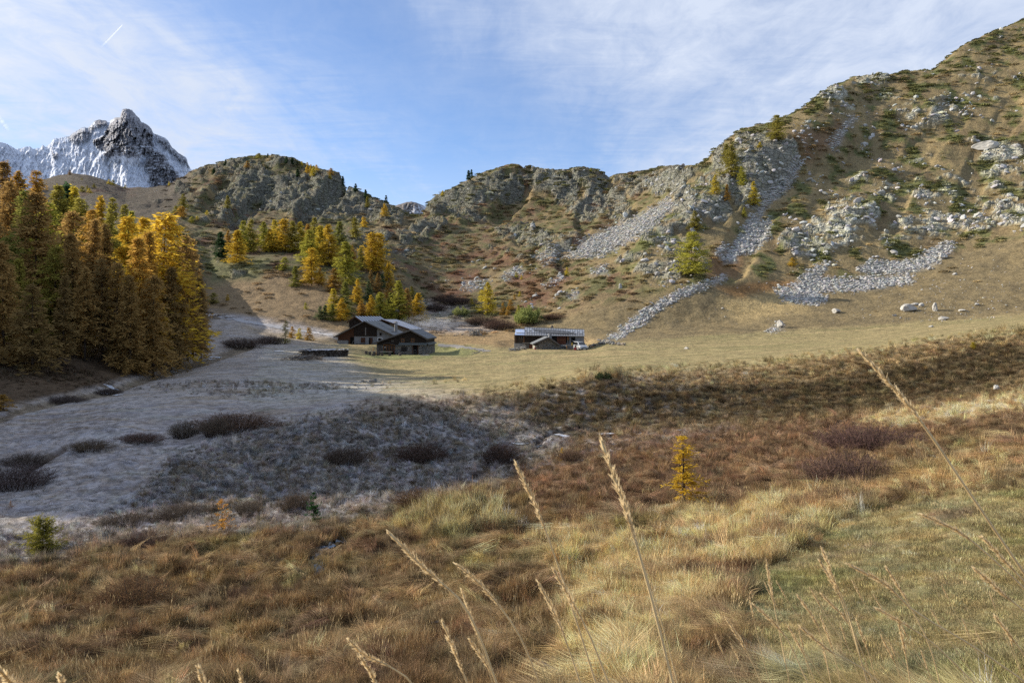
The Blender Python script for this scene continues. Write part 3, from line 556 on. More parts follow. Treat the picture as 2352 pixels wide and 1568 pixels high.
# the dark scree shoulder in front of the mountain, at its left
# ------------------------------------------------------------------ plant materials and prototypes
def leaf_mat(name, transl=0.45, use_obj=True, col=(0.3, 0.2, 0.05)):
    m = bpy.data.materials.new(name); m.use_nodes = True; t = m.node_tree; t.nodes.clear()
    o = t.nodes.new('ShaderNodeOutputMaterial'); d = t.nodes.new('ShaderNodeBsdfDiffuse'); tr = t.nodes.new('ShaderNodeBsdfTranslucent'); mix = t.nodes.new('ShaderNodeMixShader')
    mix.inputs[0].default_value = transl
    if use_obj: oi = t.nodes.new('ShaderNodeObjectInfo'); c = oi.outputs['Color']
    else: oi = attr(t, 'tint', 'INSTANCER'); c = oi.outputs['Color']
    sh = attr(t, 'shade'); c2 = mixc(t, 1.0, c, sh.outputs['Fac'], 'MULTIPLY')
    for n in (d, tr): t.links.new(c2, n.inputs[0])
    t.links.new(d.outputs[0], mix.inputs[1]); t.links.new(tr.outputs[0], mix.inputs[2]); t.links.new(mix.outputs[0], o.inputs[0]); return m
M_leaf = leaf_mat('needles'); M_tuft = leaf_mat('grass_blades', 0.25, False)
def plain(name, col, rough=0.85, spec=0.2, nscale=None, amt=0.35, stretch=(1, 1, 1), metal=0.0, bump=0.0):
    m, t, b = new_mat(name, rough, spec); b.inputs['Metallic'].default_value = metal
    if nscale:
        tc = t.nodes.new('ShaderNodeTexCoord'); f = noise(t, mapping(t, tc.outputs['Object'], stretch), nscale, 5, 0.6)
        k = ramp(t, f, [(0.25, 1-amt), (0.75, 1+amt)]); t.links.new(mixc(t, 1.0, col, k, 'MULTIPLY'), b.inputs['Base Color'])
        if bump: bumpn(t, b, f, bump, 0.8)
    else: b.inputs['Base Color'].default_value = (*col, 1)
    return m
M_bark = plain('bark', (0.060, 0.045, 0.034), 0.9, 0.1, 6, 0.5, (1, 1, 0.2))
M_barkgrey = plain('pale_bark', (0.16, 0.13, 0.105), 0.9, 0.1, 6, 0.5, (1, 1, 0.2))
def quads_cards(P, D, Wd, Ln, r, tri=False):
    """slender cards: centre line from P along D (unit), width Wd, length Ln; random roll"""
    n = len(P); rnd = r.normal(size=(n, 3)); S = np.cross(D, rnd); S /= np.linalg.norm(S, axis=1)[:, None]+1e-9
    a = P-S*Wd[:, None]*0.35; b_ = P+S*Wd[:, None]*0.35; m = P+D*Ln[:, None]*0.55
    c = m+S*Wd[:, None]*0.5; d = m-S*Wd[:, None]*0.5; e = P+D*Ln[:, None]
    V = np.stack([a, b_, c, e, d], 1).reshape(-1, 3); k = np.arange(n)*5
    Fq = np.concatenate([np.stack([k, k+1, k+2, k+4], -1), np.stack([k+4, k+2, k+3, k+3], -1)])
    return V, Fq
def cards_mesh(name, P, D, Wd, Ln, shade, r, mat):
    n = len(P); rnd = r.normal(size=(n, 3)); S = np.cross(D, rnd); S /= np.linalg.norm(S, axis=1)[:, None]+1e-9
    m = P+D*Ln[:, None]*0.5; c = m+S*Wd[:, None]*0.5; d = m-S*Wd[:, None]*0.5; e = P+D*Ln[:, None]
    V = np.stack([P, c, e, d], 1).reshape(-1, 3); k = np.arange(n)*4
    return mesh_np(name, V, np.stack([k, k+1, k+2, k+3], -1), mat, False, None, {'shade': np.repeat(shade, 4)})
def conifer(H, rad, nb, per, sl, sw, seed, base=0.08, droop=0.25, power=0.8, kind='larch', gap=0.15, trunk_r=None):
    """returns (trunk mesh with boughs, crown mesh)"""
    r = np.random.default_rng(seed); bark = MB(); tr_ = trunk_r or H*0.012
    lean = r.normal(0, 0.012, 2)*H
    zs = np.linspace(0, 1, 8); path = [(lean[0]*z**2, lean[1]*z**2, H*z-0.25*(z == 0)) for z in zs]
    bark.tube(path, [max(tr_*(1-z)**0.8, H*0.0012) for z in zs], 6)
    P, D, S_, Wd, Ln = [], [], [], [], []
    hs = base+(1-base)*np.sort(r.random(nb))**0.92
    side = r.random(16)*0.55+0.72
    for h in hs:
        az = r.random()*2*math.pi; k = side[int(az/(2*math.pi)*16) % 16]
        prof = (1-h)**power*(0.55+0.45*min(1, (h-base)/0.18+0.25)); Lb = rad*prof*k*(0.70+0.45*r.random())+0.02*H*(1-h)
        if r.random() < gap and h < 0.85: Lb *= 0.45
        up = 0.55*(h-0.45)+r.normal(0, 0.10)
        o = np.array([lean[0]*h*h, lean[1]*h*h, H*h]); dirh = np.array([math.cos(az), math.sin(az), 0.0])
        ks = max(3, int(per*(0.35+0.65*prof)+0.5)); tt = np.linspace(0.12, 1.0, ks)
        pts = o+dirh*(tt*Lb)[:, None]+np.array([0, 0, 1.0])*(up*Lb*tt-droop*Lb*tt**2+0.10*Lb*tt**4)[:, None]
        if h < 0.9: bark.tube([o, pts[len(pts)//2], pts[-1]], [max(0.0022*H*(1-h), 0.0008*H), 0.0010*H, 0.0004*H], 3, False)
        for q in range(2 if kind == 'larch' else 3):
            lat = np.array([-dirh[1], dirh[0], 0])*((q % 2)*2-1)
            d = dirh*(0.55+0.3*r.random((ks, 1)))+lat*(0.35+0.75*r.random((ks, 1)))+np.array([0, 0, 1.0])*(r.normal(-0.12 if kind == 'larch' else 0.28, 0.38, (ks, 1)))
            d /= np.linalg.norm(d, axis=1)[:, None]
            P.append(pts+r.normal(0, sl*0.22, (ks, 3))); D.append(d); g = 0.65+0.7*r.random(ks)
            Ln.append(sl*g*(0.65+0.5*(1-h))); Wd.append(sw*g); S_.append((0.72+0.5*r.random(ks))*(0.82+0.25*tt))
    nt_ = 14; P.append(np.stack([np.full(nt_, lean[0]), np.full(nt_, lean[1]), H*(0.90+0.09*r.random(nt_))], -1)); d = r.normal(0, 0.5, (nt_, 3)); d[:, 2] = np.abs(d[:, 2])+0.5; d /= np.linalg.norm(d, axis=1)[:, None]
    D.append(d); Ln.append(np.full(nt_, sl*0.7)); Wd.append(np.full(nt_, sw*0.6)); S_.append(np.ones(nt_))
    crown = cards_mesh('crown', np.concatenate(P), np.concatenate(D), np.concatenate(Wd), np.concatenate(Ln), np.concatenate(S_), r, M_leaf)
    return bark.mesh('trunk', M_bark, True), crown
PROTO = {'big': [], 'mid': [], 'small': [], 'pine': [], 'sap': [], 'broad': []}
for s in range(8): PROTO['big'].append((20.0, conifer(20, (4.6, 3.7, 5.2, 4.2, 4.9, 3.5, 4.4, 5.0)[s], (210, 170, 230, 190, 160, 150, 240, 200)[s], 19, 0.90, 0.20, 100+s, (.04, .12, .06, .20, .05, .15, .03, .09)[s], (.30, .12, .38, .22, .05, .30, .2, .42)[s], (.75, .95, .55, .7, .85, .6, .65, .5)[s], gap=(.1, .3, .15, .35, .3, .2, .1, .25)[s])))
for s in range(5): PROTO['mid'].append((12.0, conifer(12, 3.5, 150, 17, 0.70, 0.17, 200+s, 0.05, 0.22, 0.8)))
for s in range(2): PROTO['broad'].append((14.0, conifer(14, 4.9, 150, 20, 0.80, 0.19, 250+s, 0.12, 0.15, 0.5, gap=0.3)))
for s in range(3): PROTO['small'].append((4.0, conifer(4, 1.45, 70, 11, 0.42, 0.11, 300+s, 0.02, 0.15, 0.75)))
for s in range(2): PROTO['pine'].append((10.0, conifer(10, 1.9, 120, 12, 0.62, 0.24, 400+s, 0.04, 0.12, 0.55, 'pine')))
for s in range(3): PROTO['sap'].append((3.0, conifer(3, 0.62, 90, 13, 0.13, 0.028, 500+s, 0.05, 0.10, 0.7, gap=0.25, trunk_r=0.03)))
def bush_meshes(name, rx, ry, h, nstem, nleaf, ls, seed, twig=0.006, leafy=True):
    r = np.random.default_rng(seed); b_ = MB()
    tips = []
    for i in range(nstem):
        a = r.random()*2*math.pi; q = math.sqrt(r.random()); bx, by = 0.55*q*rx*math.cos(a), 0.55*q*ry*math.sin(a)
        hh = h*(1-0.55*q*q)*(0.75+0.35*r.random()); tx, ty = bx*1.75+r.normal(0, 0.06*rx), by*1.75+r.normal(0, 0.06*ry)
        m = ((bx+tx)/2+r.normal(0, .04*rx), (by+ty)/2+r.normal(0, .04*ry), hh*0.55); b_.tube([(bx, by, -0.1), m, (tx, ty, hh)], [twig, twig*0.7, twig*0.35], 3, False); tips.append(((bx, by, 0), m, (tx, ty, hh)))
    T = np.array(tips); k = r.integers(0, len(T), nleaf); tt = 0.25+0.8*r.random(nleaf)
    P = np.where((tt < 0.5)[:, None], T[k, 0]*(1-2*tt)[:, None]+T[k, 1]*(2*tt)[:, None], T[k, 1]*(2-2*tt)[:, None]+T[k, 2]*(2*tt-1)[:, None])
    P += r.normal(0, 1, (nleaf, 3))*np.array([rx, ry, h])*0.05; P[:, 2] = np.maximum(P[:, 2], 0.02)
    D = r.normal(0, 0.8, (nleaf, 3)); D[:, 2] += 0.55; D /= np.linalg.norm(D, axis=1)[:, None]; g = 0.6+0.8*r.random(nleaf)
    lv = cards_mesh('leaves' if leafy else 'twigs', P, D, ls*g*(0.45 if leafy else 0.10), ls*g*(1 if leafy else 2.2), 0.6+0.8*r.random(nleaf), r, M_leaf)
    return b_.mesh('stems', M_bark), lv
# ------------------------------------------------------------------ trees
NUSED = {}
def put(name, protos, p, H, wid, col, label, cat, group, parts=('trunk', 'crown'), rz=None, tilt=0):
    i = NUSED.get(name, 0); NUSED[name] = i+1
    h0, (m1, m2) = protos[i % len(protos)] if isinstance(protos, list) else protos
    e = empty(name, (p[0], p[1], p[2])); e.rotation_euler = (tilt*0.4, tilt, random.random()*6.28 if rz is None else rz); k = H/h0; e.scale = (k*wid, k*wid, k)
    tag(e, label, cat, group)
    for nm, m in zip(parts, (m1, m2)):
        if m is None: continue
        o = bpy.data.objects.new(nm, m); o.color = (*col, 1); link(o, e)
    return e
OR = (0.39, 0.235, 0.052); OB = (0.32, 0.205, 0.072); BR = (0.23, 0.155, 0.060); GO = (0.53, 0.36, 0.045); YE = (0.50, 0.40, 0.055)
OL = (0.27, 0.235, 0.050); YG = (0.34, 0.32, 0.055); GR = (0.225, 0.225, 0.055); DG = (0.045, 0.080, 0.035); BG = (0.115, 0.155, 0.068); DO = (0.25, 0.155, 0.050)
# the dark wood at the left: column, level of the tip, distance, colour, width, label
FOREST = [
 (14,378,190,OB,1.0,'dark orange larch highest at the left edge of the wood, far back'),
 (-12,420,172,BR,1.1,'brown shaded larch cut by the left picture edge below the snowy ridge'),
 (28,425,165,OB,1.1,'broad dark rust larch beside the left edge under the snow slope'),
 (45,398,185,OR,1.0,'dark orange larch between the left edge tree and the see-through orange larch'),
 (86,398,172,OR,1.05,'see-through orange larch with bare trunk standing tallest at the back of the wood'),
 (58,444,140,GR,1.15,'broad green larch behind the tall brown front larch'),
 (82,453,108,OB,1.05,'tall orange-brown larch with a spiky tip in the left front of the wood'),
 (106,472,128,YG,0.9,'narrow green larch tip right of the spiky brown larch'),
 (136,431,166,OL,1.15,'broad olive-brown larch in the back row left of the dark pine tip'),
 (152,428,182,DG,0.9,'dark green pine tip at the back of the larch wood'),
 (174,435,168,YE,1.0,'bright yellow larch top next to the dark pine tip'),
 (190,462,150,OL,1.2,'wide olive-green larch below the bright yellow top'),
 (228,454,176,GO,0.9,'yellow larch standing alone on the skyline of the wood'),
 (258,459,170,OL,1.0,'olive larch with golden tip right of the lone yellow larch'),
 (286,475,166,OL,0.9,'small olive larch peeping over the bright golden pair'),
 (303,490,158,YG,0.8,'yellow-green sapling top just behind the golden larches'),
 (168,494,120,OB,0.95,'dull orange thin larch in the middle of the wood'),
 (167,545,103,OB,0.8,'slim sunlit larch with twiggy tip in front of the dull orange one'),
 (211,510,122,OB,0.95,'brown-orange larch with pointed tip in mid wood'),
 (213,488,142,OR,1.0,'rounded orange larch behind the brown pointed one'),
 (238,519,128,BR,0.9,'brown larch beside the dark olive one in mid wood'),
 (253,483,152,OL,0.85,'dark olive-green larch left of the bright golden trees'),
 (294,505,124,GO,1.15,'bright golden broad larch, left one of the sunlit pair'),
 (330,508,132,GO,1.1,'golden larch between the two brightest trees of the wood'),
 (371,499,118,GO,1.15,'largest bright golden larch near the right end of the wood'),
 (323,554,108,OR,0.9,'orange larch standing in front of the golden pair'),
 (349,540,112,OR,0.85,'orange-gold slim larch before the largest golden larch'),
 (405,570,122,OB,0.9,'shaded rust larch between the golden larch and the dark trunks'),
 (431,549,126,OB,0.85,'thin larch with dark bare trunk at the right end of the wood'),
 (443,556,131,OB,0.8,'rightmost tall larch of the wood with twin dark trunk lines'),
 (462,640,128,BR,0.6,'small brown larch hugging the right edge of the wood by the stream'),
 (8,567,92,OB,0.95,'orange front larch at the left picture edge'),
 (22,543,112,GR,0.9,'dark green larch behind the orange one at the left edge'),
 (-18,480,122,OB,1.1,'shaded brown larch half outside the left edge'),
 (45,600,97,OL,0.9,'olive shaded larch low in the left front of the wood'),
 (125,575,103,OL,0.95,'olive-brown shaded larch between the spiky and the slim larch'),
 (195,620,101,OB,0.85,'dark rust larch at the wood front above the stream'),
 (235,600,104,BR,0.95,'shaded brown larch at the centre of the wood front'),
 (268,610,104,OB,0.9,'rust larch left of the orange front larch'),
 (300,640,102,OB,0.8,'low brown larch at the stream side under the golden pair'),
 (352,640,106,OB,0.9,'low spreading brown larch at the right of the wood front'),
 (392,620,114,BR,0.9,'dark brown larch below the largest golden larch'),
 (145,640,95,BR,0.9,'dark shaded larch at the foot of the wood front, left of centre'),
 (75,660,90,BR,0.95,'low dark larch in the left foreground of the wood'),
 (415,655,118,OB,0.7,'short rust larch under the dark trunks at the right end of the wood'),
]
for (u, v, y, c, w, lab) in FOREST:
    p = on(u, y); H = (HV-v)/F*y-p.z; k = 'big' if H > 11 else 'mid'
    cc = np.array(c)*(1.15+0.3*random.random())
    put('larch_tree' if c is not DG else 'pine_tree', PROTO[k] if c is not DG else PROTO['pine'], p, max(H, 3)*1.02, w*(1.10 if H > 14 else 1.25), cc, lab, 'tree', 'larches of the dark wood on the left')
# scattered trees: column, level of the foot, level of the tip, prototype, colour, width, label
TREES = [
 (507,592,536,'pine',DG,1.0,'dark green pine beside the golden larch left of the grove'),
 (524,580,533,'mid',OR,0.8,'thin rusty larch right behind the dark pine'),
 (546,604,533,'mid',GO,1.25,'bright golden larch with wide skirt next to the dark pine'),
 (558,582,511,'mid',YG,1.0,'yellow-green larch standing behind the wide golden larch'),
 (575,580,509,'mid',OL,0.9,'olive larch right behind the yellow-green one'),
 (592,563,542,'small',OR,1.1,'small orange larch in the gap left of the grove'),
 (606,572,512,'mid',YG,1.05,'green-yellow larch at the left end of the grove'),
 (620,578,530,'mid',GO,1.1,'leaning golden larch low at the left end of the grove'),
 (632,576,508,'mid',YE,1.05,'tall yellow larch third from the left end of the grove'),
 (651,580,507,'broad',GO,0.95,'broad bright golden larch with bent trunk in the grove'),
 (672,577,509,'mid',OL,0.95,'dull olive larch behind the broad golden one'),
 (690,580,513,'mid',YE,1.0,'yellow larch with straight dark trunk in the grove'),
 (707,570,518,'mid',OR,1.0,'orange larch top between yellow larches'),
 (723,565,502,'mid',OL,1.0,'olive-green larch tallest of the grove back row'),
 (711,605,532,'mid',YG,1.1,'green-yellow larch in the front of the grove'),
 (735,602,522,'mid',YE,1.15,'wide yellow larch in the front of the grove'),
 (755,612,521,'mid',GO,1.0,'orange-gold larch with long bare trunk at the right of the grove'),
 (780,587,515,'mid',GR,1.0,'green larch with orange tip at the right end of the grove'),
 (716,657,575,'broad',GO,0.9,'golden many-stemmed larch below the grove'),
 (735,655,620,'mid',OR,0.9,'small golden larch at the foot of the many-stemmed one'),
 (678,658,613,'mid',GR,1.1,'leaning light green larch left below the grove'),
 (653,620,592,'small',YG,1.2,'stunted yellowish larch on the rocky step'),
 (794,652,560,'mid',YG,1.25,'large green larch in the middle of the lower group'),
 (766,671,620,'mid',OR,1.2,'pale orange larch left of the large green one'),
 (809,618,566,'mid',OR,0.7,'slim orange larch behind the large green one'),
 (815,550,503,'broad',OL,0.85,'olive larch standing alone on the rock rib above the grove'),
 (836,522,500,'small',GO,1.2,'small golden larch right of the olive one on the rib'),
 (853,627,540,'broad',GO,0.85,'left one of the two large twin golden larches'),
 (870,630,542,'broad',GO,0.9,'right one of the two large twin golden larches'),
 (828,622,574,'mid',OL,0.9,'dull olive larch left of the twin golden larches'),
 (852,670,622,'mid',BR,0.8,'shaded brown larch under the twin golden larches'),
 (868,675,630,'mid',DO,0.8,'shaded rust larch under the right twin'),
 (892,660,608,'mid',GO,1.0,'golden larch right below the twin larches'),
 (878,664,632,'mid',BG,1.0,'shaded green larch beside the golden one under the twins'),
 (820,699,646,'mid',GO,0.85,'slim golden spire standing apart above the chalets'),
 (848,689,646,'mid',BG,0.95,'slim bluish green spire right of the golden spire'),
 (766,724,668,'mid',YE,1.05,'yellow larch at the left of the row behind the chalets'),
 (793,724,651,'mid',GR,0.95,'tall green larch left behind the chalets'),
 (786,739,690,'mid',GO,1.2,'golden cone-shaped larch just left of the chalet roofs'),
 (735,734,705,'mid',BG,1.3,'low dark green spruce at the left end of the row behind the chalets'),
 (747,735,704,'mid',BG,1.2,'low green spruce beside the leftmost spruce'),
 (763,739,703,'mid',GR,1.1,'green larch foot left of the golden cone-shaped one'),
 (830,727,694,'mid',OR,1.2,'small twin-tipped orange larch above the chalet roof'),
 (853,731,682,'mid',GO,1.0,'golden larch left of the wide yellow-green one behind the roofs'),
 (874,735,676,'mid',YG,1.4,'wide yellow-green larch directly behind the chalet roofs'),
 (897,735,676,'mid',GR,1.15,'green larch right of the wide yellow-green one'),
 (916,738,650,'mid',YG,0.95,'tallest green larch behind the chalets'),
 (892,707,654,'mid',OR,0.9,'orange spire behind the green larches'),
 (903,705,660,'mid',OB,0.9,'dull orange larch beside the orange spire'),
 (934,740,666,'mid',OB,0.85,'brown-orange slim larch right of the tallest green one'),
 (945,707,661,'mid',OL,0.95,'dark olive larch behind the right end of the row'),
 (960,740,677,'mid',GO,1.15,'open golden larch with dark trunk at the right end of the row'),
 (702,711,697,'small',YG,0.9,'tiny green larch alone on the brown slope'),
 (490,698,675,'small',OL,1.5,'drooping olive larch bush at the edge of the wood by the track'),
 (523,691,678,'small',GO,0.8,'tiny golden larch on the slope right of the olive bush'),
 (655,791,741,'sap',OL,1.5,'thin olive larch standing by the frosty track'),
 (672,776,752,'small',OR,0.9,'small orange larch behind the thin olive one at the track'),
 (687,778,755,'small',YE,0.9,'small yellowish larch between the track saplings'),
 (710,783,755,'small',OR,0.9,'small bright orange larch at the right of the track saplings'),
 (8,942,908,'small',OR,1.6,'orange shrubby larch at the left edge beside the stream'),
 (1121,722,653,'mid',YE,0.95,'bright yellow larch standing alone in the valley between the chalets and the barn'),
 (1106,692,668,'small',YE,1.1,'yellow larch top left behind the lone bright larch'),
 (1083,700,686,'small',YE,0.9,'tiny yellow-green larch left of the lone bright larch'),
 (1156,724,697,'small',OR,0.8,'thin orange larch right of the lone bright larch'),
 (1173,715,692,'small',OR,1.0,'orange bushy larch above the barn'),
 (1167,724,705,'small',OR,0.8,'short orange sapling below the orange bushy larch'),
 (1191,727,703,'mid',YG,1.0,'green-yellow larch rising behind the round willow'),
 (1194,682,671,'small',YE,0.9,'tiny yellow tree high on the valley floor'),
 (1182,690,678,'small',OR,0.9,'tiny orange tree below the tiny yellow one'),
 (1302,634,615,'small',YE,0.9,'small yellow larch on the grass slope below the scree'),
 (1186,640,628,'small',YG,1.0,'tiny green tree on the slope, left one of two'),
 (1198,641,632,'small',YE,1.0,'tiny yellowish tree on the slope, right one of two'),
 (1589,638,540,'broad',(0.36,0.34,0.06),1.0,'large olive larch standing alone at the foot of the right-hand crag'),
 (1596,530,488,'mid',OL,1.1,'olive larch half way up the crag above the large lone larch'),
 (1784,325,268,'broad',OL,1.0,'olive larch on the shoulder above the gully'),
 (1681,406,336,'mid',OL,1.1,'tall olive larch clinging to the middle of the crag'),
 (1668,380,340,'mid',OL,1.2,'leaning olive larch high on the crag'),
 (1705,425,383,'mid',YG,0.9,'yellow-green larch right of the tall one on the crag'),
 (1642,446,404,'mid',YE,0.9,'yellow larch at the left of the crag face'),
 (1670,462,426,'mid',OR,0.8,'orange larch low on the crag face'),
 (1731,475,422,'mid',YE,0.85,'yellow spire at the foot of the crag beside the gully'),
 (1709,498,477,'mid',YG,1.0,'small green larch left of the gully stones'),
 (1745,340,328,'small',YE,1.2,'tiny golden larch below the shoulder tree'),
 (1821,610,593,'small',GO,1.7,'round golden bush at the foot of the rocky slope'),
 (1357,396,386,'small',YG,1.3,'green dwarf tree on the middle ridge skyline'),
 (1017,452,441,'small',YE,1.0,'tiny yellow tree at the left foot of the middle knoll'),
 (1076,411,390,'pine',DG,1.0,'left one of the twin dark pines on the skyline of the middle knoll'),
 (1083,409,389,'pine',DG,0.8,'right one of the twin dark pines on the skyline of the middle knoll'),
 (523,481,453,'mid',OL,1.0,'olive larch under the left hill'),
 (420,487,448,'mid',OL,1.1,'olive larch right above the dark wood'),
 (418,499,475,'small',OR,1.4,'orange small larch in front of the olive larch above the wood'),
 (405,492,474,'small',OL,1.3,'small olive larch left of the orange one above the wood'),
 (475,493,482,'small',YE,1.0,'tiny yellow larch on the heath under the left hill'),
 (441,512,498,'small',YG,1.3,'yellow-green bush on the heath above the wood'),
 (453,511,501,'small',YE,1.1,'yellow bush beside the yellow-green bush on the heath'),
 (884,503,475,'mid',GO,1.15,'golden larch alone on the saddle between the hills'),
 (844,479,455,'mid',OL,0.9,'olive larch below the skyline pine on the right spur'),
 (840,459,441,'pine',DG,1.0,'dark pine on the right spur of the left hill'),
 (817,442,426,'pine',DG,1.2,'dark pine on the skyline step of the left hill'),
 (788,430,407,'pine',DG,0.7,'narrow dark pine at the cliff end of the left hill'),
 (887,465,449,'pine',DG,1.0,'dark pine low on the skyline near the distant hill'),
 (760,402,387,'small',OR,1.3,'orange larch on the skyline above the cliff'),
 (758,419,407,'small',YE,0.9,'tiny yellow larch on the cliff face'),
 (706,374,366,'small',GO,1.3,'golden larch on the summit skyline right of the pines'),
 (706,397,380,'mid',GO,1.0,'golden larch in the summit cluster, left'),
 (714,396,381,'mid',GO,1.0,'golden larch in the summit cluster, middle'),
 (720,407,384,'mid',YE,1.1,'yellow larch in the summit cluster, lowest'),
 (727,394,380,'small',GO,1.1,'golden larch in the summit cluster, right'),
 (684,410,393,'pine',DG,1.3,'dark pine left of the golden summit cluster'),
 (693,380,370,'small',YE,1.0,'yellow larch on the summit skyline'),
 (658,374,359,'pine',DG,1.2,'left dark pine on the summit skyline'),
 (671,374,359,'pine',DG,1.1,'right dark pine on the summit skyline'),
 (683,376,369,'pine',DG,1.1,'tiny dark pine right of the summit pair'),
 (568,384,369,'mid',OR,1.4,'round orange larch left of the summit'),
 (595,364,352,'small',OL,1.8,'olive bent larch on the highest point of the left hill'),
 (615,358,349,'pine',DG,1.0,'lone dark pine on the top of the left hill'),
 (518,376,364,'pine',DG,1.2,'dark wind-bent pine on the left shoulder skyline'),
 (491,398,383,'pine',DG,1.2,'dark pine below the left shoulder'),
 (161,402,392,'small',DO,1.3,'rusty larch on the skyline of the brown hillock under the mountain'),
 (189,443,430,'small',OL,1.5,'olive larch on the brown hillock above the wood'),
 (205,444,433,'small',YE,1.3,'yellow larch beside the olive one on the hillock'),
 (216,432,423,'small',OL,1.2,'small olive larch higher on the brown hillock'),
 (200,436,427,'small',OL,1.0,'tiny olive larch between its neighbours on the hillock'),
 (188,413,408,'small',OL,1.1,'tiny olive tree near the top of the hillock'),
 (251,424,413,'small',YE,1.2,'yellow larch on the falling skyline of the hillock'),
 (260,426,414,'small',OL,1.1,'olive larch right of the yellow one on the hillock skyline'),
 (288,433,425,'small',OL,1.2,'last olive larch on the right of the hillock skyline'),
 (389,428,419,'small',YE,1.2,'yellow larch where the hillock meets the left hill'),
]
for (u, vb, vt, k, c, w, lab) in TREES:
    p = at(u, vb)
    if p.y > 560 and u > 440 and vb < 420:
        y0 = float(np.interp(u, UT, SKY_Y)); y0 = min(p.y, y0); p = on(u, y0*0.995)
    H = max((vb-vt)/F*p.y, 0.8)
    if k in ('small', 'sap') and H > 6: k = 'mid'
    p.z -= 0.02*H
    put('pine_tree' if c is DG else ('spruce_tree' if c is BG else 'larch_tree'), PROTO[k], p, H*1.06, w*1.32, np.array(c)*1.08*(0.92+0.16*random.random()), lab, 'tree', 'scattered trees on the slopes')
# young trees close by
def sapling(u, vb, vt, k, c, w, name, lab, tilt=0):
    p = at(u, vb); H = (vb-vt)/F*p.y; return put(name, PROTO[k], p-Vector((0, 0, 0.04)), H, w, c, lab, 'tree', None, tilt=tilt)
PROTO['fore'] = [(3.0, conifer(3, 0.66, 62, 20, 0.14, 0.032, 611, 0.10, -0.05, 0.45, gap=0.45, trunk_r=0.05))]
PROTO['fore2'] = [(1.5, conifer(1.5, 0.45, 44, 14, 0.085, 0.018, 621, 0.05, -0.05, 0.7, trunk_r=0.018))]
PROTO['fore3'] = [(1.5, conifer(1.5, 0.42, 34, 16, 0.11, 0.030, 631, 0.05, -0.1, 0.6, 'pine', gap=0.2, trunk_r=0.02))]
PROTO['fore4'] = [(1.3, conifer(1.3, 0.72, 150, 24, 0.11, 0.024, 641, 0.03, -0.25, 0.35, trunk_r=0.03))]
sapling(1572, 1168, 998, 'fore', (0.55, 0.36, 0.04), 1.45, 'young_larch', 'young golden larch with pale crooked trunk on the russet bog', 0.05)
sapling(510, 1216, 1143, 'fore2', (0.56, 0.28, 0.04), 1.35, 'young_larch', 'small orange larch sapling on the frosty bog edge')
sapling(720, 1204, 1130, 'fore3', (0.035, 0.085, 0.03), 1.0, 'young_spruce', 'small dark green spruce sapling on the frosty ground')
sapling(98, 1266, 1190, 'fore4', (0.24, 0.22, 0.045), 1.15, 'young_larch', 'round olive-green young larch at the lower left')
sapling(1292, 1058, 1026, 'fore2', (0.52, 0.32, 0.03), 1.3, 'young_larch', 'tiny yellow larch at the foot of the frosty bank')
sapling(25, 1166, 1148, 'fore2', (0.50, 0.22, 0.03), 1.2, 'young_larch', 'tiny orange larch alone in the frosty flat at the left edge')
sapling(2235, 802, 786, 'fore4', (0.45, 0.36, 0.03), 0.8, 'young_larch', 'small bright yellow larch bush on the dark bank at the right')
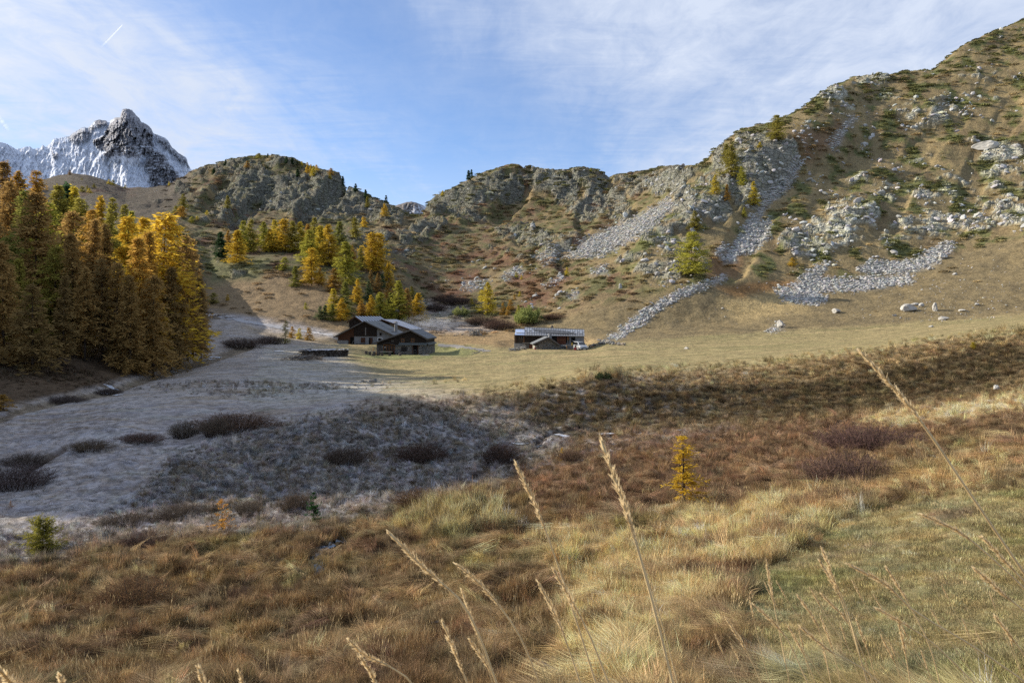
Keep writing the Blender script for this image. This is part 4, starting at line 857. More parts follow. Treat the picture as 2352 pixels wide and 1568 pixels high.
# ------------------------------------------------------------------ bushes
B_dark = [bush_meshes('b', 1.0, 1.0, 1.0, 230, 4200, 0.085, 700+i, 0.007, False) for i in range(3)]
B_leaf = [bush_meshes('b', 1.0, 1.0, 1.0, 60, 7000, 0.085, 720+i, 0.010, True) for i in range(2)]
BUSH = [  # u, foot level, width, height (levels), kind, colour, label
 (2010,1040,230,62,'d',(0.15,0.092,0.078),'long purple-brown willow thicket on the russet bog, the back one'),
 (1950,1112,190,75,'d',(0.155,0.10,0.082),'long purple-brown willow thicket on the russet bog, the front one'),
 (545,985,190,45,'d',(0.12,0.075,0.05),'long brown leafless thicket on top of the frosty bank'),
 (496,1000,70,50,'d',(0.11,0.085,0.06),'dark bushy willow left of the long brown thicket'),
 (424,1007,66,48,'d',(0.12,0.10,0.075),'upright grey-brown willow left of the other thickets on the frosty flat'),
 (322,1016,110,24,'d',(0.11,0.07,0.055),'low dark thicket on the frosty flat, nearest the upright willow'),
 (210,1035,90,28,'d',(0.12,0.09,0.06),'low brown thicket in the frosty hollow, at the left'),
 (967,1064,120,48,'d',(0.10,0.065,0.05),'dark rusty willow bush at the foot of the frosty bank, left of two'),
 (1150,1066,90,50,'d',(0.10,0.065,0.05),'dark rusty willow bush at the foot of the frosty bank, right of two'),
 (800,1064,110,36,'d',(0.11,0.08,0.06),'brown willow bush under the middle of the frosty bank'),
 (968,1160,120,36,'d',(0.12,0.075,0.045),'rounded brown dwarf willow behind the pale grass mound'),
 (680,1172,80,38,'d',(0.10,0.075,0.055),'dark twiggy shrub left above the small spruce'),
 (570,1180,60,30,'d',(0.11,0.09,0.07),'grey twiggy shrub right of the orange sapling'),
 (35,1120,150,60,'d',(0.085,0.065,0.06),'large dark thicket in shade at the left edge'),
 (60,1065,110,30,'d',(0.10,0.08,0.065),'low dark thicket behind the one at the left edge'),
 (420,1190,110,30,'d',(0.10,0.08,0.065),'low dark shrub band on the frosty bog left of the orange sapling'),
 (300,1205,150,26,'d',(0.10,0.08,0.065),'low dark shrub band nearer the olive young larch'),
 (320,1265,130,34,'d',(0.10,0.065,0.055),'dark heather hummock below the frost line at the left'),
 (310,1400,170,72,'d',(0.14,0.085,0.048),'rust-red bilberry bush in the brown bog at the lower left'),
 (560,1380,90,30,'d',(0.13,0.085,0.06),'low brown heather patch right of the rust-red bush'),
 (1085,1180,60,24,'d',(0.12,0.09,0.05),'small brown shrub right of the pale grass mound'),
 (1315,1058,60,26,'d',(0.14,0.09,0.06),'small russet shrub right of the tiny yellow larch'),
 (150,925,90,22,'d',(0.07,0.055,0.05),'dark streamside shrub under the wood, left'),
 (250,905,60,18,'d',(0.07,0.055,0.05),'dark streamside shrub under the wood beside the open water'),
 (560,800,90,30,'d',(0.085,0.065,0.055),'dark shrubs on the stream bank below the frosty track'),
 (620,790,60,24,'d',(0.095,0.07,0.06),'dark shrub right of the stream bank shrubs'),
 (1214,746,60,42,'l',(0.27,0.30,0.10),'round pale green willow behind the barn'),
 (1057,727,36,22,'l',(0.27,0.29,0.11),'pale green low willow in the valley left of the lone yellow larch'),
 (1195,744,26,30,'l',(0.28,0.30,0.08),'green willow shoot left of the round pale willow'),
 (1050,700,90,18,'d',(0.085,0.06,0.05),'dark brown thicket in the valley behind the chalets, upper'),
 (1110,745,80,22,'d',(0.10,0.07,0.055),'brown thicket below the lone yellow larch'),
 (1150,757,70,26,'d',(0.11,0.07,0.055),'russet thicket left behind the barn'),
 (1020,690,60,14,'d',(0.085,0.06,0.05),'dark brown thicket at the foot of the heath slope'),
 (1000,715,50,16,'d',(0.085,0.06,0.05),'dark thicket right of the golden end larch'),
 (1270,735,60,14,'d',(0.11,0.065,0.05),'russet shrub on the slope right of the round willow'),
 (1385,876,34,22,'l',(0.06,0.075,0.035),'dark green juniper beside the yellow tussock on the bank'),
]
for i, (u, vb, w, h, k, c, lab) in enumerate(BUSH):
    if k == 'd' and u < 700 and vb < 1130: c = tuple(1.45*q for q in c); h *= 0.85
    p = at(u, vb); s = p.y/F; m1, m2 = (B_dark if k == 'd' else B_leaf)[i % (3 if k == 'd' else 2)]
    e = empty('willow_shrub' if k == 'd' else 'willow_bush', p); wx = w*s*0.62; e.scale = (wx, max(min(wx, h*s*2.2), wx*0.45), h*s*(0.95 if k == 'l' else 0.95)); tag(e, lab, 'bush', 'shrubs of the valley floor')
    for nm, m in (('stems', m1), ('twigs' if k == 'd' else 'leaves', m2)):
        o = bpy.data.objects.new(nm, m); o.color = (*c, 1); link(o, e)
# ------------------------------------------------------------------ grass, heath, stones: scattered stuff
PC = bpy.data.collections.new('scatter_sources')
def tuft(name, n, h, r0, lean, width, seed, curl=0.5, var=0.5, spread=1.0):
    r = np.random.default_rng(seed); a = r.random(n)*2*math.pi; q = np.sqrt(r.random(n))*r0
    b = np.stack([q*np.cos(a), q*np.sin(a), np.full(n, -0.03)], -1); hh = h*(1-var+var*2*r.random(n)*0.75)
    out = np.stack([np.cos(a), np.sin(a), 0*a], -1)*(spread*0.5*r.random(n))[:, None]+r.normal(0, 0.15, (n, 3))*spread; out[:, 0] += lean*(0.7+0.6*r.random(n)); out[:, 2] = 0
    up = 1/(1+0.45*np.linalg.norm(out, axis=1)**2); m = b+(out*0.32+np.array([0, 0, 1.0])*(0.62*up)[:, None])*hh[:, None]
    e = b+(out*(1.0-0.1*curl)+np.array([0, 0, 1.0])*((1.0-curl*0.5*np.linalg.norm(out, axis=1))*up)[:, None])*hh[:, None]; e[:, 2] = np.maximum(e[:, 2], 0.01)
    s = np.stack([-np.sin(a+r.normal(0, .8, n)), np.cos(a), 0*a], -1)*width*0.5
    V = np.stack([b-s, b+s, m+s*0.8, m-s*0.8, e], 1).reshape(-1, 3); k = np.arange(n)*5
    V = V.astype(np.float32); me = bpy.data.meshes.new(name); f = [(i, i+1, i+2, i+3) for i in k]+[(i+3, i+2, i+4) for i in k]
    me.from_pydata(V.tolist(), [], f); at_ = me.attributes.new('shade', 'FLOAT', 'POINT')
    sh = np.repeat(0.45+1.1*r.random(n), 5)*np.tile([0.8, 0.8, 1.0, 1.0, 1.15], n); at_.data.foreach_set('value', sh.astype(np.float32)); me.materials.append(M_tuft); me.update()
    o = bpy.data.objects.new(name, me); return o
def stone_mesh(name, seed, mat, flat=0.62, sub=2, rough=0.22):
    bm = bmesh.new(); bmesh.ops.create_icosphere(bm, subdivisions=sub, radius=0.5); r = np.random.default_rng(seed)
    pl = [(Vector(r.normal(size=3)).normalized(), 0.28+0.16*r.random()) for _ in range(9)]; sx = Vector((1.0+0.35*r.random(), 0.75+0.3*r.random(), flat*(0.8+0.4*r.random())))
    for v in bm.verts:
        for n, d in pl:
            k = v.co.dot(n)-d
            if k > 0: v.co -= n*k
        v.co = Vector((v.co.x*sx.x, v.co.y*sx.y, v.co.z*sx.z))+Vector(r.normal(0, rough*0.05, 3))
    me = bpy.data.meshes.new(name); bm.to_mesh(me); bm.free(); me.materials.append(mat); return me
def scatter(name, sources, P, rot, scl, idx, tint, kind='stuff', label=None, cat=None):
    """one object: an instance of one of the sources on each point"""
    coll = bpy.data.collections.new(name+'_sources')
    for k, s in enumerate(sources): s.name = '%s_%02d' % (name, k); coll.objects.link(s)
    me = bpy.data.meshes.new(name); n = len(P); me.vertices.add(n); me.vertices.foreach_set('co', np.asarray(P, np.float32).ravel())
    def av(nm, typ, arr, field):
        a = me.attributes.new(nm, typ, 'POINT'); a.data.foreach_set(field, arr.ravel())
    av('rot', 'FLOAT_VECTOR', np.asarray(rot, np.float32), 'vector'); av('scl', 'FLOAT_VECTOR', np.asarray(scl, np.float32), 'vector')
    av('idx', 'INT', np.asarray(idx, np.int32), 'value'); c = np.ones((n, 4), np.float32); c[:, :3] = tint; av('tint', 'FLOAT_COLOR', c, 'color'); me.update()
    o = link(bpy.data.objects.new(name, me)); tag(o, label, cat, kind=kind)
    ng = bpy.data.node_groups.new(name, 'GeometryNodeTree'); ng.interface.new_socket('Geometry', in_out='INPUT', socket_type='NodeSocketGeometry'); ng.interface.new_socket('Geometry', in_out='OUTPUT', socket_type='NodeSocketGeometry')
    gi = ng.nodes.new('NodeGroupInput'); go = ng.nodes.new('NodeGroupOutput'); ci = ng.nodes.new('GeometryNodeCollectionInfo'); ci.inputs['Collection'].default_value = coll
    ci.inputs['Separate Children'].default_value = True; ci.inputs['Reset Children'].default_value = True
    ip = ng.nodes.new('GeometryNodeInstanceOnPoints'); ip.inputs['Pick Instance'].default_value = True
    def na(nm, typ):
        q = ng.nodes.new('GeometryNodeInputNamedAttribute'); q.data_type = typ; q.inputs['Name'].default_value = nm; return q.outputs['Attribute']
    ng.links.new(gi.outputs[0], ip.inputs['Points']); ng.links.new(ci.outputs[0], ip.inputs['Instance']); ng.links.new(na('idx', 'INT'), ip.inputs['Instance Index'])
    e2r = ng.nodes.new('FunctionNodeEulerToRotation'); ng.links.new(na('rot', 'FLOAT_VECTOR'), e2r.inputs[0]); ng.links.new(e2r.outputs[0], ip.inputs['Rotation']); ng.links.new(na('scl', 'FLOAT_VECTOR'), ip.inputs['Scale'])
    ng.links.new(ip.outputs[0], go.inputs[0]); md = o.modifiers.new('scatter', 'NODES'); md.node_group = ng; return o
def sample(n, u0, u1, v0, v1, seed):
    r = np.random.default_rng(seed); u = u0+(u1-u0)*r.random(n); v = v0+(v1-v0)*r.random(n); y = depth(u, v); ok = y < 1e8; u, v, y = u[ok], v[ok], y[ok]
    y = y*(1+r.normal(0, 0.006, len(y))); x = (u-CU)/F*y; return u, v, x, y, ground(x, y), r
TUFTS = [tuft('t', 46, 0.42, 0.12, 0.25, 0.006, 1, 0.4, 0.5, 0.7), tuft('t', 46, 0.40, 0.13, 0.35, 0.006, 2, 0.5, 0.6, 0.8),       # 0,1 upright straw
 tuft('t', 60, 0.46, 0.12, 1.25, 0.006, 3, 0.9, 0.4, 0.5), tuft('t', 60, 0.50, 0.14, 1.5, 0.006, 4, 0.95, 0.4, 0.5),               # 2,3 matted
 tuft('t', 60, 0.10, 0.20, 0.1, 0.005, 5, 0.5, 0.6, 1.2), tuft('t', 60, 0.12, 0.22, 0.2, 0.005, 6, 0.6, 0.6, 1.3),                 # 4,5 short turf
 tuft('t', 70, 0.22, 0.20, 0.05, 0.008, 7, 0.5, 0.7, 1.5), tuft('t', 70, 0.26, 0.20, 0.15, 0.008, 8, 0.6, 0.7, 1.4)]               # 6,7 heath
u, v, x, y, z, r = sample(235000, -60, 2420, 735, 1700, 11)
u2, v2, x2, y2, z2, _ = sample(60000, 2420, 3080, 1000, 1700, 12); u3, v3, x3, y3, z3, _ = sample(36000, -580, -60, 960, 1700, 13); u, v, x, y, z = [np.concatenate(q) for q in ((u, u2, u3), (v, v2, v3), (x, x2, x3), (y, y2, y3), (z, z2, z3))]
keep = (y < 97); u, v, x, y, z = u[keep], v[keep], x[keep], y[keep], z[keep]; n = len(u)
uw = u+18*fbm(x/2, y/2, 201, 2); vw = v+9*fbm(x/2+5, y/2, 202, 2); pn = fbm(x/1.6, y/1.6, 203, 3)
g_tall = pmask(uw, vw, [(1180,1240),(1450,1190),(1700,1145),(1930,1120),(2040,1160),(1850,1250),(1720,1340),(1580,1440),(1520,1700),(1260,1700),(1300,1340)], 20)
g_bank2 = np.maximum(pmask(uw, vw, [(1830,1110),(2080,1075),(2420,975),(2420,1095),(2150,1140),(1990,1160)], 10), pmask(uw, vw, [(1950,962),(2050,945),(2420,895),(2420,945),(2080,985)], 8))
g_mound = np.maximum(pmask(uw, vw, [(900,1215),(960,1160),(1050,1140),(1150,1160),(1190,1215),(1050,1240)], 10), pmask(uw, vw, [(1325,872),(1355,845),(1400,842),(1445,872)], 6))
g_turf = pmask(uw, vw, [(1760,1310),(1960,1185),(2150,1140),(2420,1105),(2420,1700),(1850,1700),(1700,1420)], 14)
g_heath = pmask(uw, vw, [(1180,1040),(1250,905),(1380,872),(1800,842),(2200,785),(2420,760),(2420,890),(2000,945),(1700,965),(1400,985)], 12)
g_flat = pmask(uw, vw, [(-100,860),(640,905),(1100,850),(2420,700),(2420,745),(1800,832),(1390,862),(1100,912),(860,934),(640,978),(380,1060),(335,1130),(230,1195),(120,1225),(-100,1240)], 26)
typ = np.where(pn > 0.08, 2, np.where(r.random(n) < 0.5, 6, 0)).astype(int)
typ = np.where(g_heath > 0.5, np.where(r.random(n) < 0.7, 6, 2), typ); typ = np.where(g_tall > 0.5, np.where((r.random(n) < 0.55) | (pn < -0.1), 0, 2), typ); typ = np.where(g_bank2 > 0.5, np.where(r.random(n) < 0.4, 0, 2), typ)
typ = np.where(g_mound > 0.5, 0, typ); g_flat = np.where(r.random(n) < g_flat, 1.0, 0.0); typ = np.where((g_turf > 0.5) | (g_flat > 0.5), 4, typ)
typ = np.where((g_turf > 0.5) & (vw > 1480) & (pn > 0.1), 2, typ)
idx = typ+(r.random(n) < 0.5)
size = np.interp(y, [3, 8, 20, 40, 60, 90], [0.34, 0.42, 0.66, 0.95, 1.2, 1.5])*(0.45+1.0*r.random(n)**1.5)*(1+0.8*fbm(x/0.8, y/0.8, 207, 2))
size *= np.where(g_mound > 0.5, 1.45, 1.0)*np.where(g_tall > 0.5, 1.15, 1.0)*np.where(g_heath > 0.5, 0.9, 1.0)
drop = (r.random(n) < 0.5*(g_flat > 0.5)) | ((y > 60) & (g_flat > 0.5) & (u > 300)) | ((lmask(u, v, BROOK, 13) > 0.3) | ((fbm(x/0.75, y/0.75, 207, 2) < -0.24) & (g_turf < 0.5) & (g_tall < 0.5) & (g_mound < 0.5) & (r.random(n) < 0.8)))
frost_t = fr_ = None
fro = bil(FRO, *gidx(x, y)); hue = fbm(x/1.1, y/1.1, 208, 3)
tint = cover(x, y)*np.exp(r.normal(0, 0.42, (n, 1)))*(1.75-0.55*np.clip(fro*1.3, 0, 1))[:, None]*(1+0.55*fbm(x/0.5, y/0.5, 209, 2))[:, None]
bare = (fro > 0.2) & (r.random(n) < 0.20); size *= np.where(fro > 0.3, 0.78, 1.0); tint = np.where(bare[:, None], np.array((0.13, 0.10, 0.065))*np.exp(r.normal(0, 0.35, (n, 1))), tint)
tint *= np.stack([1+0.22*hue, 1+0*hue, 1-0.25*hue], -1)+r.normal(0, 0.05, (n, 3))
tint *= (1+0.30*g_tall+0.2*g_bank2)[:, None]
dk = (r.random(n) < 0.22) & (fro < 0.3) & (g_turf < 0.5) & (g_tall < 0.5); tint = np.where(dk[:, None], tint*0.42+np.array((0.02, 0.008, 0.004)), tint)
straw = (r.random(n) < 0.12)[:, None]; tint = np.where(straw & (u > 300)[:, None], tint*0.45+np.array((0.40, 0.30, 0.16))*0.55, tint); tint = np.clip(tint, 0.015, 0.68)
flow = 2.6+1.3*fbm(x/3.5, y/3.5, 205, 2)*2; rz = np.where(typ == 2, flow+r.normal(0, 0.9, n), r.random(n)*6.28)
rot = np.stack([r.normal(0, 0.22, n), r.normal(0, 0.22, n), rz], -1); sv_ = np.stack([size, size, size*(0.8+0.4*r.random(n))], -1)
k = ~drop; scatter('grass', TUFTS, np.stack([x, y, z], -1)[k], rot[k], sv_[k], idx[k], tint[k])
# thin flowering stems standing above the sward
def stems(name, n, seed):
    r = np.random.default_rng(seed); m = MB()
    for i in range(n):
        a, q = r.random()*6.28, 0.25*r.random(); b = Vector((q*math.cos(a), q*math.sin(a), -.02)); t_ = b+Vector((r.normal(0, .10)+.05, r.normal(0, .10), .55*(.7+.5*r.random()))); mid = b.lerp(t_, .5)+Vector((0, 0, .03))
        m.add([b+Vector((-.0018, 0, 0)), b+Vector((.0018, 0, 0)), mid+Vector((.0015, 0, 0)), mid+Vector((-.0015, 0, 0)), t_], [(0, 1, 2, 3), (3, 2, 4)]); d = (t_-mid).normalized(); s_ = Vector((.006, 0, 0))
        m.add([t_-d*.10, t_-d*.05+s_, t_+d*.02, t_-d*.05-s_], [(0, 1, 2, 3)])
    me = bpy.data.meshes.new(name); me.from_pydata(m.v, [], m.f); a_ = me.attributes.new('shade', 'FLOAT', 'POINT'); a_.data.foreach_set('value', (0.7+0.6*r.random(len(m.v))).astype(np.float32)); me.materials.append(M_tuft); me.update(); return bpy.data.objects.new(name, me)
ks = np.where((y < 45) & (y > 9) & (g_turf < 0.4) & (fro < 0.5) & (r.random(n) < 0.010+0.022*g_tall) & ~drop)[0]; q_ = len(ks)
scatter('flowering_grass', [stems('f', 6, 1), stems('f', 4, 2), stems('f', 8, 3)], np.stack([x, y, z], -1)[ks], np.stack([r.normal(0, .15, q_), r.normal(0, .15, q_), r.random(q_)*6.28], -1), np.repeat((0.5+0.4*r.random(q_))[:, None], 3, 1), r.integers(0, 3, q_), np.array((0.52, 0.40, 0.22))*np.exp(r.normal(0, .25, (q_, 1))))
# juniper and bilberry cushions on the hills
def cushion(name, seed, n=90):
    r = np.random.default_rng(seed); a = r.random(n)*2*math.pi; q = np.sqrt(r.random(n)); P = np.stack([q*np.cos(a)*0.5, q*np.sin(a)*0.5, 0.20*np.sqrt(1-0.9*q*q)*r.random(n)**0.4], -1)
    D = r.normal(0, 0.7, (n, 3)); D[:, 2] = np.abs(D[:, 2])+0.3; D[:, :2] += P[:, :2]; D /= np.linalg.norm(D, axis=1)[:, None]
    me = cards_mesh(name, P, D, np.full(n, 0.17), 0.15+0.10*r.random(n), 0.6+0.7*r.random(n), r, M_tuft); return bpy.data.objects.new(name, me)
u, v, x, y, z, r = sample(34000, -20, 2400, 60, 770, 21)
keep = (y > 185) & (y < 900) & (u > 380); u, v, x, y, z = [q[keep] for q in (u, v, x, y, z)]; n = len(u)
d1 = fbm(x/7, y/11, 221, 3)+0.55*fbm(x/28, y/40, 222, 3); rk = bil(ROCKA, *gidx(x, y))
smooth = pmask(u, v, [(1180,770),(1400,690),(1660,640),(2000,640),(2352,540),(2500,520),(2500,740),(1400,800)], 8)+pmask(u, v, [(460,640),(600,630),(780,650),(800,770),(640,760),(460,712)], 8)
scr = np.maximum.reduce([pmask(u, v, p_, 4)*s_ for p_, s_ in SCREE])
jn = bil(JUN, *gidx(x, y)); pr = np.where(u > 1500, 0.04+0.55*jn, (0.25+0.6*sstep(-0.08, 0.22, d1)))*(1-0.72*rk)*np.where(u > 1750, 1.0, 0.75)*(1-0.93*np.clip(smooth, 0, 1))*(1-scr)
k = r.random(n) < pr; u, v, x, y, z, d1 = [q[k] for q in (u, v, x, y, z, d1)]; n = len(u)
red = fbm(x/16, y/22, 224, 3)+r.normal(0, 0.12, n)+0.25*(u < 1300)-0.1
tint = cover(x, y)*1.9*np.exp(r.normal(0, 0.28, (n, 1))) if True else np.where((red > 0.22)[:, None], np.array((0.17, 0.095, 0.055)), np.where((r.random(n) < 0.75)[:, None], np.array((0.125, 0.135, 0.048)), np.array((0.19, 0.17, 0.065))))*np.exp(r.normal(0, 0.22, (n, 1)))
s = np.interp(y, [180, 300, 600, 900], [1.6, 2.4, 4.0, 5.2])*(0.45+0.9*r.random(n)); sl = np.stack([s*1.35, s, s*(0.7+0.3*r.random(n))], -1)
scatter('heath_cushions', [cushion('c', 31), cushion('c', 32), cushion('c', 33)], np.stack([x, y, z-0.05*s], -1), np.stack([0*x, 0*x, r.random(n)*6.28], -1), sl, r.integers(0, 3, n), tint)
# cushions along the skylines
r = np.random.default_rng(77); n = 2600; u = 440+1960*r.random(n); y = np.interp(u, UT, SKY_Y)*(0.86+0.15*r.random(n)); x = (u-CU)/F*y; z = ground(x, y); s = (1.2+2.6*r.random(n)**2)*np.interp(y, [350, 700], [1.0, 1.5])
k = (fbm(x/8, y/12, 226, 3) > -0.05) & (y < np.interp(u, UT, SKY_Y)*1.005); n = int(k.sum())
tint2 = np.array((0.17, 0.165, 0.065))*np.exp(r.normal(0, 0.25, (n, 1)))
scatter('skyline_cushions', [cushion('c', 34), cushion('c', 35)], np.stack([x, y, z-0.08*s], -1)[k], np.stack([0*x, 0*x, r.random(len(x))*6.28], -1)[k], np.stack([s*1.3, s, s*0.8], -1)[k], r.integers(0, 2, n), tint2)
# stones: scree tongues, scattered blocks
M_stone, t_, b_ = new_mat('scree_stone', 0.9, 0.15); it = attr(t_, 'tint', 'INSTANCER'); geo_ = t_.nodes.new('ShaderNodeNewGeometry')
t_.links.new(mixc(t_, 1.0, it.outputs['Color'], ramp(t_, noise(t_, geo_.outputs['Position'], 1.3, 4, 0.6), [(0.3, 0.78), (0.7, 1.2)]), 'MULTIPLY'), b_.inputs['Base Color'])
STN = [bpy.data.objects.new('s', stone_mesh('s', 40+i, M_stone, 0.6, 1)) for i in range(6)]
Ps, Rs, Ss, Ts = [], [], [], []
def stones(u, v, y, smin, smax, r, warm=0.0, stand=False):
    x = (u-CU)/F*y; z = ground(x, y); n = len(x); s = smin*(smax/smin)**(r.random(n)**2.8)
    Ps.append(np.stack([x, y, z+0.08*s], -1)); Rs.append(np.stack([r.normal(0, .5 if stand else .25, n), r.normal(0, .5 if stand else .25, n), r.random(n)*6.28], -1)); Ss.append(np.stack([s, s*(0.7+.5*r.random(n)), s*(0.6+.7*r.random(n))], -1))
    g = 0.34+0.12*r.random((n, 1)); Ts.append(g*np.array((1.0, 0.985, 0.935))*(1+r.normal(0, 0.03, (n, 3))))
r = np.random.default_rng(51)
for poly, s_ in SCREE:
    us = [p_[0] for p_ in poly]; vs_ = [p_[1] for p_ in poly]; area = (max(us)-min(us))*(max(vs_)-min(vs_)); nn_ = int(area*0.95*s_)
    u = min(us)-6+(max(us)-min(us)+12)*r.random(nn_); v = min(vs_)-4+(max(vs_)-min(vs_)+8)*r.random(nn_); m_ = pmask(u+14*fbm(u/12, v/12, 231, 3), v+10*fbm(u/12, v/12, 232, 3), poly, 9)*(0.55+0.9*fbm(u/14, v/10, 233, 3)).clip(0.1, 1); k = (r.random(nn_) < m_) & (depth(u, v) < 1e8); u, v = u[k], v[k]
    y = depth(u, v); stones(u, v, y, np.interp(y.mean(), [150, 400], [0.3, 0.6]), np.interp(y.mean(), [150, 400], [1.15, 2.2]), r)
# blocks among the heath of the right-hand hill
for (u0, u1, v0, v1, nn_, th) in ((1820,2400,60,620,7000,0.08),(1480,1860,300,660,1800,0.2),(1000,1640,390,640,600,0.34),(430,960,360,560,300,0.3),(900,1300,560,720,700,0.15)):
    u = u0+(u1-u0)*r.random(nn_); v = v0+(v1-v0)*r.random(nn_); y = depth(u, v); k = (y < 1e8) & (y > 185); u, v, y = u[k], v[k], y[k]; x = (u-CU)/F*y
    d_ = fbm(x/9, y/14, 241, 3)+0.5*fbm(x/30, y/40, 242, 2)+0.75*bil(ROCKA, *gidx(x, y)); k = (d_ > th+0.28*r.random(len(u))) & (pmask(u, v, [(1180,770),(1400,690),(1660,640),(1850,625),(2000,600),(2352,535),(2500,520),(2500,740),(1400,800)], 8) < 0.5)
    u, v, y = u[k], v[k], y[k]; stones(u, v, y, 0.45, np.interp(y.mean(), [200, 600], [3.0, 5.0]), r, stand=True)
u = 1400+1000*r.random(900); v = 560+190*r.random(900); y = depth(u, v); k = (y < 300) & (y > 150) & (r.random(900) < 0.7*pmask(u, v, [(1400,760),(1700,650),(2400,540),(2400,720)], 20)); stones(u[k], v[k], y[k], 0.18, 0.8, r)
u = 2050+330*r.random(260); v = 640+100*r.random(260); y = depth(u, v); k = (y < 300) & (y > 150); stones(u[k], v[k], y[k], 0.2, 0.7, r)
Ps, Rs, Ss, Ts = map(np.concatenate, (Ps, Rs, Ss, Ts)); scatter('scree', STN, Ps, Rs, Ss, r.integers(0, 6, len(Ps)), np.clip(Ts, 0.1, 0.5))
# ------------------------------------------------------------------ chalets, barn, hut
M_logs = plain('old_dark_timber', (0.030, 0.022, 0.017), 0.85, 0.15, 3.0, 0.55, (0.4, 0.4, 6))
M_logs2 = plain('dark_log', (0.040, 0.030, 0.023), 0.85, 0.15, 4.0, 0.6, (0.3, 0.3, 5))
M_red = plain('reddish_boards', (0.085, 0.040, 0.022), 0.8, 0.15, 4.0, 0.5, (5, 5, 0.4))
M_redwood = plain('red_barn_door', (0.13, 0.050, 0.028), 0.8, 0.15, 4.0, 0.35, (5, 5, 0.4))
M_orange = plain('orange_window_wood', (0.20, 0.085, 0.028), 0.7, 0.25, 6, 0.25)
M_plaster = plain('grey_plaster', (0.215, 0.212, 0.205), 0.95, 0.1, 1.6, 0.28, bump=0.03)
M_plaster2 = plain('tan_stone_plaster', (0.235, 0.195, 0.145), 0.95, 0.1, 2.0, 0.3, bump=0.04)
M_mortar = plain('wall_core', (0.12, 0.11, 0.098), 0.95, 0.1, 4, 0.3)
M_slate = plain('grey_roof_boards', (0.150, 0.158, 0.160), 0.8, 0.25, 2.0, 0.28, (1, 6, 1), bump=0.02)
M_slate2 = plain('weathered_roof', (0.128, 0.138, 0.128), 0.85, 0.2, 2.0, 0.3, (1, 6, 1), bump=0.02)
M_frost = plain('frosted_board', (0.50, 0.52, 0.58), 0.8, 0.2, 5, 0.2)
M_metal = plain('sheet_metal_roof', (0.33, 0.335, 0.34), 0.38, 0.5, 1.5, 0.15, metal=0.55)
M_metald = plain('dark_metal', (0.06, 0.06, 0.06), 0.5, 0.4)
M_black = plain('painted_interior_shade', (0.008, 0.007, 0.006), 0.9, 0.1)  # near-black paint: the unlit insides of openings put into the colour
M_white = plain('white_paint', (0.62, 0.61, 0.58), 0.7, 0.2, 5, 0.1)
M_dark = plain('weathered_plank', (0.095, 0.080, 0.066), 0.85, 0.15, 4, 0.4, (0.5, 4, 4))
M_fresh = plain('fresh_timber', (0.42, 0.22, 0.09), 0.7, 0.2, 5, 0.2)
M_greywood = plain('grey_weathered_wood', (0.19, 0.175, 0.155), 0.85, 0.15, 5, 0.35, (0.5, 4, 4))
M_wstone = plain('wall_stone', (0.30, 0.285, 0.25), 0.92, 0.1, 3.0, 0.4, bump=0.03)
M_wstone2 = plain('wall_stone_dark', (0.185, 0.180, 0.165), 0.92, 0.1, 3.0, 0.4, bump=0.03)
M_wstone3 = plain('wall_stone_warm', (0.30, 0.25, 0.195), 0.92, 0.1, 3.0, 0.4, bump=0.03)
gl, t, b = new_mat('window_glass', 0.08, 0.6); b.inputs['Base Color'].default_value = (0.012, 0.014, 0.016, 1)
M_glass = gl
tp, t, b = new_mat('blue_striped_tarpaulin', 0.35, 0.5); tc = t.nodes.new('ShaderNodeTexCoord')
wv_ = NN(t, 'ShaderNodeTexWave', wave_type='BANDS', bands_direction='Z'); wv_.inputs['Scale'].default_value = 1.3; wv_.inputs['Distortion'].default_value = 2.2; wv_.inputs['Detail'].default_value = 2
t.links.new(mapping(t, tc.outputs['Object'], (0.25, 1, 1), (0.1, 0.25, 0)), wv_.inputs['Vector'])
cr_ = t.nodes.new('ShaderNodeValToRGB'); e = cr_.color_ramp.elements; e[0].position = 0.2; e[0].color = (0.14, 0.28, 0.66, 1); e[1].position = 0.8; e[1].color = (0.42, 0.42, 0.36, 1)
q = e.new(0.5); q.color = (0.36, 0.44, 0.62, 1); t.links.new(wv_.outputs['Fac'], cr_.inputs[0]); t.links.new(cr_.outputs[0], b.inputs['Base Color'])
M_tarp = tp
SB = [stone_mesh('stone', 90+i, m, 0.7, 1, 0.1) for i, m in enumerate((M_wstone, M_wstone2, M_wstone3, M_wstone, M_wstone2))]
def stones_on(parent, o, ax, up, w, h, n_rows, avg, holes=(), depth_=0.22, slope=None, seed=0):
    """separate stones set in courses over a wall face; o = lower corner, ax/up unit vectors, holes in wall coordinates"""
    r = random.Random(seed); ax, up = Vector(ax), Vector(up); nrm = ax.cross(up)
    rh_ = h/n_rows
    for k in range(n_rows):
        s = -r.random()*avg*0.5
        while s < w:
            L_ = avg*(0.55+0.9*r.random()); c, zc = s+L_/2, (k+0.5)*rh_; s += L_
            if c < 0.03*w or c > w-0.06: continue
            if slope and zc > slope(c): continue
            if any(a-0.05 < c < b_+0.05 and z0 < zc < z1 for a, b_, z0, z1 in holes): continue
            ob = bpy.data.objects.new('stone', r.choice(SB)); link(ob, parent)
            ob.location = Vector(o)+ax*c+up*zc+nrm*0.02; ob.scale = (L_*0.92, depth_, rh_*1.28*(0.8+0.35*r.random()))
            ob.rotation_euler = (r.gauss(0, .05), r.gauss(0, .06), math.atan2(ax.y, ax.x)+r.gauss(0, .05))
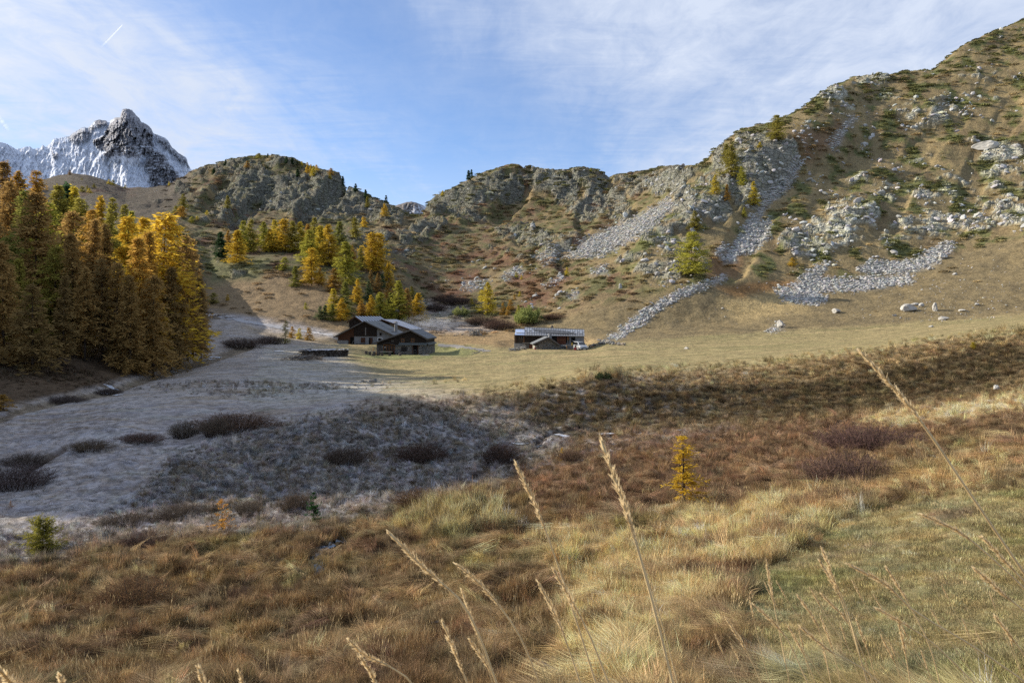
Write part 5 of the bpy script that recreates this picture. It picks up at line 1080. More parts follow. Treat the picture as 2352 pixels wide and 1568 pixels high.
def log_rows(parent, o, w, h, n, y, clip=None, mat=None, name='log', dz=0.0):
    """horizontal logs over a gable front from x=o.x, upward; clip(z)->(x0,x1)"""
    for k in range(n):
        z = o[2]+(k+0.5)*h/n; x0, x1 = clip(z) if clip else (o[0], o[0]+w)
        if x1-x0 < 0.3: continue
        m = MB(); hh = h/n*0.44; rg = random.Random(k); m.tube([(x0, y, z), ((x0+x1)/2, y-0.01, z+rg.gauss(0, .012)), (x1, y, z)], [hh, hh*1.03, hh*0.97], 6); m.build(name, mat or M_logs2, parent)
def rel(e, p): return Vector(p)-e.location
def roof_slab(e, a, b, d, th, name, mat):
    """a slab from ridge point a to eave point b (front edge), pushed back along d"""
    m = MB(); n = (Vector(b)-Vector(a)).cross(Vector(d)).normalized()
    if n.z < 0: n = -n
    a, b = Vector(a), Vector(b); m.prism([a, b, b+n*th, a+n*th], d); return m.build(name, mat, e)
def window(e, x0, x1, z0, z1, y, frame, pane=M_glass, bars=1, fw=0.09, name='window'):
    m = MB()
    for a, b_ in (((x0-fw, y-.06, z0-fw), (x0, y+.05, z1+fw)), ((x1, y-.06, z0-fw), (x1+fw, y+.05, z1+fw)), ((x0, y-.06, z1), (x1, y+.05, z1+fw)), ((x0, y-.06, z0-fw), (x1, y+.05, z0))): m.box(a, b_)
    for k in range(bars):
        xm = x0+(x1-x0)*(k+1)/(bars+1); m.box((xm-.025, y-.05, z0), (xm+.025, y-.005, z1))
    f = m.build(name, frame, e); MB().box((x0, y-.003, z0), (x1, y+.04, z1)).build('pane', pane, f); return f
def planks(e, x0, x1, z0f, z1f, y, n, mat, name='board', th=0.04):
    for k in range(n):
        a, b_ = x0+(x1-x0)*k/n, x0+(x1-x0)*(k+1)/n; g = 0.012; rg = random.Random(k*7+n); q = th+0.015*rg.random()
        MB().prism([(a+g, y-q, z0f(a)), (b_-g, y-q, z0f(b_)), (b_-g, y-q, z1f(b_)), (a+g, y-q, z1f(a))], (0, q-0.003, 0)).build(name, mat, e)

# ---- front chalet
YA = 148.0; mA = YA/F; eA = empty('chalet', px(922, 816, YA)); tag(eA, 'front chalet with stone ground floor, dark timber gable and long left roof', 'chalet')
def A(u, v, dy=0.0): q = px(u, v, YA); q.y += dy; return q-eA.location
D_A = Vector((0.55, 11.0, 0))
def A2(u, v): q = A(u, v); return q.x, q.z
xl, zb = A2(865, 820); xr, _ = A2(979.5, 820); _, zs_ = A2(0, 792); xa, za = A2(944, 758.5); xle, zle = A2(856, 789.5); xre, zre = A2(981, 778.5)
wall = MB().prism([(xl, 0, zb), (xr, 0, zb), (xr, 0, zs_), (xl, 0, zs_)], D_A).build('wall', M_mortar, eA)
H_ = zs_-zb-0.35; hol = [(A2(869.5,0)[0]-xl, A2(876.5,0)[0]-xl, 0, 2.2), (A2(880.5,0)[0]-xl, A2(907.5,0)[0]-xl, 0, 2.4), (A2(922,0)[0]-xl, A2(934.5,0)[0]-xl, .65, 1.95), (A2(948,0)[0]-xl, A2(960.5,0)[0]-xl, 0, 2.1)]
stones_on(wall, (xl, -0.02, zb+0.30), (1, 0, 0), (0, 0, 1), xr-xl, H_, 10, 0.42, hol, seed=1)
sd_ = D_A.normalized(); stones_on(wall, (xr+0.02, 0, zb+0.30), sd_, (0, 0, 1), 10.6, H_, 10, 0.6, seed=2)
gl_ = lambda x: zle+(za-zle)*(x-xle)/(xa-xle)-0.14; gr_ = lambda x: za+(zre-za)*(x-xa)/(xre-xa)-0.14
up_ = MB().prism([(xl+.05, 0.06, zs_+.002), (xr-.03, 0.06, zs_+.002), (xr-.03, 0.06, gr_(xr)), (xa, 0.06, za-0.14), (xl+.05, 0.06, gl_(xl))], D_A*0.985).build('timber_storey', M_logs, eA)
log_rows(up_, (xl, 0, zs_+.05), 0, za-zs_-0.3, 10, 0.05, lambda z: (max(xl+.05, xle+(z+0.2-zle)/(za-zle)*(xa-xle)), min(xr-.05, xre-(z+0.2-zre)/(za-zre)*(xre-xa))))
for u in (916, 956): MB().box((A2(u,0)[0]-.08, -0.10, zs_+.05), (A2(u,0)[0]+.08, -0.02, zs_+1.9)).build('post', M_logs, up_)
fr_o = Vector((0, -0.9, 0))
roof_l = roof_slab(eA, Vector((xa, -0.9, za)), Vector((xle, -0.9, zle)), D_A*1.12, 0.16, 'roof', M_slate); roof_r = roof_slab(eA, Vector((xa+.002, -0.9, za)), Vector((xre+.15, -0.9, zre)), D_A*1.12, 0.16, 'roof', M_slate)
pR = lambda s, d: Vector((xa+(xre+.15-xa)*s, -0.9, za+.17+(zre-za)*s))+D_A*1.12*d
MB().beam(pR(.55, 0)+Vector((0, 0, .0)), pR(.55, 1), 0.05, 0.05).build('seam', M_slate2, roof_r)
MB().beam(pR(0.0, 0.0), pR(0.0, 1), 0.34, 0.05).build('ridge_board', M_frost, roof_r)
for k in range(7):
    q = Vector((xre+.15, -0.7, zre-0.10))+D_A*1.12*(k/6.4); MB().beam(q-Vector((.5, 0, -.2)), q+Vector((.08, 0, -.06)), 0.12).build('rafter_end', M_greywood, roof_r)
MB().beam((xle-.05, -0.92, zle-.02), (xa, -0.92, za-.02), 0.06, 0.22).build('barge_board', M_dark, roof_l); MB().beam((xa, -0.93, za-.02), (xre+.15, -0.93, zre-.02), 0.06, 0.22).build('barge_board', M_dark, roof_r)
# pent roof of slabs over the stone floor
pent = empty('pent_roof'); pent.parent = eA
for k in range(13):
    a = A2(916+5.0*k, 0)[0]; b_ = A2(916+5.0*(k+1), 0)[0]; z = zs_+0.02; MB().prism([(a+.01, -0.62, z-.02), (b_-.01, -0.62, z-.02+.01*(k % 3)), (b_-.01, 0.03, z+.42), (a+.01, 0.03, z+.40)], (0, 0.02, 0.07)).build('slab', M_slate2, pent)
for k in range(12):
    c0 = Vector((xr-.05, 0, zs_))+D_A*0.97*(k/12); c1 = Vector((xr-.05, 0, zs_))+D_A*0.97*((k+.95)/12); MB().prism([c0+Vector((.0, 0, .38)), c0+Vector((.55, 0, 0)), c1+Vector((.55, 0, 0)), c1+Vector((0, 0, .38))], (0, 0, 0.06)).build('slab', M_slate2, pent)
for u0, u1 in ((922.5, 928.5), (945.5, 951.5)):
    window(eA, A2(u0-.3, 0)[0], A2(u1-.6, 0)[0], A2(0, 784.5)[1], A2(0, 778.2)[1], -0.07, M_orange, bars=0)
window(eA, A2(899.5,0)[0], A2(903.5,0)[0], A2(0,785)[1], A2(0,781.5)[1], -0.07, M_dark, bars=0)
# glazed porch with curved hood
x0, z0 = A2(881.5, 815); x1, z1 = A2(906.5, 790.5); por = MB().box((x0, -0.10, z0), (x1, 0.02, z0+0.95)).build('porch_window', M_redwood, eA)
for k in range(4):
    a = x0+(x1-x0)*k/4; b_ = x0+(x1-x0)*(k+1)/4; MB().box((a+.06, -0.11, z0+1.0), (b_-.06, -0.03, z0+1.95)).build('pane', M_glass, por)
m = MB()
for k in range(5): a = x0+(x1-x0)*k/4; m.box((a-.06, -0.16, z0+.95), (a+.06, -0.02, z0+2.1))
m.box((x0, -0.155, z0+1.95), (x1, -0.025, z0+2.1)); m.box((x0, -0.155, z0+1.42), (x1, -0.025, z0+1.49)); m.build('frame', M_orange, por)
hood = MB(); n = 10
arc = [(x0-.1+(x1-x0+.5)*k/n, z1-0.25+0.45*math.sin(math.pi*(0.18+0.82*k/n))) for k in range(n+1)]
for k in range(n): hood.prism([(arc[k][0], -0.85, arc[k][1]), (arc[k+1][0], -0.85, arc[k+1][1]), (arc[k+1][0], -0.85, arc[k+1][1]+.07), (arc[k][0], -0.85, arc[k][1]+.07)], (0, 0.86, 0))
hood.build('hood', M_dark, por)
MB().box((A2(883,0)[0], -0.2, A2(0,798)[1]), (A2(887,0)[0], -0.165, A2(0,796.8)[1])).build('notice_board', M_white, por)
d = MB().box((A2(870,0)[0], -0.06, zb+.3), (A2(876.5,0)[0], 0.0, zs_-.1)).build('door', M_dark, eA)
planks(d, A2(870,0)[0], A2(876.5,0)[0], lambda x: zb+.32, lambda x: zs_-.12, -0.062, 4, M_dark)
dk = MB().box((A2(948.5,0)[0], -0.10, zb+.3), (A2(960,0)[0], 0.0, zs_-.12)).build('door', M_black, eA)  # black sheet painted as the shade inside the open door
m = MB()
for u in (948.3, 960.2): m.box((A2(u,0)[0]-.07, -0.15, zb+.3), (A2(u,0)[0]+.07, 0, zs_-.1))
m.box((A2(948.3,0)[0]-.07, -0.15, zs_-.1), (A2(960.2,0)[0]+.07, 0, zs_+.02)); m.build('frame', M_red, dk)
g = MB()
for u in (950.5, 955.8): g.tube([(A2(u,0)[0], -0.3, zb+.3), (A2(u+.4,0)[0], -0.3, zb+1.35)], 0.03, 5)
g.tube([(A2(950.9,0)[0], -0.3, zb+1.3), (A2(953.2,0)[0], -0.3, zb+1.5), (A2(956.2,0)[0], -0.3, zb+1.33)], 0.03, 5); g.tube([(A2(950.6,0)[0], -0.3, zb+.9), (A2(956,0)[0], -0.3, zb+.9)], 0.025, 5)
gt_ = g.build('wooden_gate', M_greywood); gt_.location = eA.location.copy(); tag(gt_, 'small pale wooden gate leaning in the open door of the front chalet', 'gate')
gr2 = window(eA, A2(922.5,0)[0], A2(934,0)[0], A2(0,809)[1], A2(0,797)[1], -0.07, M_dark, pane=M_black, bars=5, fw=0.10)
for u in (921, 946):    # antlers fixed to the pent roof
    m = MB(); x, z = A2(u, 788)
    for s in (-1, 1): m.tube([(x, -0.35, z), (x+.16*s, -0.36, z+.16), (x+.22*s, -0.38, z+.36)], [.03, .025, .012], 4); m.tube([(x+.16*s, -0.36, z+.16), (x+.34*s, -0.4, z+.22)], [.02, .01], 4)
    tag(m.build('antler', M_greywood), 'pair of pale antlers above the %s of the front chalet' % ('barred window' if u < 930 else 'open dark door'), 'antlers'); COL.objects[-1] if False else None
    bpy.data.objects[COL.objects[-1].name].location = eA.location.copy()
# ---- large chalet behind
YB = 170.0; eB = empty('chalet', px(840, 795, YB)); tag(eB, 'large chalet behind with grey plaster base, black timber gable and red-brown shed side', 'chalet')
def B(u, v): q = px(u, v, YB)-eB.location; return q.x, q.z
D_B = Vector((1.1, 11.5, 0))
xl, zb = B(776, 796); xr, _ = B(903, 800); xm, zm = B(813.5, 772); xq, _ = B(865.8, 772); xa, za = B(838.5, 738); xle, zle = B(768, 774.5); xre, zre = B(905, 770)
gl_ = lambda x: zle+(za-zle)*(x-xle)/(xa-xle)-0.12; gr_ = lambda x: za+(zre-za)*(x-xa)/(xre-xa)-0.12
zB = zb-0.6
MB().prism([(xm, 0, zB), (xr, 0, zB), (xr, 0, gr_(xr)), (xq, 0, gr_(xq)), (xq, 0, zm), (xm, 0, zm)], D_B).build('wall', M_plaster, eB)
tb = MB().prism([(xm, -0.12, zm+.002), (xq, -0.12, zm+.002), (xq, -0.12, gr_(xq)), (xa, -0.12, za-.12), (xm, -0.12, gl_(xm))], D_B*0.99+Vector((0, .12, 0))).build('timber_storey', M_logs, eB)
log_rows(tb, (xm, 0, zm+.05), 0, za-zm-0.2, 12, -0.13, lambda z: (max(xm, xle+(z+0.15-zle)/(za-zle)*(xa-xle)), min(xq, xre-(z+0.15-zre)/(za-zre)*(xre-xa))), M_logs)
MB().box((B(839.2,0)[0], -0.30, B(0,770)[1]), (B(841.2,0)[0], -0.2, B(0,752)[1])).build('carved_post', M_greywood, tb)
shed = MB().prism([(xl, 0.1, zB), (xm-.003, 0.1, zB), (xm-.003, 0.1, gl_(xm)), (xl, 0.1, gl_(xl))], D_B*0.98).build('side_shed', M_red, eB)
planks(shed, xl, B(804, 0)[0], lambda x: zb+.75, lambda x: gl_(x)-.02, 0.10, 22, M_red)
planks(shed, B(804.5,0)[0], xm, lambda x: B(0, 774)[1], lambda x: gl_(x)-.02, 0.10, 8, M_red)
MB().box((B(804.5,0)[0], 0.02, zb-.3), (xm-.02, 0.09, B(0, 774)[1])).build('opening_shade', M_black, shed)  # flat dark sheet stands for the shade in the shed opening
MB().box((xl-.1, -0.25, zb-.4), (B(800,0)[0], 0.05, B(0,781.5)[1])).build('plinth', M_plaster, shed)
MB().beam((B(806,0)[0], -.05, zb+.1), (B(812,0)[0], -.05, zb+1.4), .08).build('leaning_pole', M_greywood, shed)
rl = roof_slab(eB, (xa, -1.0, za), (xle, -1.0, zle), D_B*1.12, 0.14, 'roof', M_slate2); rr = roof_slab(eB, (xa+.002, -1.0, za), (xre, -1.0, zre), D_B*1.12, 0.14, 'roof', M_slate)
pB = lambda s, d: Vector((xa+(xre-xa)*s, -1.0, za+.15+(zre-za)*s))+D_B*1.12*d
for s_, d_ in ((.22, .5), (.40, .45), (.62, .5)): MB().beam(pB(s_, d_-.12), pB(s_, d_+.12), .05, .08).build('snow_guard', M_dark, rr)
MB().beam(pB(.80, .25), pB(.80, .38), .35, .16).build('skylight', M_metald, rr)
MB().beam((xle, -1.02, zle-.02), (xa, -1.02, za-.02), 0.05, 0.18).build('barge_board', M_dark, rl); MB().beam((xa, -1.03, za-.02), (xre, -1.03, zre-.02), 0.05, 0.18).build('barge_board', M_dark, rr)
# windows, doors
w_ = MB().box((B(829,0)[0], -0.05, B(0,787)[1]), (B(839,0)[0], 0.0, B(0,775.5)[1])).build('shutter', M_red, eB); planks(w_, B(829,0)[0], B(839,0)[0], lambda x: B(0,787)[1], lambda x: B(0,775.5)[1], -0.05, 5, M_red)
dd = MB().box((B(847.5,0)[0], -0.04, zB), (B(856,0)[0], 0.0, B(0,775.3)[1])).build('door', M_black, eB); MB().box((B(851,0)[0], -0.10, zb-.2), (B(855.6,0)[0], -0.05, B(0,776)[1])).build('door_leaf', M_red, dd)  # black backing paints the darkness behind the open leaf
wh = window(eB, B(868.5,0)[0], B(877,0)[0], B(0,782)[1], B(0,776.5)[1], -0.06, M_white, pane=M_black, bars=0, fw=0.15); window(eB, B(872,0)[0], B(876.5,0)[0], B(0,770)[1], B(0,763.8)[1], -0.06, M_greywood, pane=M_black, bars=0, fw=0.08)
bench = MB().box((B(818,0)[0], -0.65, B(0,789.8)[1]), (B(838.5,0)[0], -0.25, B(0,788.8)[1]))
for u in (819.5, 828, 837): bench.box((B(u,0)[0]-.08, -.6, zb-.2), (B(u,0)[0]+.08, -.3, B(0,789.8)[1]))
bo = bench.build('bench', M_dark); bo.location = eB.location.copy(); tag(bo, 'long dark bench along the grey plaster wall of the large chalet', 'bench')
# round chimney
cc = px(909.5, 770, 176.0); ch_ = empty('chimney', cc-eB.location); ch_.parent = eB
MB().disc((0, 0, 0), .42, .38, -.8, 2.6, 12).build('stack', M_plaster, ch_); MB().disc((0, 0, 0), .62, .58, 2.95, 3.05, 12).disc((0, 0, 0), .56, .06, 3.05, 3.32, 12).build('cap', M_greywood, ch_)
m = MB()
for k in range(4): a = k*math.pi/2+.5; m.box((.3*math.cos(a)-.05, .3*math.sin(a)-.05, 2.6), (.3*math.cos(a)+.05, .3*math.sin(a)+.05, 2.95))
m.build('cap_post', M_metald, ch_)
# ---- two huts behind
def hut(name, y, pts, D, lab, stone_from=None, rows=9, pipe=None):
    """pts: apex, left eave, right eave, wall left u, wall right u, base v"""
    (ua, va), (ul, vl), (ur, vr), wl, wr, vb = pts; e = empty(name, px((wl+wr)/2, vb, y)); tag(e, lab, 'chalet')
    def q(u, v): p = px(u, v, y)-e.location; return p.x, p.z
    xa, za = q(ua, va); xle, zle = q(ul, vl); xre, zre = q(ur, vr); x0, zb = q(wl, vb+6); x1, _ = q(wr, vb); D = Vector(D)
    gl_ = lambda x: zle+(za-zle)*(x-xle)/(xa-xle)-.1; gr_ = lambda x: za+(zre-za)*(x-xa)/(xre-xa)-.1
    xs_ = q(stone_from, 0)[0] if stone_from else x1
    MB().prism([(x0, 0, zb), (xs_, 0, zb), (xs_, 0, gr_(xs_)), (xa, 0, za-.1), (x0, 0, gl_(x0))], D).build('wall', M_logs, e)
    if stone_from: MB().prism([(xs_+.003, -.03, zb), (x1, -.03, zb), (x1, -.03, gr_(x1)), (xs_+.003, -.03, gr_(xs_))], D).build('stone_wall', M_plaster2, e)
    log_rows(e, (x0, 0, q(0, vb)[1]), 0, za-q(0, vb)[1]-.2, rows, -.02, lambda z: (max(x0-.15, xle+(z+.12-zle)/(za-zle)*(xa-xle)), min(xs_+.1, xre-(z+.12-zre)/(za-zre)*(xre-xa))), M_logs2)
    rl = roof_slab(e, (xa, -.9, za), (xle, -.9, zle), D*1.1, .14, 'roof', M_dark); rr = roof_slab(e, (xa+.002, -.9, za), (xre, -.9, zre), D*1.1, .14, 'roof', M_slate2)
    for k in range(9):    # frosted boards lying along the slope, dark gaps between
        f0, f1 = k/9+.012, (k+.62)/9; a = Vector((xa, -.9, za+.15))+D*1.1*f0; s = Vector((xre-xa, 0, zre-za)); w = D*1.1*(f1-f0)
        MB().prism([a+s*.03, a+s*.99, a+s*.99+w, a+s*.03+w], (0, 0, .05)).build('roof_board', M_frost, rr)
    for (p0, p1) in (((xle, -.92, zle), (xa, -.92, za)), ((xa, -.93, za), (xre, -.93, zre))): MB().beam(p0, p1, .06, .24).build('barge_board', M_red, rl)
    for f in (.15, .55, .95):
        for sx, sz in ((xle, zle), (xre, zre)): c = Vector((xa+(sx-xa)*f, -.9, za+(sz-za)*f-.16)); MB().beam(c, c+Vector((0, .9, 0)), .16).build('purlin_end', M_red, rl)
    if pipe: p = Vector((xa+(xre-xa)*pipe[0], -.9, za+(zre-za)*pipe[0]))+D*pipe[1]; MB().tube([p, p+Vector((0, 0, .9))], .09, 8).build('stove_pipe', M_metald, rr)
    return e
eC = hut('chalet', 187.0, ((816.6, 727.3), (798, 740.5), (838, 743), 802.5, 834, 750), (4.6, 7.5, 0), 'left rear log hut with frost-striped roof, half hidden by the large chalet', rows=7, pipe=(.15, 5.0))
eD = hut('chalet', 186.0, ((878.8, 734.3), (862, 741.5), (943, 757), 867, 941, 772), (2.2, 7.0, 0), 'right rear hut with tan stone side and frost-striped roof between the front gables', stone_from=894.5, rows=8, pipe=(.25, 4.0))
p_ = px(934, 758, 189.5)-eD.location; cm_ = MB().box((p_.x-.85, p_.y-.5, p_.z-2), (p_.x+.85, p_.y+.5, p_.z+.75)).build('chimney', M_plaster, eD); MB().box((p_.x-1.0, p_.y-.6, p_.z+.78), (p_.x+.95, p_.y+.6, p_.z+.92)).build('chimney_slab', M_frost, cm_)
# ---- long barn
YE_ = 158.0; eE = empty('barn', px(1262, 803, YE_)); tag(eE, 'long low barn with ribbed metal roof and a blue tarpaulin at its left end', 'barn')
def E(u, v, y=YE_): q = px(u, v, y)-eE.location; return q
yr_ = 5.4
def Ef(u): return YE_-6.5*(u-1181)/(1342-1181)           # front of the barn comes nearer to the right
def EW(u0, u1, v0, v1, off, th, name, mat, par=None):
    a, b_, c, d_ = E(u0, v1, Ef(u0)), E(u1, v1, Ef(u1)), E(u1, v0, Ef(u1)), E(u0, v0, Ef(u0)); o = Vector((0, off, 0)); return MB().prism([a+o, b_+o, c+o, d_+o], (0, th, 0)).build(name, mat, par or eE)
DE = Vector((0.25, 6.0, 0))
EW(1181, 1342, 788, 812, 0, 6, 'wall', M_plaster); tm = EW(1181.5, 1307, 767.5, 787.9, .05, 5.8, 'timber_storey', M_logs); EW(1307.3, 1341.5, 768.5, 787.9, .05, 5.8, 'plaster_bay', M_plaster)
for k in range(8): v = 770+2.2*k; MB().tube([E(1182, v, Ef(1182))+Vector((0, .02, 0)), E(1278, v+.3, Ef(1278))+Vector((0, .02, 0))], .10, 5).build('log', M_logs2, tm)
for u, m_ in ((1185, M_red), (1203.4, M_orange), (1238, M_red)): EW(u-.6, u+.6, 770, 787, -.12, .1, 'post', m_, tm)
wnd = EW(1193.5, 1204.0-1.5, 771.5, 777.5, -.08, .06, 'window', M_greywood, eE)
for k in range(2): EW(1194.3+4.1*k, 1197.4+4.1*k, 772.2, 777, -.10, .015, 'pane', M_glass, wnd)
EW(1205, 1215, 788.5, 806, -.3, .29, 'stone_pier', M_mortar); st_e = E(1205.2, 806.5, Ef(1205)); sp = bpy.data.objects[COL.objects[-1].name]
stones_on(sp, st_e+Vector((0, -.34, 0)), (1, 0, 0), (0, 0, 1), .95, 1.6, 8, .3, seed=5)
dr = EW(1215.5, 1225.6, 791, 806, -.12, .1, 'door', M_redwood)
for k in range(4): EW(1215.7+2.45*k, 1217.9+2.45*k, 791.3, 805.5, -.16, .03, 'board', M_redwood, dr)
EW(1200, 1226, 786.6, 787.6, -.5, .5, 'sill_slab', M_greywood)
bd = EW(1279.3, 1299.8, 770.8, 790.8, -.1, .09, 'barn_door', M_redwood)
for k in range(9): EW(1279.5+2.25*k, 1281.6+2.25*k, 771, 790.5, -.13, .025, 'board', M_redwood, bd)
EW(1279.3, 1299.8, 780, 781.2, -.17, .03, 'rail', M_orange, bd)
EW(1302.5, 1305.6, 769.5, 781, -.45, .35, 'brick_post', M_orange); EW(1303.2, 1305, 781, 795, -.40, .25, 'stone_post', M_greywood)
EW(1312, 1321, 774.5, 795, -.06, .04, 'doorway_shade', M_black)  # no recess here, its shade is a painted sheet
EW(1289, 1301, 790.8, 796, -.5, .45, 'plinth', M_plaster)
# roof: rises from the front eave to the ridge; separate sheets with standing seams
eave = lambda u: E(u, np.interp(u, [1181, 1342], [768.6, 770.8]), Ef(u))+Vector((0, -.55, -.02)); ridge = lambda u: E(u, np.interp(u, [1206, 1341.5], [751.9, 757.2]), Ef(u)+5.2)
rf = MB(); 
for u0, u1 in ((1205, 1342),):
    a, b_, c, d_ = eave(u0), eave(u1), ridge(u1), ridge(u0); rf.prism([a, b_, c, d_], (0, 0, -.12)); back = Vector((0, 4.2, -1.4)); rf.prism([d_, c, c+back, d_+back], (0, 0, -.12))
rfo = rf.build('roof', M_metald, eE); npn = 25
for k in range(npn):
    u0 = 1205+137*k/npn; u1 = 1205+137*(k+1)/npn; g = .22; a, b_, c, d_ = eave(u0+g), eave(u1-g), ridge(u1-g), ridge(u0+g); MB().prism([a, b_, c, d_], (0, 0, .05)).build('roof_sheet', M_metal, rfo)
    s0, s1 = eave(u0), ridge(u0); MB().beam(s0+Vector((0, 0, .06)), s1+Vector((0, 0, .06)), .05, .09).build('standing_seam', M_metald, rfo)
    f = .52 if k % 2 == 0 else .16; 
    if k % 2 == 0: um = (u0+u1)/2; p0, p1 = eave(u0+.6)*(1-f)+ridge(u0+.6)*f, eave(u1-.6)*(1-f)+ridge(u1-.6)*f; MB().beam(p0+Vector((0, 0, .1)), p1+Vector((0, 0, .1)), .14, .08).build('snow_guard', M_metald, rfo)
q0, q1 = eave(1207)*.78+ridge(1207)*.22, eave(1340)*.80+ridge(1340)*.20; MB().beam(q0+Vector((0, 0, .16)), q1+Vector((0, 0, .16)), .10, .10).build('snow_rail', M_metald, rfo)
MB().beam(ridge(1205)+Vector((0, 0, .08)), ridge(1342)+Vector((0, 0, .08)), .3, .08).build('ridge_cap', M_metal, rfo); MB().beam(eave(1205)+Vector((0, -.06, -.05)), eave(1342)+Vector((0, -.06, -.05)), .12, .14).build('gutter', M_metal, rfo)
tf = MB(); a, b_, c, d_ = E(1182.4, 768.4, 157.9)+Vector((0, -.6, 0)), E(1205.5, 768.8, 157.0)+Vector((0, -.6, 0)), E(1211.5, 756.3, 161.5), E(1184.3, 755.9, 162); tf.prism([a, b_, c, d_], (0, 0, -.1)); tf.prism([d_, c, c+Vector((0, 3.4, -1.2)), d_+Vector((0, 3.4, -1.2))], (0, 0, -.1)); tfo = tf.build('tarpaulin_roof', M_tarp, eE)
nA_, nB_ = a*.78+d_*.22+Vector((.35, 0, .1)), b_*.78+c*.22+Vector((-.1, 0, .1)); MB().beam(nA_, nB_, .16, .12).build('batten', M_dark, tfo)
p_ = E(1268, 757, Ef(1268)+6.5); cp = MB().box((p_.x-.3, p_.y-.3, p_.z-.9), (p_.x+.3, p_.y+.3, p_.z+.45)).build('chimney', M_greywood, eE); MB().box((p_.x-.36, p_.y-.36, p_.z+.5), (p_.x+.36, p_.y+.36, p_.z+.62)).disc((p_.x, p_.y, p_.z), .2, .16, .62, .95, 8).build('chimney_cap', M_metald, cp)
# ---- small stone hut in front of the barn
YF = 149.0; eF = empty('stone_hut', px(1259, 803, YF)); tag(eF, 'small stone hut with steep gable standing in front of the long barn', 'hut')
def Fh(u, v): q = px(u, v, YF)-eF.location; return q.x, q.z
xa, za = Fh(1259.8, 775.5); xle, zle = Fh(1224.5, 791.5); xre, zre = Fh(1287, 794.5); x0, zb = Fh(1235, 808); x1, _ = Fh(1283.8, 808)
gl_ = lambda x: zle+(za-zle)*(x-xle)/(xa-xle)-.15; gr_ = lambda x: za+(zre-za)*(x-xa)/(xre-xa)-.15; DF = Vector((-.35, 5.2, 0))
wF = MB().prism([(x0, 0, zb), (x1, 0, zb), (x1, 0, gr_(x1)), (xa, 0, za-.15), (x0, 0, gl_(x0))], DF).build('wall', M_mortar, eF)
stones_on(wF, (x0, -.02, zb+.15), (1, 0, 0), (0, 0, 1), x1-x0, za-zb-.3, 14, .36, slope=lambda c: min(gl_(x0+c), gr_(x0+c))-zb-.25, seed=8)
lsd = MB().prism([(x0-.55, .3, zb), (x0-.02, .3, zb), (x0-.02, .3, Fh(0,793)[1]), (x0-.55, .3, Fh(0,793)[1])], DF*.9).build('side_wall', M_wstone, eF)
rl = roof_slab(eF, (xa, -.7, za), (xle, -.7, zle), DF*1.2, .22, 'roof', M_slate); rr = roof_slab(eF, (xa+.002, -.7, za), (xre, -.7, zre), DF*1.2, .22, 'roof', M_slate)
MB().beam((xle, -.73, zle+.04), (xa, -.73, za+.04), .05, .28).build('barge_board', M_dark, rl); MB().beam((xa, -.74, za+.04), (xre, -.74, zre+.04), .05, .28).build('barge_board', M_dark, rr)
m = MB(); m.tube([(xa, -.5, za+.15), (xa+.05, -.5, za+.45), (xa-.06, -.5, za+.62), (xa+.03, -.5, za+.85)], [.10, .06, .09, .04], 6); fo = m.build('finial', M_white, rr)
cF = MB().box((xa+.25, 1.0, za-.2), (xa+.7, 1.5, za+.75)).build('chimney', M_plaster, eF)
# ---- smoke from the rear hut's chimney
sm = bpy.data.materials.new('wood_smoke'); sm.use_nodes = True; t = sm.node_tree; t.nodes.clear(); o_ = t.nodes.new('ShaderNodeOutputMaterial'); pv = t.nodes.new('ShaderNodeVolumePrincipled'); pv.inputs['Color'].default_value = (.8, .84, .92, 1); pv.inputs['Anisotropy'].default_value = .2
tc = t.nodes.new('ShaderNodeTexCoord'); nz = noise(t, mapping(t, tc.outputs['Object'], (.35, .5, 1.1)), 1.0, 4, .6, .6); gr = t.nodes.new('ShaderNodeTexGradient'); gr.gradient_type = 'SPHERICAL'
t.links.new(mapping(t, tc.outputs['Object'], (1/8.6, 1/2.2, 1/2.3), (0, 0, 0), (0, 0, 0)), gr.inputs[0])
dn = mathn(t, 'MULTIPLY', mathn(t, 'MULTIPLY', gr.outputs['Fac'], ramp(t, nz, [(.38, 0.0), (.7, 1.0)])), .34); t.links.new(dn, pv.inputs['Density']); t.links.new(pv.outputs[0], o_.inputs['Volume'])
bm = bmesh.new(); bmesh.ops.create_icosphere(bm, subdivisions=3, radius=1); bmesh.ops.scale(bm, vec=(8.6, 2.2, 2.3), verts=bm.verts); me = bpy.data.meshes.new('smoke'); bm.to_mesh(me); bm.free(); me.materials.append(sm)
so = link(bpy.data.objects.new('smoke', me)); so.location = px(985, 741, 190); tag(so, 'thin bluish wood smoke drifting right from the rear chimney', 'smoke', kind='stuff')
# ------------------------------------------------------------------ van
M_paint = plain('silver_paint', (0.50, 0.52, 0.54), 0.28, 0.5, metal=0.35); M_rubber = plain('tyre_rubber', (0.015, 0.015, 0.016), 0.8, 0.3); M_plast = plain('grey_plastic', (0.06, 0.063, 0.068), 0.6, 0.3)
M_lamp = plain('lamp_glass', (0.55, 0.57, 0.60), 0.12, 0.6); M_rim = plain('wheel_rim', (0.40, 0.40, 0.41), 0.35, 0.5, metal=0.6)
vp = on(1333.5, 150.0); van = empty('parked_van', vp, R(16.0)); tag(van, 'silver van with raised tailgate parked before the long barn', 'van')
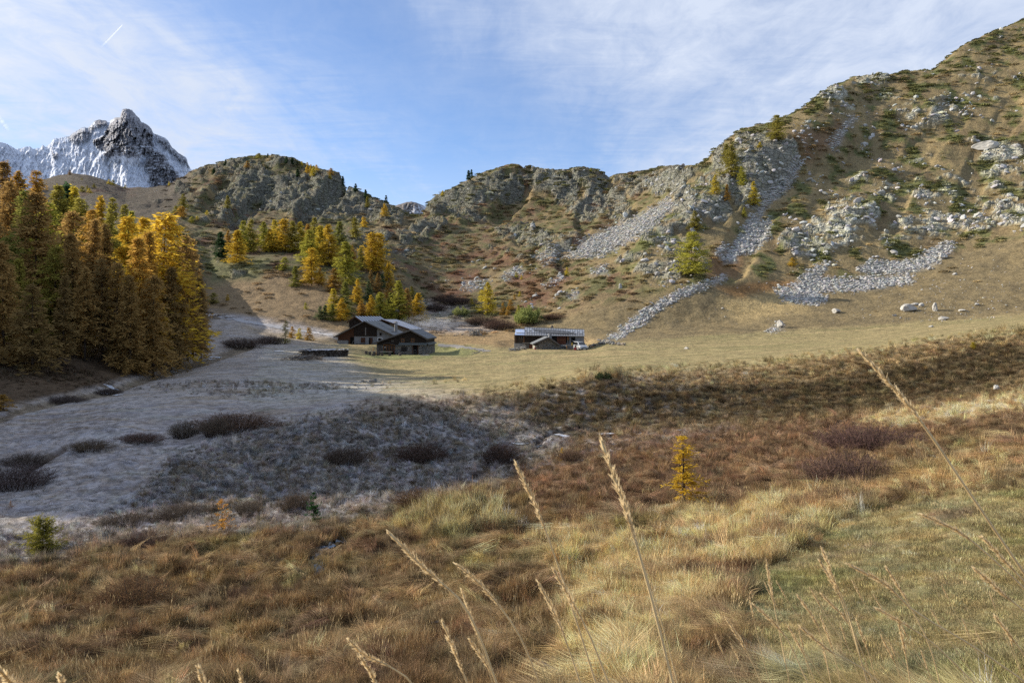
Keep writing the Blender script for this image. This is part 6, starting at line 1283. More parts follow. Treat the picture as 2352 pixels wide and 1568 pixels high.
# local: front = -y, left in the picture = -x; length 4.1, width 1.72, height 1.8
def ring(y, w, zs, inset):
    """half section from sill to roof: list of (x fraction, z)"""
    return [(-w*f, y, z) for f, z in zs]
SEC = [ # y, half width, [(fraction, z)...] sill, waist, shoulder, roof edge, roof centre
 (-2.05, .70, [(.92, .30), (1.0, .52), (.98, .70), (.80, .78), (.0, .80)]),
 (-1.90, .82, [(.96, .24), (1.0, .60), (.97, .84), (.82, .93), (.0, .97)]),
 (-1.10, .85, [(.96, .22), (1.0, .62), (.98, .98), (.86, 1.08), (.0, 1.13)]),
 (-0.92, .86, [(.96, .22), (1.0, .64), (.99, 1.02), (.84, 1.18), (.0, 1.24)]),
 (-0.20, .86, [(.96, .22), (1.0, .66), (.99, 1.04), (.76, 1.66), (.0, 1.74)]),
 (0.10, .86, [(.96, .22), (1.0, .66), (.99, 1.05), (.76, 1.73), (.0, 1.80)]),
 (1.70, .86, [(.96, .22), (1.0, .68), (.99, 1.08), (.78, 1.74), (.0, 1.81)]),
 (2.00, .84, [(.95, .26), (1.0, .68), (.98, 1.08), (.78, 1.68), (.0, 1.74)]),
]
m = MB(); nst = []
for y, w, zs in SEC:
    hl = [(-w*f, y, z) for f, z in zs]; full = hl+[(-x, yy_, z) for x, yy_, z in reversed(hl[:-1])]; nst.append(full)
nn_ = len(nst[0]); vv = [p for s in nst for p in s]; ff = []
for i in range(len(nst)-1):
    for k in range(nn_-1): ff.append((i*nn_+k, i*nn_+k+1, (i+1)*nn_+k+1, (i+1)*nn_+k))
    ff.append((i*nn_+nn_-1, i*nn_, (i+1)*nn_, (i+1)*nn_+nn_-1))
ff.append(tuple(range(nn_-1, -1, -1))); ff.append(tuple(range((len(nst)-1)*nn_, len(nst)*nn_))); m.add(vv, ff)
body = m.build('body', M_paint, van)
bv = body.modifiers.new('round', 'BEVEL'); bv.width = .04; bv.segments = 2; bv.limit_method = 'ANGLE'; bv.angle_limit = R(25)
def sheet(pts, off, name, mat, par=van): return MB().prism([Vector(p)+Vector(off) for p in pts], Vector(off)*-.5).build(name, mat, par)
ws = MB().prism([(-.66, -.95, 1.20), (.66, -.95, 1.20), (.60, -.30, 1.62), (-.60, -.30, 1.62)], (0, -.05, .07)); ws.build('windscreen', M_glass, van)
for s in (-1, 1):
    MB().prism([(s*.84, -.80, 1.10), (s*.84, .02, 1.10), (s*.70, .02, 1.62), (s*.70, -.15, 1.62)], (s*.04, 0, .01)).build('side_window', M_glass, van)
    MB().prism([(s*.845, .16, 1.12), (s*.845, .98, 1.13), (s*.70, .98, 1.64), (s*.70, .16, 1.64)], (s*.04, 0, .01)).build('side_window', M_glass, van)
    MB().prism([(s*.845, 1.10, 1.13), (s*.845, 1.80, 1.14), (s*.70, 1.72, 1.63), (s*.70, 1.10, 1.64)], (s*.04, 0, .01)).build('side_window', M_glass, van)
    MB().box((s*.78-.14 if s < 0 else s*.78-.10, -2.05, .66), (s*.78+.10 if s < 0 else s*.78+.10, -1.72, .86)).build('headlight', M_lamp, van)
    MB().box((s*.96-.11, -.78, 1.08), (s*.96+.11, -.66, 1.27)).build('wing_mirror', M_paint, van)
    MB().box((s*.862-.02, -1.05, .46), (s*.862+.02, 1.5, .56)).build('side_trim', M_plast, van)
    for y in (-1.30, 1.38):
        w = MB(); o = (s*.80, y, .31)
        n = 18; ringv = []
        def wheel(r0, r1, x0, x1):
            q = MB(); 
            vv_ = [(o[0]+s*x, y+r*math.cos(2*math.pi*k/n), o[2]+r*math.sin(2*math.pi*k/n)) for r, x in ((r0, x0), (r1, x0), (r1, x1), (r0, x1)) for k in range(n)]
            f_ = [(j*n+k, j*n+(k+1) % n, ((j+1) % 4)*n+(k+1) % n, ((j+1) % 4)*n+k) for j in range(4) for k in range(n)]; return q.add(vv_, f_)
        wo = wheel(.19, .31, -.10, .08).build('wheel', M_rubber, van); r_ = MB(); vv_ = [(o[0]+s*.06, y+.20*math.cos(2*math.pi*k/n), o[2]+.20*math.sin(2*math.pi*k/n)) for k in range(n)]
        r_.prism(vv_, (-s*.08, 0, 0)).build('rim', M_rim, wo)
MB().box((-.80, -2.14, .26), (.80, -2.0, .52)).build('bumper', M_plast, van); MB().box((-.45, -2.09, .60), (.45, -2.03, .74)).build('grille', M_plast, van); MB().box((-.26, -2.155, .34), (.26, -2.142, .45)).build('number_plate', M_white, van)
for x in (-.62, .62): MB().tube([(x, -2.17, .30), (x, -2.17, .50)], .035, 6).build('bumper_guard', M_rim, van)
tg = MB().prism([(-.74, 1.98, 1.74), (.74, 1.98, 1.74), (.72, 3.0, 1.92), (-.72, 3.0, 1.92)], (0, 0, .07)).build('tailgate', M_paint, van); MB().prism([(-.58, 2.3, 1.865), (.58, 2.3, 1.865), (.56, 2.85, 1.965), (-.56, 2.85, 1.965)], (0, 0, .02)).build('pane', M_glass, tg)
MB().prism([(-.885, .10, .34), (-.885, .42, .34), (-.885, .42, 1.60), (-.885, .10, 1.60)], (.03, 0, 0)).build('sliding_door_gap_shade', M_black, van)  # thin black sheet painted as the shade of the open side door
for x in (-.52, .52): MB().beam((x, 0.1, 1.84), (x, 1.75, 1.85), .04).build('roof_rail', M_plast, van)
# ------------------------------------------------------------------ things around the barn
def thing(m, name, mat, lab, cat, group=None, loc=None):
    o = m.build(name, mat); 
    if loc is not None: o.location = loc
    return tag(o, lab, cat, group)
p = on(1312, 150.5); wb = empty('workbench', p); tag(wb, 'orange wooden workbench beside the open van', 'table'); MB().box((-1.0, -.35, .82), (1.0, .35, .90)).build('top', M_greywood, wb)
for x in (-.92, .92): MB().box((x-.08, -.33, -.1), (x+.08, .33, .82)).build('leg', M_fresh, wb)
MB().box((-.9, -.05, .05), (.9, .05, .15)).build('stretcher', M_fresh, wb)
thing(MB().box((-.18, -.12, .90), (.0, .12, 1.15)).disc((-.09, 0, 1.15), .07, .05, 0, .35, 8), 'can', plain('yellow_plastic', (.60, .40, .06), .5, .3), 'yellow canister standing on the workbench', 'canister', loc=p+Vector((.28, 0, .002)))
thing(MB().box((-.2, -.2, 0), (.2, .2, .48)).box((-.24, -.24, .48), (.24, .24, .54)), 'crate', plain('red_plastic', (.42, .05, .05), .5, .3), 'red crate on the grass between workbench and van', 'crate', loc=on(1321, 150.0))
thing(MB().disc((0, 0, 0), .16, .20, 0, .34, 10).disc((0, 0, 0), .21, .21, .34, .38, 10), 'bucket', plain('dull_red', (.26, .07, .05), .6, .3), 'small red bucket beside the corner of the stone hut', 'bucket', loc=on(1229, 148.5)+Vector((0, -.3, 0)))
def plank(u0, v0, u1, v1, y, w, mat, lab):
    a, b_ = px(u0, v0, y), px(u1, v1, y); a.z = max(a.z, ground(a.x, a.y)); m = MB().beam(a, b_, w, .07); thing(m, 'plank', mat, lab, 'plank', 'planks leaning by the barn')
plank(1349.5, 785.5, 1342.5, 775, 150.5, .18, M_fresh, 'fresh plank leaning against the right barn corner'); plank(1363, 797, 1352, 789.5, 149, .2, M_fresh, 'orange plank lying on the stones right of the van'); plank(1381.5, 799, 1368, 789.5, 149, .18, M_greywood, 'pale grey plank leaning on the stone row')
# drystone rows, stone by stone
def stone_row(u0, v0, u1, v1, n, smin, smax, rows, lab, seed, wob=.4, name='stone_wall', cat='stone wall'):
    r = random.Random(seed); a, b_ = at(u0, v0), at(u1, v1); e = empty(name, a); tag(e, lab, cat)
    for k in range(n):
        f = r.random(); q = a.lerp(b_, f); s = smin+(smax-smin)*r.random()**1.5; q.x += r.gauss(0, wob*.4); q.y += r.gauss(0, wob); lev = r.randrange(rows)
        z = float(ground(q.x, q.y)); o = bpy.data.objects.new('stone', r.choice(SB)); link(o, e); o.location = Vector((q.x, q.y, z+lev*smin*.7+s*.18))-a
        o.scale = (s, s*(.6+.4*r.random()), s*(.6+.4*r.random())); o.rotation_euler = (r.gauss(0, .2), r.gauss(0, .2), r.random()*6)
    return e
stone_row(1352, 797, 1436, 794, 90, .35, 1.0, 2, 'low drystone row running right from the van', 3); stone_row(1168, 806, 1206, 802, 80, .25, .7, 3, 'heaped drystone wall left of the barn door', 4); stone_row(1373, 783, 1412, 789, 26, .3, .9, 1, 'loose stones along the bank behind the drystone row', 5, .6, 'stone_row', 'stones')
stone_row(1078, 772, 1104, 770, 260, .22, .55, 9, 'heap of grey stones below the thicket in the valley', 6, .9, 'stone_heap', 'stone heap'); stone_row(1085, 815, 1112, 804, 22, .2, .55, 1, 'short line of stones beside the valley path', 7, .3, 'stone_row', 'stones'); stone_row(840, 878, 866, 878, 26, .2, .7, 2, 'small stone heap in the frosty meadow before the chalets', 9, .5, 'stone_heap', 'stone heap')
stone_row(1040, 772, 1062, 771, 16, .25, .6, 2, 'short broken wall right of the drifting smoke', 10, .3, 'stone_wall', 'stone wall')
# ------------------------------------------------------------------ furniture before the front chalet
def table(u0, u1, vt, vb, lab, bench_=False):
    y = 143.0; a, b_ = px(u0, vt, y), px(u1, vt, y); c = on((u0+u1)/2, y); w = b_.x-a.x; e = empty('picnic_table', c); tag(e, lab, 'table')
    MB().box((-w/2, -.42, .70), (w/2, .42, .78)).build('top', M_frost if False else M_greywood, e)
    for x in (-w*.32, w*.32): MB().box((x-.2, -.28, -.1), (x+.2, .28, .70)).build('leg', M_dark, e)
    if bench_:
        b = MB().box((-w*.40, -1.15, .38), (w*.40, -.80, .45)); 
        for x in (-w*.3, w*.3): b.box((x-.14, -1.1, -.1), (x+.14, -.85, .38))
        bo = b.build('bench', M_dark); bo.location = c; tag(bo, 'low bench in front of the long picnic table', 'bench')
table(846.5, 862.5, 811.8, 821, 'short dark picnic table left of the front chalet'); table(873, 901, 811, 821, 'long picnic table in front of the glazed porch', True)
def stump(u, y, r_, h, lab): thing(MB().disc((0, 0, 0), r_*1.08, r_, -.1, h, 10), 'stump', M_dark, lab, 'stump', 'log seats before the front chalet', on(u, y))
stump(840.5, 143, .30, .62, 'log seat at the left end of the short picnic table'); stump(856, 141.6, .24, .5, 'log seat in front of the short picnic table'); stump(868.5, 143, .28, .62, 'log seat between the two picnic tables'); stump(919, 142.5, .26, .52, 'lone log seat right of the long picnic table')
stump(794, 140, .32, .5, 'square log block alone in the frosty grass right of the woodpile')
p = on(929.5, 146.9); bn = empty('bench', p); tag(bn, 'wooden bench with frosted seat under the barred window of the front chalet', 'bench'); MB().box((-.75, -.25, .48), (.75, .2, .56)).build('seat', M_greywood, bn)
for x in (-.68, .68): MB().box((x-.06, -.22, -.1), (x+.06, .18, .48)).build('leg', M_greywood, bn)
m = MB(); p = on(862.5, 146.5)
thing(MB().tube([(-.45, 0, .2), (.45, .1, .2)], .2, 10).tube([(-.5, .5, .18), (.3, .6, .18)], .18, 10), 'log', M_fresh, 'two cut logs at the left corner of the front chalet', 'logs', loc=p)
m = MB().box((-.9, -.3, 0), (.9, .35, .10)).box((-.5, -.2, .10), (.7, .2, .18)); thing(m, 'stone_slab', M_wstone, 'flat stone slab in the grass right of the front chalet', 'slab', loc=on(969, 143.0)+Vector((.6, 0, .0)))
thing(MB().tube([(0, 0, -.1), (0, 0, .75)], .06, 6), 'post', M_fresh, 'short wooden post left of the front chalet', 'post', loc=on(857.5, 152))
# plants in the porch
for i, (u, c) in enumerate(((884, (.03, .09, .05)), (890, (.02, .06, .03)), (900, (.025, .06, .03)))):
    q = on(u, 147.3); e = empty('potted_plant', q); e.scale = (.45, .35, .8); tag(e, ('blue-green potted plant at the left of the glazed porch', 'dark potted plant under the middle of the glazed porch', 'dark trailing potted plant at the right of the glazed porch')[i], 'plant')
    for nm, m_ in zip(('stems', 'leaves'), B_leaf[i % 2]): o = bpy.data.objects.new(nm, m_); o.color = (*c, 1); link(o, e)
# ------------------------------------------------------------------ woodpile, boards, brushwood
a, b_ = on(695, 132), on(800, 135); e = empty('woodpile', a); tag(e, 'long frosted stack of dark firewood in the shaded meadow', 'woodpile'); r = random.Random(5); Lw = b_.x-a.x
LOGM = [MB().tube([(0, -.5, 0), (0, .5, 0)], .11+.02*k, 7).mesh('log', (M_logs2, M_dark)[k % 2]) for k in range(3)]; LOGF = MB().tube([(0, -.5, 0), (0, .5, 0)], .12, 7).mesh('log', M_frost)
for row in range(5):
    for k in range(32):
        x = Lw*(k+.5*(row % 2))/32; y_ = a.y+(b_.y-a.y)*x/Lw; z = float(ground(a.x+x, y_)); o = bpy.data.objects.new('log', LOGM[r.randrange(3)]); link(o, e); o.location = Vector((x, y_-a.y+r.gauss(0, .06), z-a.z+.12+row*.21)); o.rotation_euler = (0, 0, r.gauss(0, .05))
for k in range(22):
    x = Lw*(k+.2)/22; y_ = a.y+(b_.y-a.y)*x/Lw; z = float(ground(a.x+x, y_)); o = bpy.data.objects.new('cover_board', MB().box((0, -.55, 0), (Lw/24, .5, .05)).mesh('cover_board', M_frost if r.random() < .75 else M_dark)); link(o, e); o.location = Vector((x, y_-a.y, z-a.z+1.17+r.gauss(0, .03))); o.rotation_euler = (r.gauss(0, .05), r.gauss(0, .04), r.gauss(0, .08))
for i, (u, y, w, lab) in enumerate(((700, 138, 2.4, 'left stack of frosted boards behind the woodpile'), (728, 139.5, 3.6, 'middle stack of frosted boards behind the woodpile'), (756, 140, 1.6, 'small right stack of frosted boards behind the woodpile'))):
    p = on(u, y); e = empty('board_stack', p); tag(e, lab, 'boards', 'board stacks behind the woodpile')
    for k in range(10):
        m_ = M_frost if k > 6 else M_dark; z = .15+.13*(k//2); o = MB().beam((-w/2+r.gauss(0, .2), (k % 2)*.5-.2, z), (w/2+r.gauss(0, .2), (k % 2)*.5-.1, z+(.35 if i == 0 else 0)+r.gauss(0, .06)), .42, .07).build('board', m_, e)
p = on(690, 127); e = empty('brushwood_heap', p); tag(e, 'heap of dead brushwood in front of the woodpile', 'brushwood'); r = random.Random(8); m = MB()
for k in range(260):
    q = Vector((r.gauss(0, 1.7), r.gauss(.6, .7), 0)); L_ = .6+1.1*r.random(); an = r.gauss(.6, .6); h = .1+.55*r.random()*max(0, 1-abs(q.x)/3.5); d_ = Vector((math.cos(an)*L_, r.gauss(0, .4), r.gauss(.12, .25)*L_)); z = float(ground(p.x+q.x, p.y+q.y))-p.z
    m.tube([q+Vector((0, 0, z+h)), q+d_*.5+Vector((0, 0, z+h+.08)), q+d_+Vector((0, 0, z+h))], [.035, .028, .012], 3, False)
ob = m.build('branches', M_barkgrey, e); ob['kind'] = 'stuff'
for k in range(9): q = Vector((r.gauss(-.2, 1.4), r.gauss(.1, .4), .35)); MB().tube([q, q+Vector((.9, .2, .35)), q+Vector((1.9, .3, .45+r.gauss(0, .2)))], [.09, .07, .03], 5).build('branch', M_greywood, e)
# ------------------------------------------------------------------ track, path, water
def strip(name, line, w0, w1, mat, dz, kind='structure', lab=None, yoff=None):
    pts = []
    for (u0, v0), (u1, v1) in zip(line[:-1], line[1:]):
        for k in range(10): pts.append(at(u0+(u1-u0)*k/10, v0+(v1-v0)*k/10))
    n = len(pts); V = []; f = []
    for i, p in enumerate(pts):
        d = (pts[min(i+1, n-1)]-pts[max(i-1, 0)]); d.z = 0; d.normalize(); s = Vector((-d.y, d.x, 0)); w = w0+(w1-w0)*i/n; w *= 1+.12*math.sin(i*.7)
        for k in range(5): q = p+s*w*(k/4-.5); V.append((q.x, q.y, float(ground(q.x, q.y))+dz))
    for i in range(n-1):
        for k in range(4): a_ = i*5+k; f.append((a_, a_+1, a_+6, a_+5))
    me = bpy.data.meshes.new(name); me.from_pydata(V, [], f); me.update(); me.polygons.foreach_set('use_smooth', np.ones(len(f), bool)); me.materials.append(mat); return tag(link(bpy.data.objects.new(name, me)), lab, kind=kind)
M_track = plain('frosty_gravel', (.36, .35, .35), .95, .1, 1.5, .22); M_path = plain('grey_gravel', (.21, .20, .185), .95, .1, 2.5, .3)
strip('track', [(476, 722), (560, 738), (640, 752), (720, 764), (770, 772)], 3.0, 2.4, M_track, .06); strip('path', [(1006, 792), (1060, 797), (1100, 803), (1120, 808)], 2.0, 1.6, M_path, .05)
wm, t, b = new_mat('stream_water', .08, .6); b.inputs['Base Color'].default_value = (.02, .026, .03, 1); geo = t.nodes.new('ShaderNodeNewGeometry'); bumpn(t, b, noise(t, geo.outputs['Position'], 3.0, 3, .5), .06, .5)
ice = plain('white_water_and_ice', (.55, .58, .63), .4, .5, 2.5, .45)
strip('brook', BROOK, .34, .50, wm, .06)
def patch(u, v, w, d, mat, seed, name='ice'):
    p = at(u, v); r = np.random.default_rng(seed); n = 14; V = []; 
    for k in range(n): a_ = 2*math.pi*k/n; q = .65+.5*r.random(); x, y = p.x+w/2*q*math.cos(a_), p.y+d/2*q*math.sin(a_); V.append((x, y, float(ground(x, y))+.09))
    me = bpy.data.meshes.new(name); me.from_pydata(V+[(p.x, p.y, p.z+.10)], [], [(k, (k+1) % n, n) for k in range(n)]); me.materials.append(mat); me.update(); tag(link(bpy.data.objects.new(name, me)), kind='structure')
for i, (u, v, w, d) in enumerate(((497, 823, 2.4, 1.2), (486, 827, 1.4, .8), (405, 850, 1.6, .8), (398, 856, 1.0, .6), (255, 893, 2.0, 1.0), (240, 905, 1.6, .8), (272, 908, 1.2, .6), (640, 808, 2.5, .7))): patch(u, v, w, d, ice, 60+i)
for i, (u, v, w, d) in enumerate(((730, 1322, .5, .35), (910, 1275, .3, .2), (1235, 1028, 1.0, .6), (885, 1500, .25, .16), (1000, 1440, .3, .15), (1340, 1445, .2, .12))): patch(u, v, w, d, wm, 80+i, 'puddle')
for i, (u, v, w, d) in enumerate(((1390, 997, 1.8, .5), (1290, 1003, 1.6, .5), (1560, 990, 1.6, .3), (1195, 1022, 1.2, .4))): patch(u, v, w, d, ice, 90+i)
# ------------------------------------------------------------------ boulders
BLK = [stone_mesh('boulder', 300+i, M_wstone, .75, 3, .3) for i in range(4)]; M_bould = plain('pale_boulder', (.40, .385, .35), .9, .15, 1.2, .25, bump=.08)
for m_ in BLK: m_.materials[0] = M_bould
for i, (u, vb, w, h, lab) in enumerate((
 (2091, 716, 36, 23, 'largest pale boulder, blocky, in the brown pasture at the right'), (2150, 714, 17, 20, 'upright pale boulder right of the largest one'), (2170, 736, 18, 10, 'tilted flat boulder below the upright one'), (1922, 720, 22, 11, 'lone grey boulder in the middle of the brown pasture'),
 (1793, 755, 18, 22, 'standing stone block on a pale stone scatter'), (1425, 664, 10, 12, 'small upright white block at the left foot of the rocky slope'), (2212, 716, 20, 6, 'flat tilted slab right of the upright boulder'), (2246, 702, 12, 6, 'small pale stone upslope of the flat slab'),
 (2290, 897, 20, 16, 'grey boulder on the dark bank at the right edge'), (1577, 803, 14, 5, 'small pale stone in the meadow before the barn'), (2055, 726, 11, 5, 'small stone left below the largest boulder'), (2118, 706, 12, 10, 'small grey block squeezed between the two biggest boulders'), (2104, 703, 20, 8, 'low rough rock behind the largest boulder'), (2168, 596, 30, 14, 'long grey block at the top of the upper stone field'), (2268, 345, 44, 22, 'big white rock knob high on the right-hand slope'), (2140, 752, 12, 5, 'small stone at the lower meadow edge below the boulders'), (1660, 712, 8, 5, 'small white stone below the stone tongue'), (2195, 632, 12, 6, 'white stone alone above the boulders'))):
    p = at(u, vb); s = w/F*p.y; o = bpy.data.objects.new('boulder', BLK[i % 4]); link(o); o.location = p+Vector((0, s*.2, h/F*p.y*.36)); o.scale = (s, s*.85, h/F*p.y*1.45); o.rotation_euler = (0, 0, i*1.3); tag(o, lab, 'boulder', 'single boulders on the slopes')
# ------------------------------------------------------------------ tall dry grass stalks close to the lens
M_stalk = plain('dry_straw', (0.60, 0.46, 0.25), .7, .2, 30, .2, (1, 1, .2)); M_head = bpy.data.materials.new('dry_seed_head'); M_head.use_nodes = True; t = M_head.node_tree; t.nodes.clear(); o_ = t.nodes.new('ShaderNodeOutputMaterial'); d = t.nodes.new('ShaderNodeBsdfDiffuse'); tr = t.nodes.new('ShaderNodeBsdfTranslucent'); mx_ = t.nodes.new('ShaderNodeMixShader'); mx_.inputs[0].default_value = .5
d.inputs[0].default_value = tr.inputs[0].default_value = (0.70, 0.56, 0.34, 1); t.links.new(d.outputs[0], mx_.inputs[1]); t.links.new(tr.outputs[0], mx_.inputs[2]); t.links.new(mx_.outputs[0], o_.inputs[0])
ST = [ (1.55, [(1975,808),(2095,940),(2205,1100),(2290,1225),(2362,1330)], 1.35, 'long thick stalk rising furthest at the right, crossing the dark bank'),
 (1.45, [(1380,1010),(1440,1180),(1490,1350),(1545,1568)], 1.3, 'tall thick stalk right of centre with its tip on the russet bog'),
 (1.75, [(1437,1150),(1475,1290),(1520,1430),(1556,1568)], .7, 'thin stalk running alongside the tall thick one'),
 (1.6, [(1187,1068),(1240,1185),(1275,1280),(1322,1420),(1372,1580)], 1.0, 'pale stalk left of the tall thick stalk, tip on the frosty bog'),
 (1.5, [(897,1226),(975,1305),(1061,1383),(1105,1470),(1140,1568)], 1.15, 'long slanting stalk left of centre with its tip by the grass mound'),
 (1.6, [(1052,1298),(1111,1349),(1187,1448),(1220,1520),(1250,1600)], .95, 'dull slanting stalk right of the long slanting one'),
 (1.6, [(1272,1309),(1310,1375),(1355,1460),(1400,1575)], 1.0, 'bright stalk leaning left under the centre'),
 (1.6, [(1238,1340),(1288,1440),(1335,1575)], .9, 'short pale stalk just left of the bright leaning one'),
 (1.6, [(1017,1428),(1050,1510),(1078,1580)], .95, 'short pale stalk at the bottom left of centre'),
 (1.5, [(803,1470),(840,1505),(880,1522),(935,1556),(960,1590)], .9, 'drooping grey stalk at the bottom, furthest left of the middle group'),
 (1.5, [(828,1508),(850,1540),(868,1580)], .9, 'stub of a stalk under the drooping grey one'),
 (1.7, [(1062,1360),(1090,1440),(1120,1530),(1137,1590)], .8, 'stalk joining the long slanting one at the bottom'),
 (1.7, [(1080,1470),(1120,1530),(1160,1600)], .7, 'short faint stalk at the bottom between two pale ones'),
 (1.75, [(1889,1262),(1915,1330),(1942,1390),(1979,1521),(1997,1590)], .85, 'tallest stalk of the right-hand bunch over the green turf'),
 (1.85, [(1884,1290),(1928,1368),(1968,1485),(2001,1590)], .8, 'stalk just left below the tallest of the right-hand bunch'),
 (1.5, [(2121,1182),(2205,1222),(2289,1291),(2352,1350),(2420,1420)], .9, 'arching stalk over the green turf pointing up left'),
 (1.5, [(1953,1297),(2041,1346),(2092,1397),(2220,1474),(2344,1558),(2390,1600)], .9, 'long slanting stalk from the bottom right corner to the turf middle'),
 (1.9, [(1761,1291),(1781,1405),(1811,1554),(1818,1600)], .7, 'nearly upright stalk at the left side of the green turf'),
 (1.9, [(1734,1390),(1803,1459),(1858,1575)], .75, 'stalk leaning left, left of the nearly upright one'),
 (2.0, [(1833,1368),(1880,1441),(1909,1570)], .75, 'bent stalk right of the nearly upright one'),
 (2.0, [(1670,1423),(1712,1489),(1755,1580)], .75, 'leftmost stalk of the right-hand bunch'),
 (2.0, [(1889,1366),(1949,1430),(1985,1510),(2007,1580)], .75, 'stalk in the middle of the right-hand bunch, second layer'),
 (1.9, [(2037,1304),(2081,1375),(2136,1485),(2164,1590)], .8, 'slender stalk standing on the middle of the turf'),
 (2.0, [(2065,1430),(2081,1507),(2094,1590)], .7, 'short upright stalk low on the turf'),
 (2.1, [(1812,1440),(1850,1510),(1880,1590)], .65, 'short stalk in the left of the right-hand bunch'),
 (2.1, [(1887,1420),(1915,1500),(1935,1590)], .65, 'short stalk behind the bent one'),
 (2.1, [(1968,1425),(1995,1500),(2020,1590)], .65, 'short stalk at the middle bottom of the turf'),
 (2.1, [(2025,1462),(2060,1530),(2080,1590)], .6, 'shortest stalk on the turf edge'),
 (1.4, [(2256,1233),(2310,1290),(2362,1345)], .85, 'stalk entering from the right edge, upper'),
 (1.4, [(2240,1306),(2300,1360),(2362,1410)], .85, 'stalk entering from the right edge, middle'),
 (1.6, [(2285,1415),(2320,1460),(2350,1500),(2380,1560)], .75, 'stalk entering from the right edge, lower'),
 (1.7, [(2015,1397),(2090,1440),(2145,1478),(2230,1560)], .75, 'faint slanting stalk low across the turf'),
 (1.7, [(1840,1440),(1900,1490),(1975,1530),(2045,1590)], .75, 'faint slanting stalk at the bottom of the right-hand bunch'),
 (1.2, [(-6,1530),(18,1560),(35,1590)], 1.1, 'blurred stalk stub in the bottom left corner'),
 (1.2, [(138,1552),(150,1590)], 1.0, 'blurred stalk stub right of the corner one'),
 (1.2, [(457,1535),(475,1590)], 1.1, 'pale stalk stub at the bottom edge, left third'),
 (1.4, [(550,1545),(568,1590)], .7, 'thin stalk stub next to the pale stub'),
]
rr_ = random.Random(21)
ORD = 'first second third fourth fifth sixth seventh eighth ninth tenth eleventh twelfth thirteenth fourteenth fifteenth sixteenth seventeenth eighteenth nineteenth twentieth'.split()
for k in range(20):
    u0, v0 = 1640+700*(k+.7*rr_.random())/20, 1330+190*rr_.random(); sl = 0.25+0.5*rr_.random(); ST.append((2.0+1.0*rr_.random(), [(u0, v0), (u0+sl*60, v0+75), (u0+sl*150, v0+165), (u0+sl*260, v0+270)], .42, 'thin short stalk, %s from the left in the loose bunch over the turf' % ORD[k]))
for i, (y, pl, wd, lab) in enumerate(ST):
    r = random.Random(i); pts = [px(u, v, y+.05*k) for k, (u, v) in enumerate(pl)]
    d = (pts[-1]-pts[-2]).normalized(); q = pts[-1].copy(); n = 0; d.z = min(d.z, -.5)
    while q.z > float(ground(q.x, q.y))-.05 and n < 40: q = q+d*.12; d = (d+Vector((0, 0.02, -.12))).normalized(); pts.append(q.copy()); n += 1
    # smooth resample
    t_ = np.linspace(0, len(pts)-1, 40); arr = np.array([tuple(p) for p in pts]); cv = np.stack([pchip(np.arange(len(pts), dtype=float), arr[:, k], t_) for k in range(3)], 1)
    rad = .0032*wd*(.6+.7*np.linspace(0, 1, 40)); o = MB().tube(cv, list(rad), 6).build('grass_stalk', M_stalk, None, True); tag(o, 'dry ' + lab, 'grass stalk', 'dry grass stalks close to the camera')
    # seed head: spikelets pressed along the top of the stem
    hd = MB(); Lh = np.cumsum(np.r_[0, np.linalg.norm(np.diff(cv, axis=0), axis=1)]); tot = min(.17*wd+.03, Lh[-1]*.4); ns = 100
    for k in range(ns):
        s = tot*(k+.5)/ns; p = Vector([np.interp(s, Lh, cv[:, j]) for j in range(3)]); p2 = Vector([np.interp(s+.02, Lh, cv[:, j]) for j in range(3)]); ax = (p-p2).normalized(); f = math.sin(math.pi*min(1, (k+4)/(ns+2)))**.6
        o_ = Vector((r.gauss(0, 1), r.gauss(0, 1), r.gauss(0, 1))); o_ = (o_-ax*o_.dot(ax)).normalized(); b0 = p+o_*.0018*wd*f; e_ = b0+ax*.016*(.7+.5*r.random())+o_*.0058*f*wd*(.5+r.random()); w = ax.cross(o_)*.0022*wd
        hd.add([b0-w, b0+w, e_+w*.3+o_*.0005, e_-w*.3], [(0, 1, 2, 3)])
    hd.build('seed_head', M_head, o)
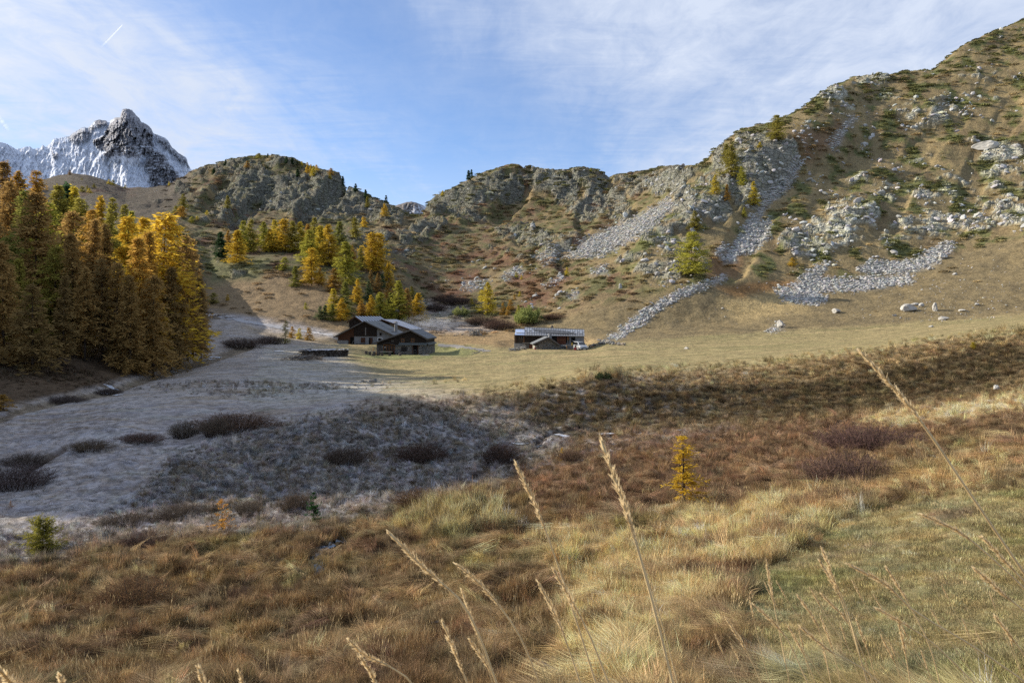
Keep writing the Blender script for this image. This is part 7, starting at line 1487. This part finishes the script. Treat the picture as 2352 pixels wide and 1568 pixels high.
# ------------------------------------------------------------------ contrails high above
cm_, t, b = new_mat('ice_cloud', 1.0, 0.0); t.nodes.clear(); o_ = t.nodes.new('ShaderNodeOutputMaterial'); d = t.nodes.new('ShaderNodeBsdfDiffuse'); tr = t.nodes.new('ShaderNodeBsdfTranslucent'); tp_ = t.nodes.new('ShaderNodeBsdfTransparent'); m1 = t.nodes.new('ShaderNodeMixShader'); m2 = t.nodes.new('ShaderNodeMixShader'); d.inputs[0].default_value = tr.inputs[0].default_value = (.95, .96, 1, 1)
fa = attr(t, 'alpha'); m1.inputs[0].default_value = .5; t.links.new(d.outputs[0], m1.inputs[1]); t.links.new(tr.outputs[0], m1.inputs[2]); t.links.new(fa.outputs['Fac'], m2.inputs[0]); t.links.new(tp_.outputs[0], m2.inputs[1]); t.links.new(m1.outputs[0], m2.inputs[2]); t.links.new(m2.outputs[0], o_.inputs[0])
def contrail(u0, v0, u1, v1, y, w0, w1, a0, a1, lab):
    a, b_ = px(u0, v0, y), px(u1, v1, y); n = 40; V, f, al = [], [], []; d = (b_-a).normalized(); s = d.cross(Vector((0, 1, 0))).normalized(); rr = random.Random(3)
    for i in range(n+1):
        k = i/n; c = a.lerp(b_, k); w = (w0+(w1-w0)*k)/F*y*(.85+.3*rr.random())
        for q, zz_ in ((-1, 0), (-.35, .5), (0, .6), (.35, .5), (1, 0)): p = c+s*w*q+Vector((0, -w*zz_, 0)); V.append(tuple(p)); al.append((a0+(a1-a0)*k)*(1 if abs(q) < .9 else 0)*(.8+.4*rr.random())*min(1, (1-k)*8, k*14+.3))
    for i in range(n):
        for j in range(4): q = i*5+j; f.append((q, q+1, q+6, q+5))
    me = mesh_np('contrail', V, f, cm_, True, None, {'alpha': np.clip(al, 0, 1)}); o = link(bpy.data.objects.new('contrail', me)); tag(o, lab, 'contrail')
contrail(281, 57, 232, 108, 12000, 1.6, 4.5, .85, .12, 'short white contrail high above the snowy peak'); contrail(-30, 235, 22, 305, 12000, 7, 8, .6, .25, 'broad fading contrail at the left edge left of the snowy peak')
